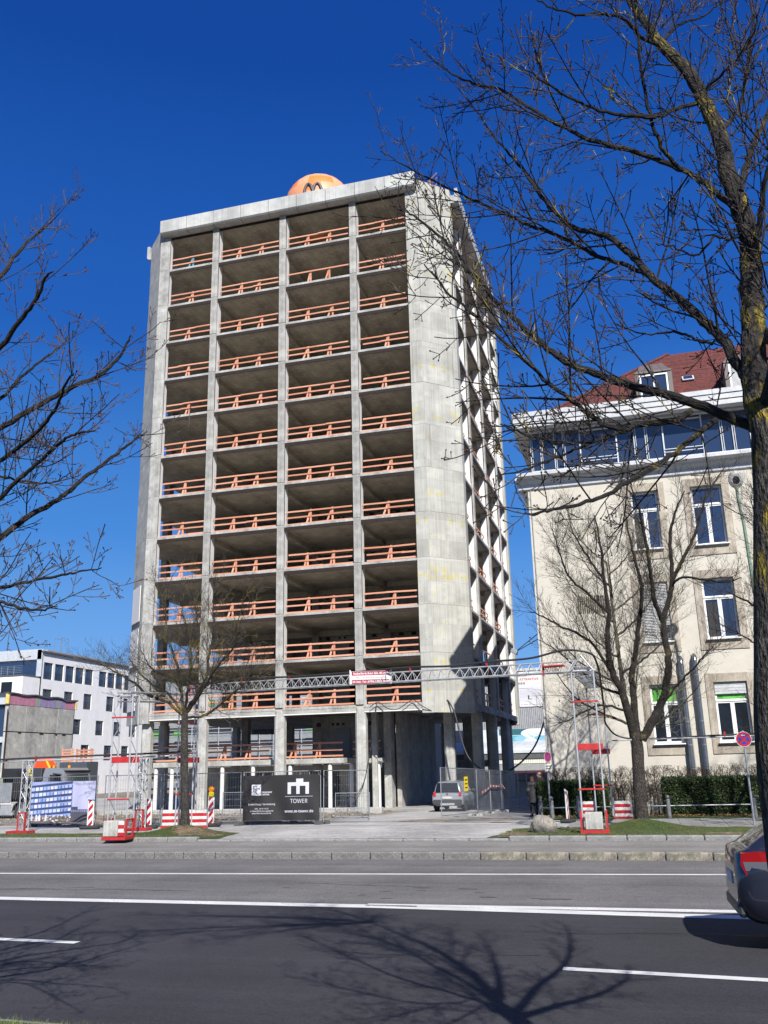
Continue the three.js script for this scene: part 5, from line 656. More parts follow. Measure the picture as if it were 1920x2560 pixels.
{ // hedges
  const lg = new THREE.BufferGeometry(); lg.setAttribute('position', new THREE.Float32BufferAttribute([-.5, 0, 0, .5, 0, 0, .35, .7, .15, -.5, 0, 0, .35, .7, .15, -.35, .7, .15, -.35, .7, .15, .35, .7, .15, 0, 1.1, 0], 3)); lg.computeVertexNormals();
  const D = new THREE.Object3D(), rg = rngOf(400);
  const hedge = (label, x0, x1, z0, z1, h) => { const t = thing('clipped_hedge', label, 'hedge', [0, 0, 0], 0, 'green hedges'); B((x0 + x1) / 2, h / 2, (z0 + z1) / 2, x1 - x0 - .16, h - .12, z0 - z1 - .16).build('inner_twigs', std([.02, .022, .012], { roughness: 1 }), t);
    for (const [mt, n] of [[M.leafDark, 9000], [M.leafMid, 5000]]) { const I = new THREE.InstancedMesh(lg, mt, n); for (let i = 0; i < n; i++) { const f = rg(); let x, y, z; const w = () => rr(-.1, .06, rg) + .03 * Math.sin(x * 4 + y * 6); if (f < .6) { x = rr(x0, x1, rg); y = rr(.05, h, rg); z = z0 + w(); } else if (f < .85) { x = rr(x0, x1, rg); z = rr(z1, z0, rg); y = h + rr(-.1, .05, rg); } else { x = (rg() < .5 ? x0 : x1) + rr(-.06, .06, rg); y = rr(.05, h, rg); z = rr(z1, z0, rg); } D.position.set(x, y, z); D.rotation.set(rg() * 6.3, rg() * 6.3, rg() * 6.3); const s = rr(.04, .085, rg); D.scale.set(s * .7, s, s); D.updateMatrix(); I.setMatrixAt(i, D.matrix); } I.name = 'foliage'; I.castShadow = I.receiveShadow = true; I.userData.kind = 'stuff'; t.add(I); } };
  hedge('clipped dark green hedge left of the rear right pylon', -4.75, -1.9, -40.9, -41.9, 1.52); hedge('clipped dark green hedge right of the tree trunk', .4, 4.1, -40.6, -41.7, 1.58);
  const fl = new THREE.InstancedMesh(lg, M.deadLeaf, 900); for (let i = 0; i < 900; i++) { D.position.set(rr(-4.5, 5, rg), .14 + rg() * .04, rr(-39.6, -40.6, rg)); D.rotation.set(rr(-1.8, -1.2, rg), rg() * 6.3, 0); const s = rr(.05, .1, rg); D.scale.set(s, s, s); D.updateMatrix(); fl.setMatrixAt(i, D.matrix); } fl.name = numbered('fallen_leaves'); tag(fl, 'brown fallen leaves under the green hedges', 'leaves', null, 'stuff'); scene.add(fl);
}
// ------------------------------------------------------------------ vehicles
function wheel(t, x, z, r, w, side, rimMat = M.alu) { const g = new THREE.Group(); g.name = 'wheel'; g.position.set(x, r, z); t.add(g); new MB().lathe([[r * .6, -w / 2], [r * .92, -w / 2], [r, -w * .35], [r, w * .35], [r * .92, w / 2], [r * .6, w / 2]], 28, 0, 0, 0, 'z').build('tyre', M.rubber, g); const m = new MB(); m.lathe([[0, side * w * .3], [r * .2, side * w * .34], [r * .25, side * w * .2], [r * .55, side * w * .25], [r * .62, side * w * .46]], 24, 0, 0, 0, 'z'); for (let k = 0; k < 5; k++) { const a = k / 5 * 6.283; m.box(Math.cos(a) * r * .38, Math.sin(a) * r * .38, side * w * .36, r * .5, r * .16, w * .12, { b: .006, rz: a }); } m.build('rim', rimMat, g); return g; }
// loft a car body: stations along x, each [x, halfWidthLow, yLow, halfWidthMid, yMid, halfWidthTop, yTop]
function loft(stations, n = 10) { const m = new MB(), ring = s => { const [x, wl, yl, wm, ym, wt, yt] = s, P = []; const half = [[0, yl], [wl * .8, yl], [wl, yl + .08], [wm, (yl + ym) / 2], [wm * 1.0, ym], [wm * .985, ym + (yt - ym) * .12], [wt + (wm - wt) * .12, yt - (yt - ym) * .14], [wt * .86, yt - .015], [wt * .4, yt], [0, yt + .008]]; for (const [w, y] of half) P.push([x, y, w]); for (let k = half.length - 2; k > 0; k--) P.push([x, half[k][1], -half[k][0]]); return P; };
  const R = stations.map(ring), N = R[0].length; const cen = i => { const c = [0, 0, 0]; R[i].forEach(p => { c[0] += p[0] / N; c[1] += p[1] / N; c[2] += p[2] / N; }); return c; };
  const nor = (i, k) => { const a = R[Math.max(0, i - 1)][k], b = R[Math.min(R.length - 1, i + 1)][k], c = R[i][(k + 1) % N], d = R[i][(k + N - 1) % N]; const t1 = V(b[0] - a[0], b[1] - a[1], b[2] - a[2]), t2 = V(c[0] - d[0], c[1] - d[1], c[2] - d[2]); const q = t2.cross(t1).normalize(); const o = V(0, R[i][k][1] - cen(i)[1], R[i][k][2]); if (q.dot(o) < 0) q.negate(); return q; };
  for (let i = 0; i < R.length - 1; i++) for (let k = 0; k < N; k++) { const k2 = (k + 1) % N, q = [[i, k], [i + 1, k], [i + 1, k2], [i, k], [i + 1, k2], [i, k2]]; for (const [a, b] of q) { const p = R[a][b], w = nor(a, b); m.vert(p[0], p[1], p[2], w.x, w.y, w.z, p[0], p[1]); } }
  for (const i of [0, R.length - 1]) { const c = cen(i); for (let k = 0; k < N; k++) m.tri(c, R[i][k], R[i][(k + 1) % N]); } return m; }
const carPaint = (c) => { const m = new THREE.MeshPhysicalMaterial({ roughness: .38, metalness: .45, clearcoat: 1, clearcoatRoughness: .06 }); m.color = lin(...c); return m; };
{ // white-silver compact SUV, rear towards the camera; local +x is forward
  const t = thing('compact_car', 'silver compact estate car parked under the tower with its tail to the street', 'car', [-10.95, -.14, -53.1], 90 * RAD), P = carPaint([.34, .355, .38]);
  loft([[-2.1, .72, .42, .8, .75, .74, .92], [-2.06, .8, .34, .86, .8, .78, 1.0], [-1.9, .84, .3, .89, .88, .8, 1.06], [-1, .86, .28, .9, .9, .82, 1.02], [0, .86, .28, .9, .9, .82, 1.0], [1, .86, .28, .9, .88, .8, .98], [1.6, .85, .3, .88, .8, .74, .92], [2.0, .78, .34, .82, .68, .66, .8], [2.12, .6, .4, .66, .6, .5, .7]]).build('body', P, t);
  loft([[-2.02, .7, .9, .74, 1.0, .68, 1.12], [-1.93, .74, .9, .76, 1.05, .62, 1.5], [-1.75, .78, .9, .78, 1.05, .61, 1.6], [-.6, .8, .9, .8, 1.0, .62, 1.64], [.3, .8, .9, .8, 1.0, .6, 1.6], [.9, .78, .88, .78, .96, .62, 1.18], [1.2, .7, .86, .7, .9, .6, .97]]).build('cabin', P, t);
  new MB().quad([-2.085, 1.03, -.68], [-2.085, 1.03, .68], [-1.95, 1.53, .57], [-1.95, 1.53, -.57]).build('rear_window', M.glass, t);
  for (const s of [-1, 1]) { new MB().quad([-1.75, 1.07, s * .805], [.75, 1.04, s * .805], [.25, 1.5, s * .66], [-1.7, 1.52, s * .655]).build('side_window', M.glass, t); new MB().box(-2.08, .92, s * .72, .07, .26, .16, { b: .02 }).build('tail_light', M.redRefl, t); new MB().box(.75, 1.08, s * .95, .12, .14, .2, { b: .03 }).build('mirror', M.dark, t); new MB().bar([-1.5, 1.66, s * .56], [.1, 1.68, s * .57], .02, 6).build('roof_rail', M.black, t); wheel(t, -1.3, s * .78, .33, .22, s); wheel(t, 1.3, s * .78, .33, .22, s); new MB().box(-1.3, .42, s * .86, .85, .5, .06, { b: .1 }).build('wheel_arch', M.dark, t); new MB().box(1.3, .42, s * .86, .85, .5, .06, { b: .1 }).build('wheel_arch', M.dark, t); }
  new MB().box(-2.1, .5, 0, .1, .3, 1.6, { b: .04 }).build('bumper', M.dark, t); new MB().box(-2.14, .4, 0, .06, .12, .8, { b: .02 }).build('skid_plate', M.alu, t);
  const tx = canvasTex(256, 64, (g) => { g.fillStyle = '#e8e8e8'; g.fillRect(0, 0, 256, 64); g.fillStyle = '#1b3a9a'; g.fillRect(0, 0, 22, 64); g.fillStyle = '#111'; g.fillRect(50, 20, 180, 26); }); new MB().box(-2.125, .75, 0, .02, .12, .54, { b: .004 }).build('number_plate', M.whitePaint, t); new MB().lathe([[0, .01], [.05, .008], [.055, 0]], 14, -2.115, .93, 0, 'x').build('badge', M.dark, t);
}
{ // dark car leaving the frame on the right
  const t = thing('passing_car', 'dark blue car with red and clear tail light leaving the right edge of the road', 'car', [3.15, 0, -13.65], 2 * RAD), P = carPaint([.018, .022, .04]);
  loft([[-2.28, .5, .42, .62, .62, .5, .82], [-2.24, .66, .34, .74, .7, .62, .98], [-2.1, .78, .28, .84, .78, .72, 1.02], [-1.85, .83, .25, .88, .82, .76, 1.02], [-1, .85, .22, .9, .84, .78, .98], [0, .86, .22, .9, .84, .78, .95], [1.2, .85, .22, .89, .8, .75, .92], [1.8, .8, .26, .84, .7, .68, .8], [2.1, .66, .34, .7, .58, .5, .66]]).build('body', P, t);
  loft([[-2.1, .62, .9, .66, .98, .58, 1.02], [-1.75, .72, .9, .74, 1.0, .6, 1.22], [-1.3, .76, .9, .77, 1.0, .58, 1.42], [-.4, .78, .9, .78, .98, .6, 1.47], [.3, .78, .9, .78, .96, .58, 1.42], [1.0, .74, .88, .74, .93, .6, 1.08], [1.3, .7, .86, .7, .9, .6, .95]]).build('cabin', P, t);
  const lr = std([.22, .004, .007], { roughness: .15 }), lw = std([.13, .13, .16], { roughness: .12, metalness: .3 });
  for (const s of [1, -1]) { const lamp = (poly, off, mt) => new MB().prism(poly, .6, .925 + off, (p, q, z) => [p, q, s * (z - Math.max(0, -1.72 - p) * .3)]).build('tail_light', mt, t); lamp([[-2.2, .965], [-2.0, .985], [-1.64, .97], [-1.6, .9], [-1.7, .8], [-1.92, .735], [-2.16, .735], [-2.22, .85]], 0, lr); lamp([[-2.19, .88], [-1.95, .885], [-1.68, .87], [-1.82, .81], [-1.98, .79], [-2.17, .795]], .006, lw); wheel(t, -1.28, s * .8, .32, .21, s); wheel(t, 1.35, s * .8, .32, .21, s); for (const x of [-1.28, 1.35]) new MB().lathe([[.36, -.03], [.4, -.03], [.4, .04], [.36, .04]], 24, x, .32, s * .86, 'z').build('wheel_arch', M.dark, t); new MB().quad([-1.55, 1.02, s * .765], [.8, .98, s * .765], [.25, 1.34, s * .64], [-1.2, 1.36, s * .635]).build('side_window', M.glass, t); new MB().box(.85, 1.0, s * .92, .14, .12, .18, { b: .03 }).build('mirror', P, t); new MB().box(-.1, .3, s * .86, 2.2, .12, .06, { b: .02 }).build('sill', M.dark, t); }
  new MB().quad([-2.0, 1.04, -.52], [-2.0, 1.04, .52], [-1.42, 1.37, .46], [-1.42, 1.37, -.46]).build('rear_window', M.glass, t); new MB().box(-2.24, .4, 0, .12, .16, 1.3, { b: .04 }).build('bumper', M.dark, t); new MB().box(-2.28, .68, 0, .03, .12, .52, { b: .004 }).build('number_plate', M.whitePaint, t);
  t.scale.y = 1.2; t.children.forEach(c => { if (c.name === 'wheel') { c.scale.y = 1 / 1.2; c.position.y = .325 / 1.2; } });
}
{ // truck with loading crane behind the printed banner; local +x forward (to the right)
  const t = thing('crane_truck', 'silver truck with black and orange loading crane behind the printed banner', 'truck', [-30.98, -.04, -44], 0), P = carPaint([.28, .29, .31]);
  const cb = new THREE.Group(); cb.name = 'cab'; cb.scale.set(.6, .905, .98); t.add(cb);
  const cab = [[0, .9], [.02, 2.65], [.16, 2.95], [.4, 3.02], [1.9, 2.98], [2.15, 2.75], [2.42, 1.7], [2.45, .6], [1.9, .55], [1.8, 1.0], [.9, 1.05], [.7, .7], [0, .7]]; new MB().profZ(cab, -1.18, 1.18).build('shell', P, cb);
  B(2.1, 2.8, 0, .4, .1, 2.3, { b: .04 }).build('sun_visor', M.black, cb); new MB().quad([2.42, 1.9, -1.0], [2.42, 1.9, 1.0], [2.23, 2.62, .95], [2.23, 2.62, -.95]).build('windscreen', new THREE.MeshPhysicalMaterial({ color: lin(.03, .042, .04), roughness: .08, clearcoat: 1 }), cb);
  for (const s of [-1, 1]) { new MB().prism([[.75, 1.75], [.7, 2.62], [1.75, 2.62], [2.15, 1.78]], s * 1.185, s * 1.2, (a, b, z) => [a, b, z]).build('side_window', M.glass, cb); B(1.3, 2.2, s * 1.42, .3, .8, .26, { b: .05 }).build('mirror', M.black, cb); new MB().bar([1.9, 2.6, s * 1.15], [1.3, 2.68, s * 1.45], .04, 6).build('mirror_arm', M.black, cb); B(.62, 1.65, s * 1.19, .05, 1.7, .02).build('door_seam', M.dark, cb); new MB().lathe([[0, .14], [.09, .12], [.1, 0]], 10, .5, 3.02, s * .7).build('beacon_lamp', M.orangeLamp, cb);
    wheel(t, .55, s * 1.0, .5, .32, s); for (const x of [-1.1, -3.2, -4.5]) wheel(t, x, s * 1.0, .5, .4, s, M.midGrey); const fd = []; for (let k = 0; k <= 8; k++) { const a = k / 8 * Math.PI; fd.push([Math.cos(a) * .62, Math.sin(a) * .62]); } for (const x of [.55, -1.1, -3.2, -4.5]) { const m = new MB(); for (let k = 0; k < 8; k++) m.quad([x + fd[k][0], .5 + fd[k][1], s * .75], [x + fd[k][0], .5 + fd[k][1], s * 1.22], [x + fd[k + 1][0], .5 + fd[k + 1][1], s * 1.22], [x + fd[k + 1][0], .5 + fd[k + 1][1], s * .75]); m.build('mudguard', x > -2 ? M.black : M.galv, t); } B(-2.1, .62, s * 1.0, .8, .62, .4, { b: .06 }).build('tank', M.alu, t); }
  B(-2.4, .95, 0, 6.4, .28, .9, { b: .02 }).build('chassis', M.black, t); B(1.5, .75, 0, .14, .45, 2.35, { b: .05 }).build('bumper', M.dark, t);
  B(-4.3, .95, 0, 5.0, .14, 2.45, { b: .02 }).build('load_bed', M.whitePaint, t); for (const s of [-1, 1]) for (let k = 0; k < 3; k++) B(-2.6 - k * 1.6, 1.5, s * 1.22, 1.56, 1.0, .06, { b: .02 }).build('side_board', std([.42, .44, .45], { map: tGrey, metalness: .5, roughness: .5 }), t);
  B(-3.4, 1.95, 0, 2.8, .6, 1.8, { b: .03 }).build('cargo', std([.25, .3, .2], { map: tGrey, roughness: .8 }), t); new MB().profZ([[-2.6, 1.2], [-2.7, 2.75], [-1.9, 2.6], [-1.6, 2.0], [-1.7, 1.2]], -1, .9).build('crane_cover', M.black, t);
  const cr = new THREE.Group(); cr.name = 'crane'; cr.position.set(-.95, .95, 0); t.add(cr); B(0, .5, 0, .4, 1.1, .5, { b: .04 }).build('crane_column', M.orange, cr); B(.0, 1.45, .2, .95, .7, .9, { b: .05 }).build('crane_block', M.dark, cr); new MB().profZ([[-.35, 1.72], [-.12, 2.22], [.48, 2.28], [.78, 1.85], [.72, 1.7]], -.2, .3).build('crane_arm', M.orange, cr); B(.6, 1.98, .31, .5, .1, .02, { rz: -1 }).build('hazard_plate', M.yellow, cr); B(-.3, 1.68, .67, .18, .26, .02).build('yellow_label', M.yellow, cr); B(-.2, 1.42, .67, .34, .1, .02).build('yellow_label', M.yellow, cr); for (const s of [-.2, .15]) B(s, .55, .45, .12, .7, .1, { b: .02 }).build('crane_leg', M.orange, cr);
}
{ // dark container with timber frames on top, behind the truck
  const t = thing('dark_container', 'dark steel container stacked with orange timber frames behind the truck cab', 'container', [-31.55, -.1, -46.8]); const dm = std([.07, .085, .1], { map: tGrey, roughness: .6 }); B(.05, 1.55, 0, 1.75, 3.1, 1.2, { b: .03 }).build('box', dm, t); for (let k = 0; k < 6; k++) B(-.76 + k * .32, 1.55, .61, .08, 2.9, .05, { b: .01 }).build('rib', dm, t);
  const f = thing('timber_frame', 'stack of orange timber frames on the dark container', 'timber', [-31.6, 3.0, -46.9]); for (let k = 0; k < 5; k++) B(-.5, .08 + k * .15, .4, .8, .08, .05, { b: .006 }).build('slat', k % 2 ? M.wood : M.woodC, f); for (const x of [-.8, -.2]) B(x, .38, .44, .1, .8, .06, { b: .006 }).build('upright', M.woodC, f); for (let k = 0; k < 4; k++) B(.5, .12 + k * .17, .2, 1.1, .1, .05, { b: .006 }).build('slat', M.woodB, f); for (const x of [0, .45, .95]) B(x, .36, .24, .1, .75, .06, { b: .006 }).build('upright', M.woodB, f);
}
// ------------------------------------------------------------------ people: signed distance field meshed with surface nets
function netMesh(sdf, lo, hi, c) {
  const n = [0, 1, 2].map(i => Math.ceil((hi[i] - lo[i]) / c) + 1), [nx, ny, nz] = n, f = new Float32Array(nx * ny * nz), id = (x, y, z) => (z * ny + y) * nx + x;
  for (let z = 0; z < nz; z++) for (let y = 0; y < ny; y++) for (let x = 0; x < nx; x++) f[id(x, y, z)] = sdf(lo[0] + x * c, lo[1] + y * c, lo[2] + z * c);
  const vi = new Int32Array(nx * ny * nz).fill(-1), P = [], N = [], idx = []; const E = [[0, 1], [0, 2], [0, 4], [1, 3], [1, 5], [2, 3], [2, 6], [3, 7], [4, 5], [4, 6], [5, 7], [6, 7]];
  for (let z = 0; z < nz - 1; z++) for (let y = 0; y < ny - 1; y++) for (let x = 0; x < nx - 1; x++) { const v = []; let m = 0; for (let k = 0; k < 8; k++) { v[k] = f[id(x + (k & 1), y + (k >> 1 & 1), z + (k >> 2))]; if (v[k] < 0) m |= 1 << k; } if (m === 0 || m === 255) continue; let s = [0, 0, 0], q = 0; for (const [a, b] of E) if ((v[a] < 0) !== (v[b] < 0)) { const t = v[a] / (v[a] - v[b]); for (let i = 0; i < 3; i++) { const A = a >> i & 1, Bq = b >> i & 1; s[i] += A + (Bq - A) * t; } q++; } const p = [lo[0] + (x + s[0] / q) * c, lo[1] + (y + s[1] / q) * c, lo[2] + (z + s[2] / q) * c]; vi[id(x, y, z)] = P.length / 3; P.push(...p); const h = c * .5, g = V(sdf(p[0] + h, p[1], p[2]) - sdf(p[0] - h, p[1], p[2]), sdf(p[0], p[1] + h, p[2]) - sdf(p[0], p[1] - h, p[2]), sdf(p[0], p[1], p[2] + h) - sdf(p[0], p[1], p[2] - h)).normalize(); N.push(g.x, g.y, g.z); }
  for (let z = 1; z < nz - 1; z++) for (let y = 1; y < ny - 1; y++) for (let x = 1; x < nx - 1; x++) { const a = f[id(x, y, z)] < 0; const q = (A, Bq, C, D, fl) => { if (A < 0 || Bq < 0 || C < 0 || D < 0) return; fl ? idx.push(A, Bq, C, A, C, D) : idx.push(A, C, Bq, A, D, C); };
    if (a !== f[id(x + 1, y, z)] < 0) q(vi[id(x, y - 1, z - 1)], vi[id(x, y, z - 1)], vi[id(x, y, z)], vi[id(x, y - 1, z)], a); if (a !== f[id(x, y + 1, z)] < 0) q(vi[id(x - 1, y, z - 1)], vi[id(x - 1, y, z)], vi[id(x, y, z)], vi[id(x, y, z - 1)], a); if (a !== f[id(x, y, z + 1)] < 0) q(vi[id(x - 1, y - 1, z)], vi[id(x, y - 1, z)], vi[id(x, y, z)], vi[id(x - 1, y, z)], a); }
  const g = new THREE.BufferGeometry(); g.setAttribute('position', new THREE.Float32BufferAttribute(P, 3)); g.setAttribute('normal', new THREE.Float32BufferAttribute(N, 3)); g.setAttribute('uv', new THREE.Float32BufferAttribute(P.filter((_, i) => i % 3 < 2), 2)); g.setIndex(idx); return g;
}
const capD = (a, b, ra, rb) => { const ab = [b[0] - a[0], b[1] - a[1], b[2] - a[2]], L2 = ab[0] ** 2 + ab[1] ** 2 + ab[2] ** 2 || 1e-9; return (x, y, z) => { let t = ((x - a[0]) * ab[0] + (y - a[1]) * ab[1] + (z - a[2]) * ab[2]) / L2; t = Math.max(0, Math.min(1, t)); return Math.hypot(x - a[0] - ab[0] * t, y - a[1] - ab[1] * t, z - a[2] - ab[2] * t) - ra - (rb - ra) * t; }; };
const elD = (c, r) => (x, y, z) => { const k = Math.hypot((x - c[0]) / r[0], (y - c[1]) / r[1], (z - c[2]) / r[2]); return (k - 1) * Math.min(...r); };
const smin = (a, b, k) => { const h = Math.max(k - Math.abs(a - b), 0) / k; return Math.min(a, b) - h * h * k * .25; };
const uni = (fs, k) => (x, y, z) => { let d = 9; for (const f of fs) d = smin(d, f(x, y, z), k); return d; };
const skin = std([.55, .32, .23], { roughness: .6 });
function person(label, pos, ry, H, o) {               // faces local +z; joints for 1.75 m, scaled
  const t = thing('person', label, 'person', pos, ry), k = H / 1.75; t.scale.setScalar(k);
  const hip = s => [s * .095, .92, 0], J = { knee: s => [s * (.1 + (o.spread || 0)), .49, .02 + (o.step || 0) * s * .5], ank: s => [s * (.11 + (o.spread || 0) * 1.5), .085, -.02 + (o.step || 0) * s], toe: s => [s * (.13 + (o.spread || 0) * 1.5), .04, .16 + (o.step || 0) * s], sh: s => [s * .19, 1.43, -.01], elb: o.elb || (s => [s * .25, 1.15, -.03]), wri: o.wri || (s => [s * .21, .92, .1]) };
  const legs = [], arms = [], hands = []; for (const s of [-1, 1]) { legs.push(capD(hip(s), J.knee(s), .088, .062), capD(J.knee(s), J.ank(s), .062, .042)); arms.push(capD(J.sh(s), J.elb(s), .06, .045), capD(J.elb(s), J.wri(s), .045, .032)); const e = J.elb(s), w = J.wri(s), d = V(w[0] - e[0], w[1] - e[1], w[2] - e[2]).normalize(), at = (q, l) => [w[0] + d.x * l + q[0], w[1] + d.y * l + q[1], w[2] + d.z * l + q[2]]; hands.push(capD(at([0, 0, 0], .01), at([0, 0, 0], .085), .03, .034)); for (let f = 0; f < 4; f++) { const z = (f - 1.5) * .019; hands.push(capD(at([0, 0, z], .085), at([-s * .012, -.005, z * 1.1], .125 + [.0, .012, .008, -.006][f]), .0098, .009), capD(at([-s * .012, -.005, z * 1.1], .125), at([-s * .03, -.01, z * 1.1], .15 + [.0, .012, .008, -.006][f]), .009, .008)); } hands.push(capD(at([0, 0, .028], .03), at([-s * .02, 0, .055], .085), .012, .009)); }
  const torso = [capD([0, .95, 0], [0, 1.15, 0], .15, .14), capD([0, 1.15, 0], [0, 1.38, -.01], .145, .16), capD([-.13, 1.42, -.01], [.13, 1.42, -.01], .08, .08), capD([0, 1.42, -.01], [0, 1.58, .015], .058, .052)];
  const hc = [0, 1.65, .03], head = [elD(hc, [.076, .115, .095]), elD([0, 1.585, .06], [.05, .05, .05]), capD([0, 1.665, .118], [0, 1.63, .14], .011, .017), elD([0, 1.598, .108], [.026, .01, .014]), elD([-.078, 1.645, .02], [.012, .03, .02]), elD([.078, 1.645, .02], [.012, .03, .02]), elD([-.03, 1.66, .112], [.015, .01, .014]), elD([.03, 1.66, .112], [.015, .01, .014])];
  const bodyF = uni([uni([...torso, ...legs, ...arms], .05), uni(head, .02), uni(hands, .008), ...[-1, 1].map(s => capD(J.ank(s), J.toe(s), .042, .034))], .012);
  part('body', netMesh(bodyF, [-.42, -.02, -.35], [.42, 1.8, .4], .012), skin, t);
  const coatF = uni([...torso.slice(0, 3).map(f => (x, y, z) => f(x, y, z) - .035), ...arms.map(f => (x, y, z) => f(x, y, z) - .022), capD([0, .98, 0], [0, o.hem ?? .78, 0], .19, .21)], .07); const hem = o.hem ?? .78;
  part(o.coatName || 'jacket', netMesh((x, y, z) => Math.max(coatF(x, y, z) + .0016 * Math.sin(y * 34 + x * 9), hem - y), [-.46, hem - .06, -.36], [.46, 1.56, .4], .016), o.coat, t);
  if (o.collar) part('collar', netMesh((x, y, z) => Math.max(elD([0, 1.5, 0], [.13, .07, .13])(x, y, z) + .012 * Math.sin(x * 90) * Math.sin(y * 80 + z * 70), 0), [-.2, 1.38, -.2], [.2, 1.62, .2], .014), o.collar, t);
  part('trousers', netMesh((x, y, z) => Math.max(uni(legs.map(f => (a, b, c2) => f(a, b, c2) - .018), .04)(x, y, z), .1 - y, y - .98), [-.35, .06, -.35], [.35, 1.02, .35], .016), o.trousers, t);
  for (const s of [-1, 1]) { const f = uni([(x, y, z) => capD(J.ank(s), J.toe(s), .05, .044)(x, y, z)], .02); part('shoe', netMesh((x, y, z) => Math.max(f(x, y, z), -y + .001, y - .13), [J.ank(s)[0] - .12, -.03, J.ank(s)[2] - .14], [J.ank(s)[0] + .15, .16, J.ank(s)[2] + .3], .013), M.black, t); }
  const hr = o.hairLong ? [elD([0, 1.675, .01], [.095, .11, .108]), elD([0, 1.58, -.04], [.1, .12, .07])] : [elD([0, 1.672, .012], [.088, .105, .104])]; const hf = uni(hr, .03), face = elD([0, 1.62, .12], [.07, .09, .07]);
  part('hair', netMesh((x, y, z) => Math.max(hf(x, y, z) + .004 * Math.sin(x * 130) * Math.sin(y * 90), -face(x, y, z), o.bald ? y - 1.7 : -9, o.hairLong ? -9 : 1.6 - y), [-.14, 1.42, -.16], [.14, 1.82, .16], .01), o.hair, t);
  if (o.glasses) { const g = new MB(); for (const s of [-1, 1]) g.lathe([[.022, -.002], [.026, 0], [.022, .002]], 12, s * .03, 1.66, .132, 'z'); g.box(0, 1.662, .132, .02, .004, .004); g.build('glasses', M.black, t); }
  return t;
}
person('person in a long dark coat with brown hair at the hedge end', [-5.05, .07, -41.3], 205 * RAD, 1.68, { coat: std([.016, .015, .018], { roughness: .7 }), coatName: 'coat', hem: .62, trousers: std([.015, .015, .018]), hair: std([.13, .06, .03], { roughness: .8 }), hairLong: true });
person('balding person in a brown jacket with fur collar and jeans beside the hedge', [-4.75, .06, -41.75], 262 * RAD, 1.86, { coat: std([.05, .037, .028], { roughness: .8 }), trousers: std([.08, .13, .24], { roughness: .9 }), hair: std([.1, .06, .04]), bald: true, collar: std([.3, .19, .09], { roughness: 1 }), glasses: true, spread: .02 });
person('dark clothed person with an orange-red bag strap walking behind the white car', [-11.9, -.2, -66.3], 160 * RAD, 1.75, { coat: std([.014, .014, .016], { roughness: .75 }), trousers: std([.012, .012, .014]), hair: std([.03, .02, .015]), step: .1 });
// ------------------------------------------------------------------ bare trees
const h3 = (x, y, z) => { const s = Math.sin(x * 127.1 + y * 311.7 + z * 74.7) * 43758.5453; return s - Math.floor(s); };
function vnoise(x, y, z) { const X = Math.floor(x), Y = Math.floor(y), Z = Math.floor(z), f = t => t * t * (3 - 2 * t), a = f(x - X), b = f(y - Y), c = f(z - Z); let r = 0; for (let i = 0; i < 8; i++) { const dx = i & 1, dy = i >> 1 & 1, dz = i >> 2; r += h3(X + dx, Y + dy, Z + dz) * (dx ? a : 1 - a) * (dy ? b : 1 - b) * (dz ? c : 1 - c); } return r; }
function barkColor(base, lichen, amt, sc = 9) { return q => { const n = vnoise(q[0] * sc, q[1] * sc, q[2] * sc) * .6 + vnoise(q[0] * sc * 3.1, q[1] * sc * 3.1, q[2] * sc * 3.1) * .4; const v = .8 + .4 * vnoise(q[0] * 5, q[1] * 2.5, q[2] * 5); const g = vnoise(q[0] * 60, q[1] * 60, q[2] * 60); if (n + (g - .5) * .35 > 1 - amt) return lichen.map((k, i) => k * (.55 + .8 * g)); return base.map(k => k * v * (.75 + .5 * g)); }; }
function smooth(pts, n) { return new THREE.CatmullRomCurve3(pts, false, 'centripetal').getPoints(n); }
// grow children along a branch; everything lands in the twig builder of its level
function sprout(ctx, pts, r0, r1, lvl) {
  const { rg, P } = ctx; let len = 0; const cum = [0]; for (let i = 1; i < pts.length; i++) cum.push(len += pts[i].distanceTo(pts[i - 1]));
  const L = P.lv[lvl]; if (!L) return; let s = len * L.from; let alt = rg() * 6.28;
  while (s < len * .985) { let i = 1; while (i < cum.length - 1 && cum[i] < s) i++; const u = (s - cum[i - 1]) / Math.max(1e-6, cum[i] - cum[i - 1]), p = pts[i - 1].clone().lerp(pts[i], u), tan = pts[i].clone().sub(pts[i - 1]).normalize(), f = s / len, rp = r0 + (r1 - r0) * f;
    const pair = rg() < L.pair ? 2 : 1; alt += 1.9 + rg() * 1.2;
    for (let q = 0; q < pair; q++) { const az = alt + q * Math.PI, ax = V(0, 1, 0); if (Math.abs(tan.y) > .9) ax.set(1, 0, 0); const n1 = V().crossVectors(tan, ax).normalize(), n2 = V().crossVectors(tan, n1); const ang = (L.ang + (rg() - .5) * .5); const dir = tan.clone().multiplyScalar(Math.cos(ang)).addScaledVector(n1, Math.sin(ang) * Math.cos(az)).addScaledVector(n2, Math.sin(ang) * Math.sin(az)); dir.y += L.up * (.4 + rg()); if (L.flat) dir.y *= L.flat; if (ctx.wind) dir.add(ctx.wind); dir.normalize();
      let cl = L.len * (.45 + .75 * rg()) * (1 - f * L.short); cl = Math.min(cl, len * L.rel); const cr = Math.min(rp * .72, Math.max(P.minR, cl * L.thick)); if (cl > .03) branch(ctx, p, dir, cl, cr, lvl); }
    s += L.step * (.6 + .8 * rg()); }
}
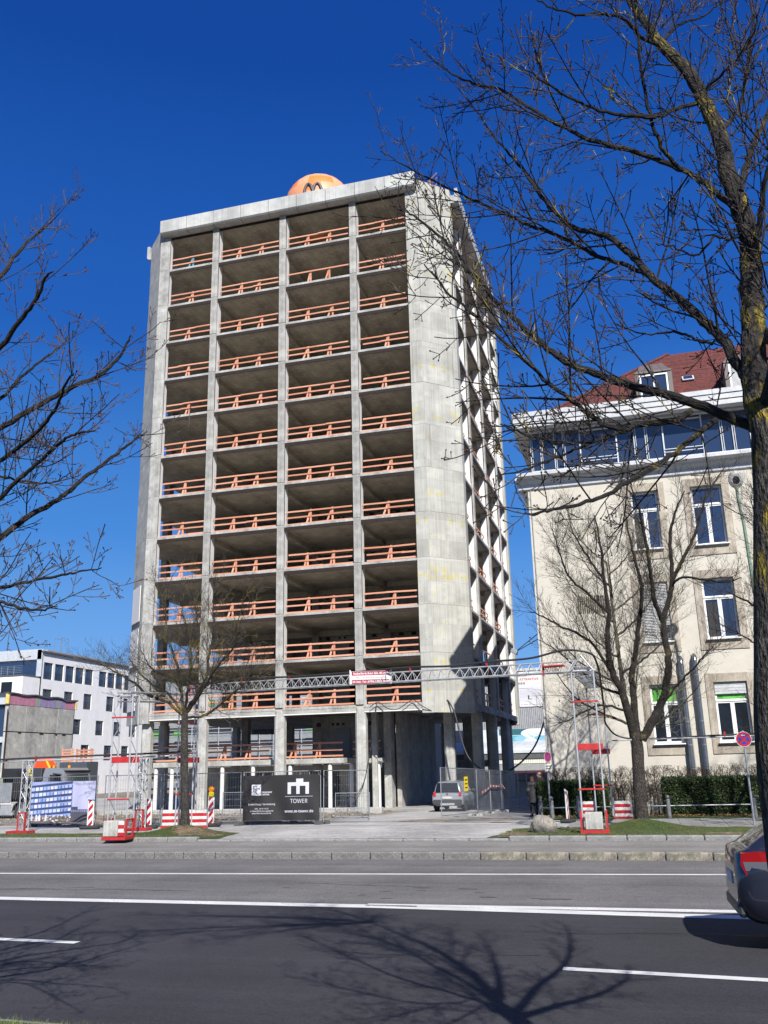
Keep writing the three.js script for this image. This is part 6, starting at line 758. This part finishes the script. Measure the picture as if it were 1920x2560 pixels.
function branch(ctx, p, dir, len, r, lvl) {
  const { rg, P } = ctx, L = P.lv[lvl], n = L.seg, pts = [p.clone()], d = dir.clone(); for (let i = 0; i < n; i++) { d.x += (rg() - .5) * L.wob; d.y += (rg() - .5) * L.wob + L.curl / n; d.z += (rg() - .5) * L.wob; d.normalize(); pts.push(pts[i].clone().addScaledVector(d, len / n)); }
  const re = Math.max(P.minR, r * L.tip); const rad = pts.map((_, i) => r + (re - r) * i / n); (lvl === 0 ? ctx.limb : ctx.twig).tube(pts, rad, L.sides, { cap: false, color: ctx.color });
  if (P.lv[lvl + 1]) sprout(ctx, pts, r, re, lvl + 1);
  if (P.bud && lvl >= P.budLv) { const e = pts[n], k = P.bud * (.7 + .6 * rg()); ctx.twig.tube([e.clone().addScaledVector(d, -k * .3), e.clone().addScaledVector(d, k * .8), e.clone().addScaledVector(d, k * 2.0)], [re, k, re * .3], 4, { cap: false, color: () => P.budCol }); if (rg() < P.tuft) for (let q = 0; q < 3; q++) { const w = V(rg() - .5, rg() * .6 - .45, rg() - .5).multiplyScalar(P.bud * 9); ctx.twig.tube([e, e.clone().addScaledVector(w, .6).add(V(0, .01, 0)), e.clone().add(w)], P.minR * .45, 3, { cap: false, color: () => P.budCol }); } }
}
function tree(name, label, cat, seed, trunk, limbs, P, o = {}) {
  const rg = rngOf(seed), t = thing(name, label, 'tree', [0, 0, 0], 0, o.group), ctx = { rg, P, color: o.color, limb: new MB(true), twig: new MB(true), wind: o.wind };
  const tm = new MB(true), tp = smooth(trunk.pts.map(p => V(...p)), trunk.n || 24); const tr = tp.map((_, i) => { const f = i / (tp.length - 1), k = f * (trunk.r.length - 1), a = Math.floor(k), b = Math.min(trunk.r.length - 1, a + 1); return trunk.r[a] + (trunk.r[b] - trunk.r[a]) * (k - a); });
  tm.tube(tp, tr, trunk.sides || 20, { color: o.trunkColor || o.color, us: 1.2, disp: (p, q, a, l, r) => r * (.10 * (vnoise(p.x * 3 + q[0] * 2, p.y * 2.2, p.z * 3 + q[2] * 2) - .5) + .05 * (vnoise(q[0] * 9, p.y * 6, q[2] * 9) - .5)) + (l < .5 ? (.5 - l) * .22 * r * (1 + .5 * Math.sin(a * 5)) : 0) });
  tm.build('trunk', M.bark, t);
  for (const L of limbs) { const m = new MB(true), pts = smooth(L.pts.map(p => V(...p)), L.n || L.pts.length * 5), N = pts.length; for (let i = 1; i < N - 1; i++) { const w = L.wob ?? .012; pts[i].x += (rg() - .5) * w; pts[i].y += (rg() - .5) * w; pts[i].z += (rg() - .5) * w; } m.tube(pts, pts.map((_, i) => L.r0 * Math.pow(1 - i / (N - 1), .75) + L.r1), L.sides || 9, { color: L.color || o.color, us: .5 }); m.build('limb', M.bark, t); sprout(ctx, pts, L.r0, L.r1, L.lvl ?? 0); }
  if (ctx.limb.p.length) { const b = ctx.limb.build('branches', M.bark, t); b.userData.kind = 'stuff'; } const w = ctx.twig.build('twigs', M.twig, t); w.userData.kind = 'stuff'; return t;
}
// limb centre lines in metres, with radii at start and end
const nearTrunk = [[0.691,0.05,-5.182],[0.651,1.819,-5.232],[0.647,2.385,-5.208],[0.722,3.105,-5.184],[0.808,3.876,-5.16],[0.815,4.089,-5.136]];
const nearLimbs = [[[[0.807,4.093,-5.184],[0.79,4.269,-5.222],[0.803,4.491,-5.261],[0.839,4.747,-5.299],[0.871,5.077,-5.338],[0.905,5.421,-5.376],[0.881,5.654,-5.414],[0.847,5.932,-5.453],[0.832,6.271,-5.491],[0.79,6.535,-5.53],[0.719,6.837,-5.568],[0.633,7.052,-5.606],[0.556,7.23,-5.645],[0.468,7.499,-5.683],[0.377,7.778,-5.722],[0.27,8.138,-5.76]],0.085,0.02],[[[0.791,4.067,-5.184],[0.756,4.121,-5.261],[0.647,4.229,-5.338],[0.443,4.393,-5.414],[0.276,4.51,-5.491],[0.057,4.638,-5.568],[-0.144,4.784,-5.645],[-0.295,4.909,-5.722],[-0.448,5.11,-5.798],[-0.577,5.296,-5.875],[-0.744,5.533,-5.952],[-0.884,5.795,-6.029],[-1.065,6.116,-6.106],[-1.204,6.337,-6.182],[-1.388,6.574,-6.259],[-1.562,6.793,-6.336]],0.055,0.006],[[[0.788,4.32,-5.203],[0.733,4.523,-5.31],[0.677,4.767,-5.417],[0.595,4.962,-5.524],[0.493,5.169,-5.63],[0.368,5.388,-5.737],[0.28,5.591,-5.844],[0.186,5.802,-5.951],[0.068,6.006,-6.058],[-0.063,6.139,-6.164],[-0.184,6.271,-6.271],[-0.304,6.49,-6.378],[-0.427,6.762,-6.485],[-0.519,7.036,-6.592],[-0.617,7.274,-6.698],[-0.778,7.607,-6.805],[-0.925,7.976,-6.912]],0.055,0.006],[[[0.354,5.546,-5.952],[0.21,5.739,-6.08],[-0.029,5.957,-6.208],[-0.247,6.219,-6.336],[-0.539,6.485,-6.464],[-0.774,6.749,-6.592],[-1.025,7.002,-6.72],[-1.354,7.329,-6.848],[-1.662,7.663,-6.976],[-1.92,7.972,-7.104]],0.026,0.005],[[[0.84,5.606,-5.328],[0.769,5.781,-5.414],[0.706,5.942,-5.499],[0.622,6.093,-5.585],[0.46,6.285,-5.671],[0.285,6.466,-5.757],[0.003,6.696,-5.842],[-0.159,6.904,-5.928],[-0.262,7.06,-6.014],[-0.439,7.303,-6.099],[-0.642,7.584,-6.185],[-0.843,7.754,-6.271],[-1.031,7.972,-6.357],[-1.185,8.211,-6.442],[-1.303,8.419,-6.528]],0.035,0.005],[[[0.783,6.587,-5.568],[0.635,6.528,-5.472],[0.471,6.418,-5.376],[0.345,6.365,-5.28],[0.167,6.361,-5.184],[0.023,6.375,-5.088],[-0.115,6.424,-4.992],[-0.25,6.488,-4.896],[-0.355,6.542,-4.8]],0.022,0.005],[[[0.578,6.11,-5.568],[0.48,6.211,-5.472],[0.421,6.375,-5.376],[0.389,6.661,-5.28],[0.38,6.864,-5.184],[0.37,7.064,-5.088],[0.357,7.224,-4.992]],0.02,0.006],[[[0.57,7.202,-5.664],[0.428,7.243,-5.552],[0.324,7.313,-5.44],[0.181,7.289,-5.328],[0.008,7.234,-5.216],[-0.142,7.232,-5.104],[-0.241,7.213,-4.992]],0.02,0.005],[[[0.561,4.208,-5.28],[0.413,4.066,-5.157],[0.219,3.906,-5.033],[0.025,3.773,-4.91],[-0.137,3.661,-4.786],[-0.297,3.599,-4.663],[-0.407,3.549,-4.539],[-0.494,3.516,-4.416]],0.028,0.005],[[[0.439,4.322,-5.376],[0.336,4.249,-5.338],[0.156,4.248,-5.299],[0.0,4.22,-5.261],[-0.134,4.298,-5.222],[-0.23,4.392,-5.184],[-0.366,4.513,-5.146],[-0.553,4.737,-5.107],[-0.757,4.969,-5.069],[-0.944,5.177,-5.03],[-1.083,5.38,-4.992]],0.03,0.005],[[[0.155,4.241,-5.28],[-0.04,4.133,-5.136],[-0.242,4.063,-4.992],[-0.446,4.069,-4.848],[-0.625,4.124,-4.704]],0.016,0.004],[[[-0.039,4.162,-5.184],[-0.195,4.073,-5.088],[-0.322,3.995,-4.992],[-0.521,3.907,-4.896],[-0.678,3.855,-4.8]],0.012,0.004],[[[0.605,4.734,-5.376],[0.526,4.819,-5.472],[0.422,4.938,-5.568],[0.255,4.997,-5.664],[0.061,5.149,-5.76]],0.014,0.004],[[[0.931,5.503,-5.376],[0.794,5.382,-5.318],[0.698,5.393,-5.261],[0.562,5.247,-5.203],[0.449,5.29,-5.146],[0.333,5.305,-5.088]],0.014,0.004],[[[0.89,5.742,-5.376],[0.978,6.01,-5.448],[1.088,6.252,-5.52],[1.203,6.5,-5.592],[1.325,6.786,-5.664]],0.03,0.01],[[[0.887,5.23,-5.28],[0.941,5.38,-5.184],[0.976,5.556,-5.088],[1.031,5.724,-4.992],[1.067,6.001,-4.896],[1.061,6.288,-4.8]],0.025,0.008],[[[0.734,6.632,-5.568],[0.862,6.681,-5.472],[0.986,6.726,-5.376],[1.085,6.804,-5.28],[1.139,6.92,-5.184]],0.016,0.005],[[[0.836,6.245,-5.472],[1.008,6.549,-5.592],[1.12,6.949,-5.712],[1.212,7.376,-5.832],[1.294,7.829,-5.952]],0.02,0.006],[[[0.56,7.233,-5.664],[0.727,7.48,-5.792],[0.916,7.617,-5.92],[1.124,7.864,-6.048]],0.015,0.005]];
const leftLimbs = [[[[-6.25,3.9,-6.05],[-5.401,4.964,-6.0],[-5.081,5.166,-6.071],[-4.758,5.37,-6.143],[-4.524,5.515,-6.214],[-4.286,5.641,-6.286],[-4.165,5.806,-6.357],[-4.121,5.986,-6.429],[-4.131,6.1,-6.5]],0.05,0.005],[[[-6.25,3.3,-6.05],[-5.372,3.958,-6.0],[-4.989,4.197,-6.089],[-4.88,4.345,-6.178],[-4.669,4.504,-6.267],[-4.585,4.608,-6.356],[-4.482,4.766,-6.444],[-4.353,4.907,-6.533],[-4.241,5.053,-6.622],[-4.124,5.201,-6.711],[-4.1,5.277,-6.8]],0.05,0.005],[[[-6.25,4.6,-6.05],[-5.566,5.615,-6.1],[-5.105,5.902,-6.0],[-4.843,6.058,-5.9],[-4.622,6.175,-5.8],[-4.465,6.298,-5.7],[-4.315,6.27,-5.6]],0.05,0.005],[[[-6.25,5.4,-6.05],[-5.641,6.211,-6.1],[-5.44,6.812,-6.3],[-5.415,7.222,-6.5],[-5.366,7.535,-6.7],[-5.348,7.819,-6.9]],0.045,0.005],[[[-6.25,3.8,-6.05],[-5.363,4.658,-6.0],[-4.857,4.777,-5.84],[-4.397,4.919,-5.68],[-4.129,5.006,-5.52],[-3.939,5.11,-5.36],[-3.763,5.112,-5.2]],0.035,0.005],[[[-6.25,3.6,-6.05],[-5.317,4.291,-6.0],[-4.899,4.486,-5.933],[-4.672,4.611,-5.867],[-4.411,4.728,-5.8],[-4.175,4.843,-5.733],[-4.006,4.848,-5.667],[-3.82,4.817,-5.6]],0.035,0.005],[[[-6.25,3.1,-6.05],[-5.252,3.767,-6.0],[-4.839,3.745,-5.96],[-4.625,3.753,-5.92],[-4.24,3.778,-5.88],[-4.038,3.785,-5.84],[-3.824,3.791,-5.8]],0.028,0.004],[[[-6.25,3.0,-6.05],[-5.164,3.743,-5.9],[-4.636,3.58,-5.725],[-4.318,3.484,-5.55],[-4.016,3.414,-5.375],[-3.762,3.396,-5.2]],0.024,0.004],[[[-6.25,4.3,-6.05],[-5.535,5.366,-6.1],[-5.321,5.575,-6.32],[-5.307,5.861,-6.54],[-5.32,6.102,-6.76],[-5.233,6.38,-6.98],[-5.291,6.625,-7.2]],0.03,0.005],[[[-6.25,5.8,-6.05],[-5.705,6.728,-6.1],[-5.175,7.021,-5.933],[-4.926,7.066,-5.767],[-4.743,7.116,-5.6]],0.035,0.006],[[[-6.25,3.7,-6.05],[-5.372,4.73,-6.0],[-5.099,4.763,-6.15],[-4.912,4.734,-6.3],[-4.784,4.765,-6.45],[-4.717,4.896,-6.6]],0.02,0.004]];
const lindenLimbs = [[[[-0.442,3.055,-32.5],[-0.568,3.977,-32.411],[-0.699,4.58,-32.322],[-0.94,5.193,-32.233],[-1.019,5.803,-32.144],[-1.017,6.407,-32.056],[-0.884,7.239,-31.967],[-0.945,8.382,-31.878],[-0.952,9.539,-31.789],[-1.072,10.725,-31.7]],0.15,0.02],[[[-0.335,3.213,-32.5],[-0.339,4.145,-32.643],[-0.317,5.267,-32.786],[-0.149,5.891,-32.929],[0.073,7.05,-33.071],[0.3,8.238,-33.214],[0.105,9.799,-33.357],[-0.011,11.092,-33.5]],0.13,0.02],[[[-0.207,2.994,-32.5],[0.23,3.627,-32.53],[0.621,4.319,-32.56],[0.873,5.19,-32.59],[0.937,5.797,-32.62],[0.893,6.936,-32.65],[1.201,7.783,-32.68],[1.376,8.652,-32.71],[1.419,9.843,-32.74],[1.681,10.733,-32.77],[2.115,11.616,-32.8]],0.16,0.02],[[[0.846,7.004,-32.7],[0.684,7.594,-32.36],[0.618,8.576,-32.02],[0.575,9.789,-31.68],[0.449,10.716,-31.34],[0.263,11.588,-31.0]],0.09,0.015],[[[1.349,8.377,-32.8],[1.867,9.272,-33.04],[2.369,10.187,-33.28],[2.713,11.137,-33.52],[3.235,12.091,-33.76],[3.729,12.746,-34.0]],0.07,0.012],[[[1.236,8.093,-32.8],[1.531,8.36,-32.475],[2.261,8.241,-32.15],[3.004,8.008,-31.825],[3.501,8.075,-31.5]],0.05,0.01],[[[-0.92,5.142,-32.3],[-1.68,6.38,-31.975],[-2.512,6.843,-31.65],[-3.073,7.175,-31.325],[-3.527,7.384,-31.0]],0.055,0.01],[[[-0.711,4.476,-32.4],[-1.352,4.8,-32.66],[-1.834,5.241,-32.92],[-2.278,5.633,-33.18],[-2.785,6.151,-33.44],[-3.546,6.706,-33.7]],0.05,0.01],[[[-0.6,3.923,-32.4],[-1.379,4.153,-32.05],[-2.086,3.891,-31.7],[-2.455,3.675,-31.35],[-3.085,3.471,-31.0]],0.04,0.008],[[[-0.882,7.229,-31.9],[-1.526,7.904,-31.55],[-2.068,8.457,-31.2],[-2.353,9.452,-30.85],[-2.539,10.262,-30.5]],0.05,0.01],[[[-0.943,8.367,-31.8],[-1.446,9.382,-32.233],[-1.915,10.439,-32.667],[-2.11,11.45,-33.1]],0.04,0.01],[[[0.353,3.788,-32.6],[0.959,4.558,-32.275],[1.532,5.1,-31.95],[2.036,5.58,-31.625],[2.529,6.044,-31.3]],0.045,0.01]];
const smallLimbs = [[[[-16.275,4.289,-30.5],[-16.929,4.806,-30.333],[-17.63,5.1,-30.167],[-18.025,5.474,-30.0],[-18.251,5.656,-29.833],[-18.967,6.047,-29.667],[-19.413,6.334,-29.5]],0.06,0.01],[[[-16.279,4.38,-30.5],[-17.097,5.12,-30.8],[-17.923,5.508,-31.1],[-18.552,5.898,-31.4],[-19.083,6.293,-31.7],[-19.628,6.75,-32.0]],0.05,0.01],[[[-16.308,4.472,-30.5],[-16.477,5.127,-30.62],[-16.739,6.081,-30.74],[-17.167,7.071,-30.86],[-17.442,8.077,-30.98],[-17.569,9.35,-31.1]],0.06,0.01],[[[-16.233,4.514,-30.5],[-16.051,5.177,-30.3],[-15.824,5.974,-30.1],[-15.806,6.873,-29.9],[-15.937,7.646,-29.7],[-15.999,7.994,-29.5]],0.055,0.01],[[[-16.154,4.466,-30.5],[-15.763,5.188,-30.633],[-15.539,5.696,-30.767],[-15.529,6.505,-30.9],[-15.416,7.467,-31.033],[-15.565,8.469,-31.167],[-15.547,9.232,-31.3]],0.06,0.01],[[[-16.126,4.419,-30.5],[-15.453,5.055,-30.233],[-14.984,5.601,-29.967],[-14.42,6.088,-29.7],[-13.814,6.564,-29.433],[-13.608,7.236,-29.167],[-13.213,8.069,-28.9]],0.055,0.01],[[[-16.118,4.215,-30.5],[-15.408,4.252,-30.4],[-14.767,4.581,-30.3],[-14.183,4.997,-30.2],[-13.554,5.364,-30.1],[-13.025,5.597,-30.0]],0.05,0.01],[[[-16.079,4.508,-30.5],[-15.698,5.343,-30.9],[-15.278,5.495,-31.3],[-14.742,5.596,-31.7],[-14.301,5.75,-32.1]],0.04,0.008],[[[-16.52,5.134,-30.7],[-16.528,5.558,-30.2],[-16.828,5.759,-29.7],[-16.963,5.947,-29.2],[-17.113,6.579,-28.7]],0.035,0.008],[[[-15.772,5.961,-30.0],[-15.711,6.697,-30.425],[-15.954,7.428,-30.85],[-16.307,8.193,-31.275],[-16.725,9.142,-31.7]],0.035,0.008]];
{
  const dark = [.034, .027, .024], lich = [.25, .2, .02];
  const fork = nearLimbs[0][0][0];
  const P = { minR: .003, bud: .0055, budLv: 1, budCol: [.055, .026, .024], tuft: .16, lv: [
    { from: .1, step: .175, pair: .35, ang: .8, up: .1, len: .85, short: .35, rel: .42, thick: .0098, seg: 6, wob: .2, curl: .22, tip: .4, sides: 5 },
    { from: .18, step: .14, pair: .5, ang: .8, up: .12, len: .28, short: .3, rel: .55, thick: .014, seg: 4, wob: .22, curl: .3, tip: .6, sides: 4 },
    { from: .3, step: .09, pair: .55, ang: .7, up: .12, len: .07, short: .2, rel: .6, thick: .03, seg: 2, wob: .25, curl: .3, tip: .8, sides: 3 }] };
  const limbs = nearLimbs.map(([pts, r0, r1], i) => ({ pts, r0: r0 * (i ? .52 : .74), r1: r1 * .8, sides: i < 4 ? 14 : 8, wob: .014, color: i < 3 ? barkColor(dark, lich, [.42, .32, .3][i], 9) : barkColor(dark, lich, .25, 9) }));
  const f = (dx, dy, dz) => [fork[0] + dx, fork[1] + dy, fork[2] + dz];
  for (const [a, r] of [[[f(.05, -.1, 0), f(.6, .4, .1), f(1.3, 1.0, .25), f(2.0, 1.7, .2), f(2.4, 2.4, .1)], .06], [[f(.05, 0, .02), f(.4, .5, -.5), f(1.0, 1.2, -1.1), f(1.5, 2.2, -1.5), f(1.9, 3.2, -1.7)], .05], [[f(.02, .1, .05), f(.2, .6, .6), f(.5, 1.4, 1.2), f(.7, 2.3, 1.6), f(.8, 3.3, 1.9)], .05], [[f(.1, .5, 0), f(.5, 1.4, .3), f(.9, 2.4, .5), f(1.2, 3.4, .5), f(1.4, 4.4, .4)], .05]]) limbs.push({ pts: a, r0: r, r1: .006, sides: 8 });
  const tp = nearLimbs[0][0][nearLimbs[0][0].length - 1], up = (dx, dy, dz) => [tp[0] + dx, tp[1] + dy, tp[2] + dz];
  const hi = [[-1.5, 10.6, -3.4], [-3.1, 9.9, -4.1], [-2.3, 9.4, -2.7], [.1, 11, -4.4], [1.5, 10.4, -3.9], [-3.7, 8.9, -3.3], [-1.0, 9.6, -2.2]];
  for (const e of hi) limbs.push({ pts: [tp, ...[.3, .6].map(q => [tp[0] + (e[0] - tp[0]) * q, tp[1] + (e[1] - tp[1]) * Math.pow(q, .8), tp[2] + (e[2] - tp[2]) * q]), e], r0: .036, r1: .005, sides: 7 });
  tree('mossy_maple', 'large bare tree with yellow lichen on its trunk at the right edge', 'tree', 501, { pts: [...nearTrunk, nearLimbs[0][0][1], nearLimbs[0][0][2]], r: [.165, .13, .112, .106, .103, .1, .09, .075, .056], n: 90, sides: 48 }, limbs, P, { color: barkColor(dark, lich, .24, 6), trunkColor: barkColor([.085, .077, .07], [.33, .245, .018], .33, 8), group: 'near street trees' });
  const P2 = { ...P, minR: .0034, bud: .006, lv: [{ ...P.lv[0], len: .72, step: .23 }, { ...P.lv[1], len: .3, step: .155 }, P.lv[2]] };
  tree('bare_maple', 'bare tree at the left edge, only its branches reaching into the sky', 'tree', 502, { pts: [[-6.4, .05, -5.9], [-6.35, 1.5, -5.95], [-6.28, 3, -6.02], [-6.25, 4.6, -6.05], [-6.2, 6.2, -6.0]], r: [.22, .18, .16, .11, .06], n: 30, sides: 20 }, leftLimbs.filter((_, i) => i !== 9).map(([pts, r0, r1]) => ({ pts, r0: r0 * .5, r1, sides: 8, wob: .014 })), P2, { color: barkColor([.065, .05, .044], [.2, .16, .03], .08, 6), group: 'near street trees' });
  // pavement trees
  const PL = { minR: .0038, bud: 0, budLv: 9, tuft: 0, budCol: dark, lv: [
    { from: .13, step: .3, pair: .5, ang: .75, up: .25, len: 1.6, short: .3, rel: .5, thick: .0085, seg: 7, wob: .26, curl: .2, tip: .3, sides: 4 },
    { from: .16, step: .2, pair: .6, ang: .75, up: .2, len: .7, short: .35, rel: .6, thick: .0085, seg: 5, wob: .3, curl: .2, tip: .4, sides: 3 },
    { from: .2, step: .15, pair: .55, ang: .7, up: .15, len: .3, short: .3, rel: .6, thick: .013, seg: 3, wob: .35, curl: .2, tip: .7, sides: 3 }] };
  tree('pavement_tree', 'small bare tree with lichen on the left grass mound before the tower', 'tree', 503, { pts: [[-16.05, .15, -30.5], [-16.1, 1.2, -30.5], [-16.18, 2.6, -30.5], [-16.23, 4.0, -30.5], [-16.22, 4.6, -30.5]], r: [.19, .15, .135, .125, .09], n: 30 }, smallLimbs.map(([pts, r0, r1]) => ({ pts, r0: r0 * .85, r1, sides: 7, wob: .05 })), PL, { color: barkColor([.055, .046, .038], [.24, .19, .035], .34, 3.5), trunkColor: barkColor([.085, .075, .066], [.2, .16, .04], .16, 5), group: 'pavement trees' });
  tree('pavement_tree', 'bare tree splitting into three stems on the right verge before the cream building', 'tree', 504, { pts: [[-.45, .15, -32.5], [-.45, 1.0, -32.5], [-.42, 1.9, -32.5], [-.38, 2.7, -32.5], [-.36, 3.3, -32.5]], r: [.25, .21, .2, .21, .13], n: 30 }, lindenLimbs.map(([pts, r0, r1]) => ({ pts, r0: r0 * .85, r1, sides: 9, wob: .05 })), PL, { color: barkColor([.04, .03, .024], [.16, .135, .035], .2, 3.5), trunkColor: barkColor([.075, .062, .054], [.12, .11, .06], .14, 5), group: 'pavement trees' });
  tree('pavement_tree', 'bare street tree standing just outside the right edge, twigs beside the lamp', 'tree', 506, { pts: [[5.9, .15, -31.5], [5.9, 1.0, -31.5], [5.93, 1.9, -31.5], [5.97, 2.7, -31.5], [5.99, 3.3, -31.5]], r: [.27, .235, .225, .235, .15], n: 30 }, lindenLimbs.map(([pts, r0, r1]) => ({ pts: pts.map(p => [p[0] + 6.35, p[1], p[2] + 1]), r0, r1, sides: 9, wob: .05 })), PL, { color: barkColor([.055, .042, .034], [.2, .17, .045], .2, 3.5), group: 'pavement trees' });
  // pale plane tree behind it, with hanging seed balls
  const pt = [[-.5, .1, -37.6], [-.55, 2.5, -37.6], [-.75, 5, -37.6], [-.85, 7.5, -37.5], [-.95, 10.2, -37.4]];
  const pl = []; const rg = rngOf(77); for (let k = 0; k < 15; k++) { const y = 3.2 + k * .5, a = k * 2.4 + rg(), L = 3.0 - k * .11, x = -.55 - (y - 2.5) * .05, e = (s, up) => [x + Math.cos(a) * L * s, y + up, -37.55 + Math.sin(a) * L * s * .8]; pl.push({ pts: [e(0, 0), e(.35, .45), e(.7, 1.1), e(1, 1.9 + rg())], r0: .05 - k * .0015, r1: .008, sides: 6, wob: .05 }); }
  const T = tree('plane_tree', 'pale barked thin tree with hanging seed balls between the right tree and the cream wall', 'tree', 505, { pts: pt, r: [.11, .1, .09, .065, .03], n: 24 }, pl, PL, { color: barkColor([.2, .18, .125], [.32, .3, .2], .4, 3), group: 'pavement trees' });
  const bl = new MB(); for (let k = 0; k < 46; k++) { const x = rr(-4.6, 1.2, rg), y = rr(4, 12, rg), z = rr(-39, -36.2, rg); bl.lathe([[0, -.035], [.025, -.025], [.035, 0], [.025, .025], [0, .035]], 6, x, y, z).bar([x, y, z], [x + .02, y + .18, z], .003, 3); } const sb = bl.build('seed_balls', std([.09, .06, .04]), T); sb.userData.kind = 'stuff';
}
{ // tall leafless hedge along the cream wall: one shrub after another
  const rg = rngOf(601), protos = []; const P = { minR: .006, bud: 0, budLv: 9, tuft: 0, lv: [
    { from: .25, step: .07, pair: .5, ang: .8, up: .15, len: .6, short: .2, rel: .6, thick: .012, seg: 4, wob: .4, curl: .3, tip: .5, sides: 3 }, { from: .2, step: .065, pair: .6, ang: .8, up: .1, len: .28, short: .2, rel: .7, thick: .018, seg: 3, wob: .4, curl: .2, tip: .6, sides: 3 }] };
  for (let k = 0; k < 4; k++) { const ctx = { rg, P, color: barkColor([.05, .032, .022], [.085, .05, .03], .35, 8), limb: new MB(true), twig: new MB(true) }; const pts = smooth([V(0, 0, 0), V(rr(-.05, .05, rg), .6, 0), V(rr(-.08, .08, rg), 1.2, rr(-.05, .05, rg)), V(rr(-.12, .12, rg), 1.85, 0)], 10); const tm = new MB(true); tm.tube(pts, pts.map((_, i) => .03 - i * .002), 6, { color: ctx.color }); sprout(ctx, pts, .03, .01, 0);
    for (const b of [ctx.limb, ctx.twig]) for (let i = 1; i < b.p.length; i += 3) if (b.p[i] > 2.02) b.p[i] = 2.02 + (b.p[i] - 2.02) * .12; protos.push([tm.geo(), ctx.limb.geo(), ctx.twig.geo()]); }
  const nth = 'first second third fourth fifth sixth seventh eighth ninth tenth eleventh twelfth thirteenth fourteenth fifteenth sixteenth seventeenth eighteenth nineteenth twentieth twenty-first twenty-second twenty-third twenty-fourth twenty-fifth twenty-sixth last'.split(' ');
  for (let i = 0; i < 27; i++) { const t = thing('hedge_shrub', `bare brown shrub of the leafless hedge along the cream wall, ${nth[i]} from the left`, 'shrub', [-4.35 + i * .345 + rr(-.06, .06, rg), .03, -43.05], rr(-.5, .5, rg), 'leafless hedge shrubs'); const p = protos[i % 4]; part('stem', p[0], M.bark, t); part('branches', p[1], M.twig, t).userData.kind = 'stuff'; part('twigs', p[2], M.twig, t).userData.kind = 'stuff'; t.scale.set(1, rr(.96, 1.03, rg), 1); }
  const f = thing('wire_fence', 'thin wire fence behind the leafless hedge', 'fence', [0, 0, -43.3]); for (const x of [-4.4, -2, .4, 2.8, 5]) new MB().bar([x, 0, 0], [x, 1.5, 0], .02, 6).build('post', M.darkGrey, f); const w = new MB(); for (let k = 0; k < 9; k++) w.bar([-4.4, .2 + k * .155, 0], [6, .2 + k * .155, 0], .005, 3); for (let x = -4.4; x < 6; x += .2) w.bar([x, .1, 0], [x, 1.5, 0], .004, 3); w.build('wires', M.darkGrey, f).userData.kind = 'stuff';
}
scene.updateMatrixWorld(true);
renderer.render(scene, camera);
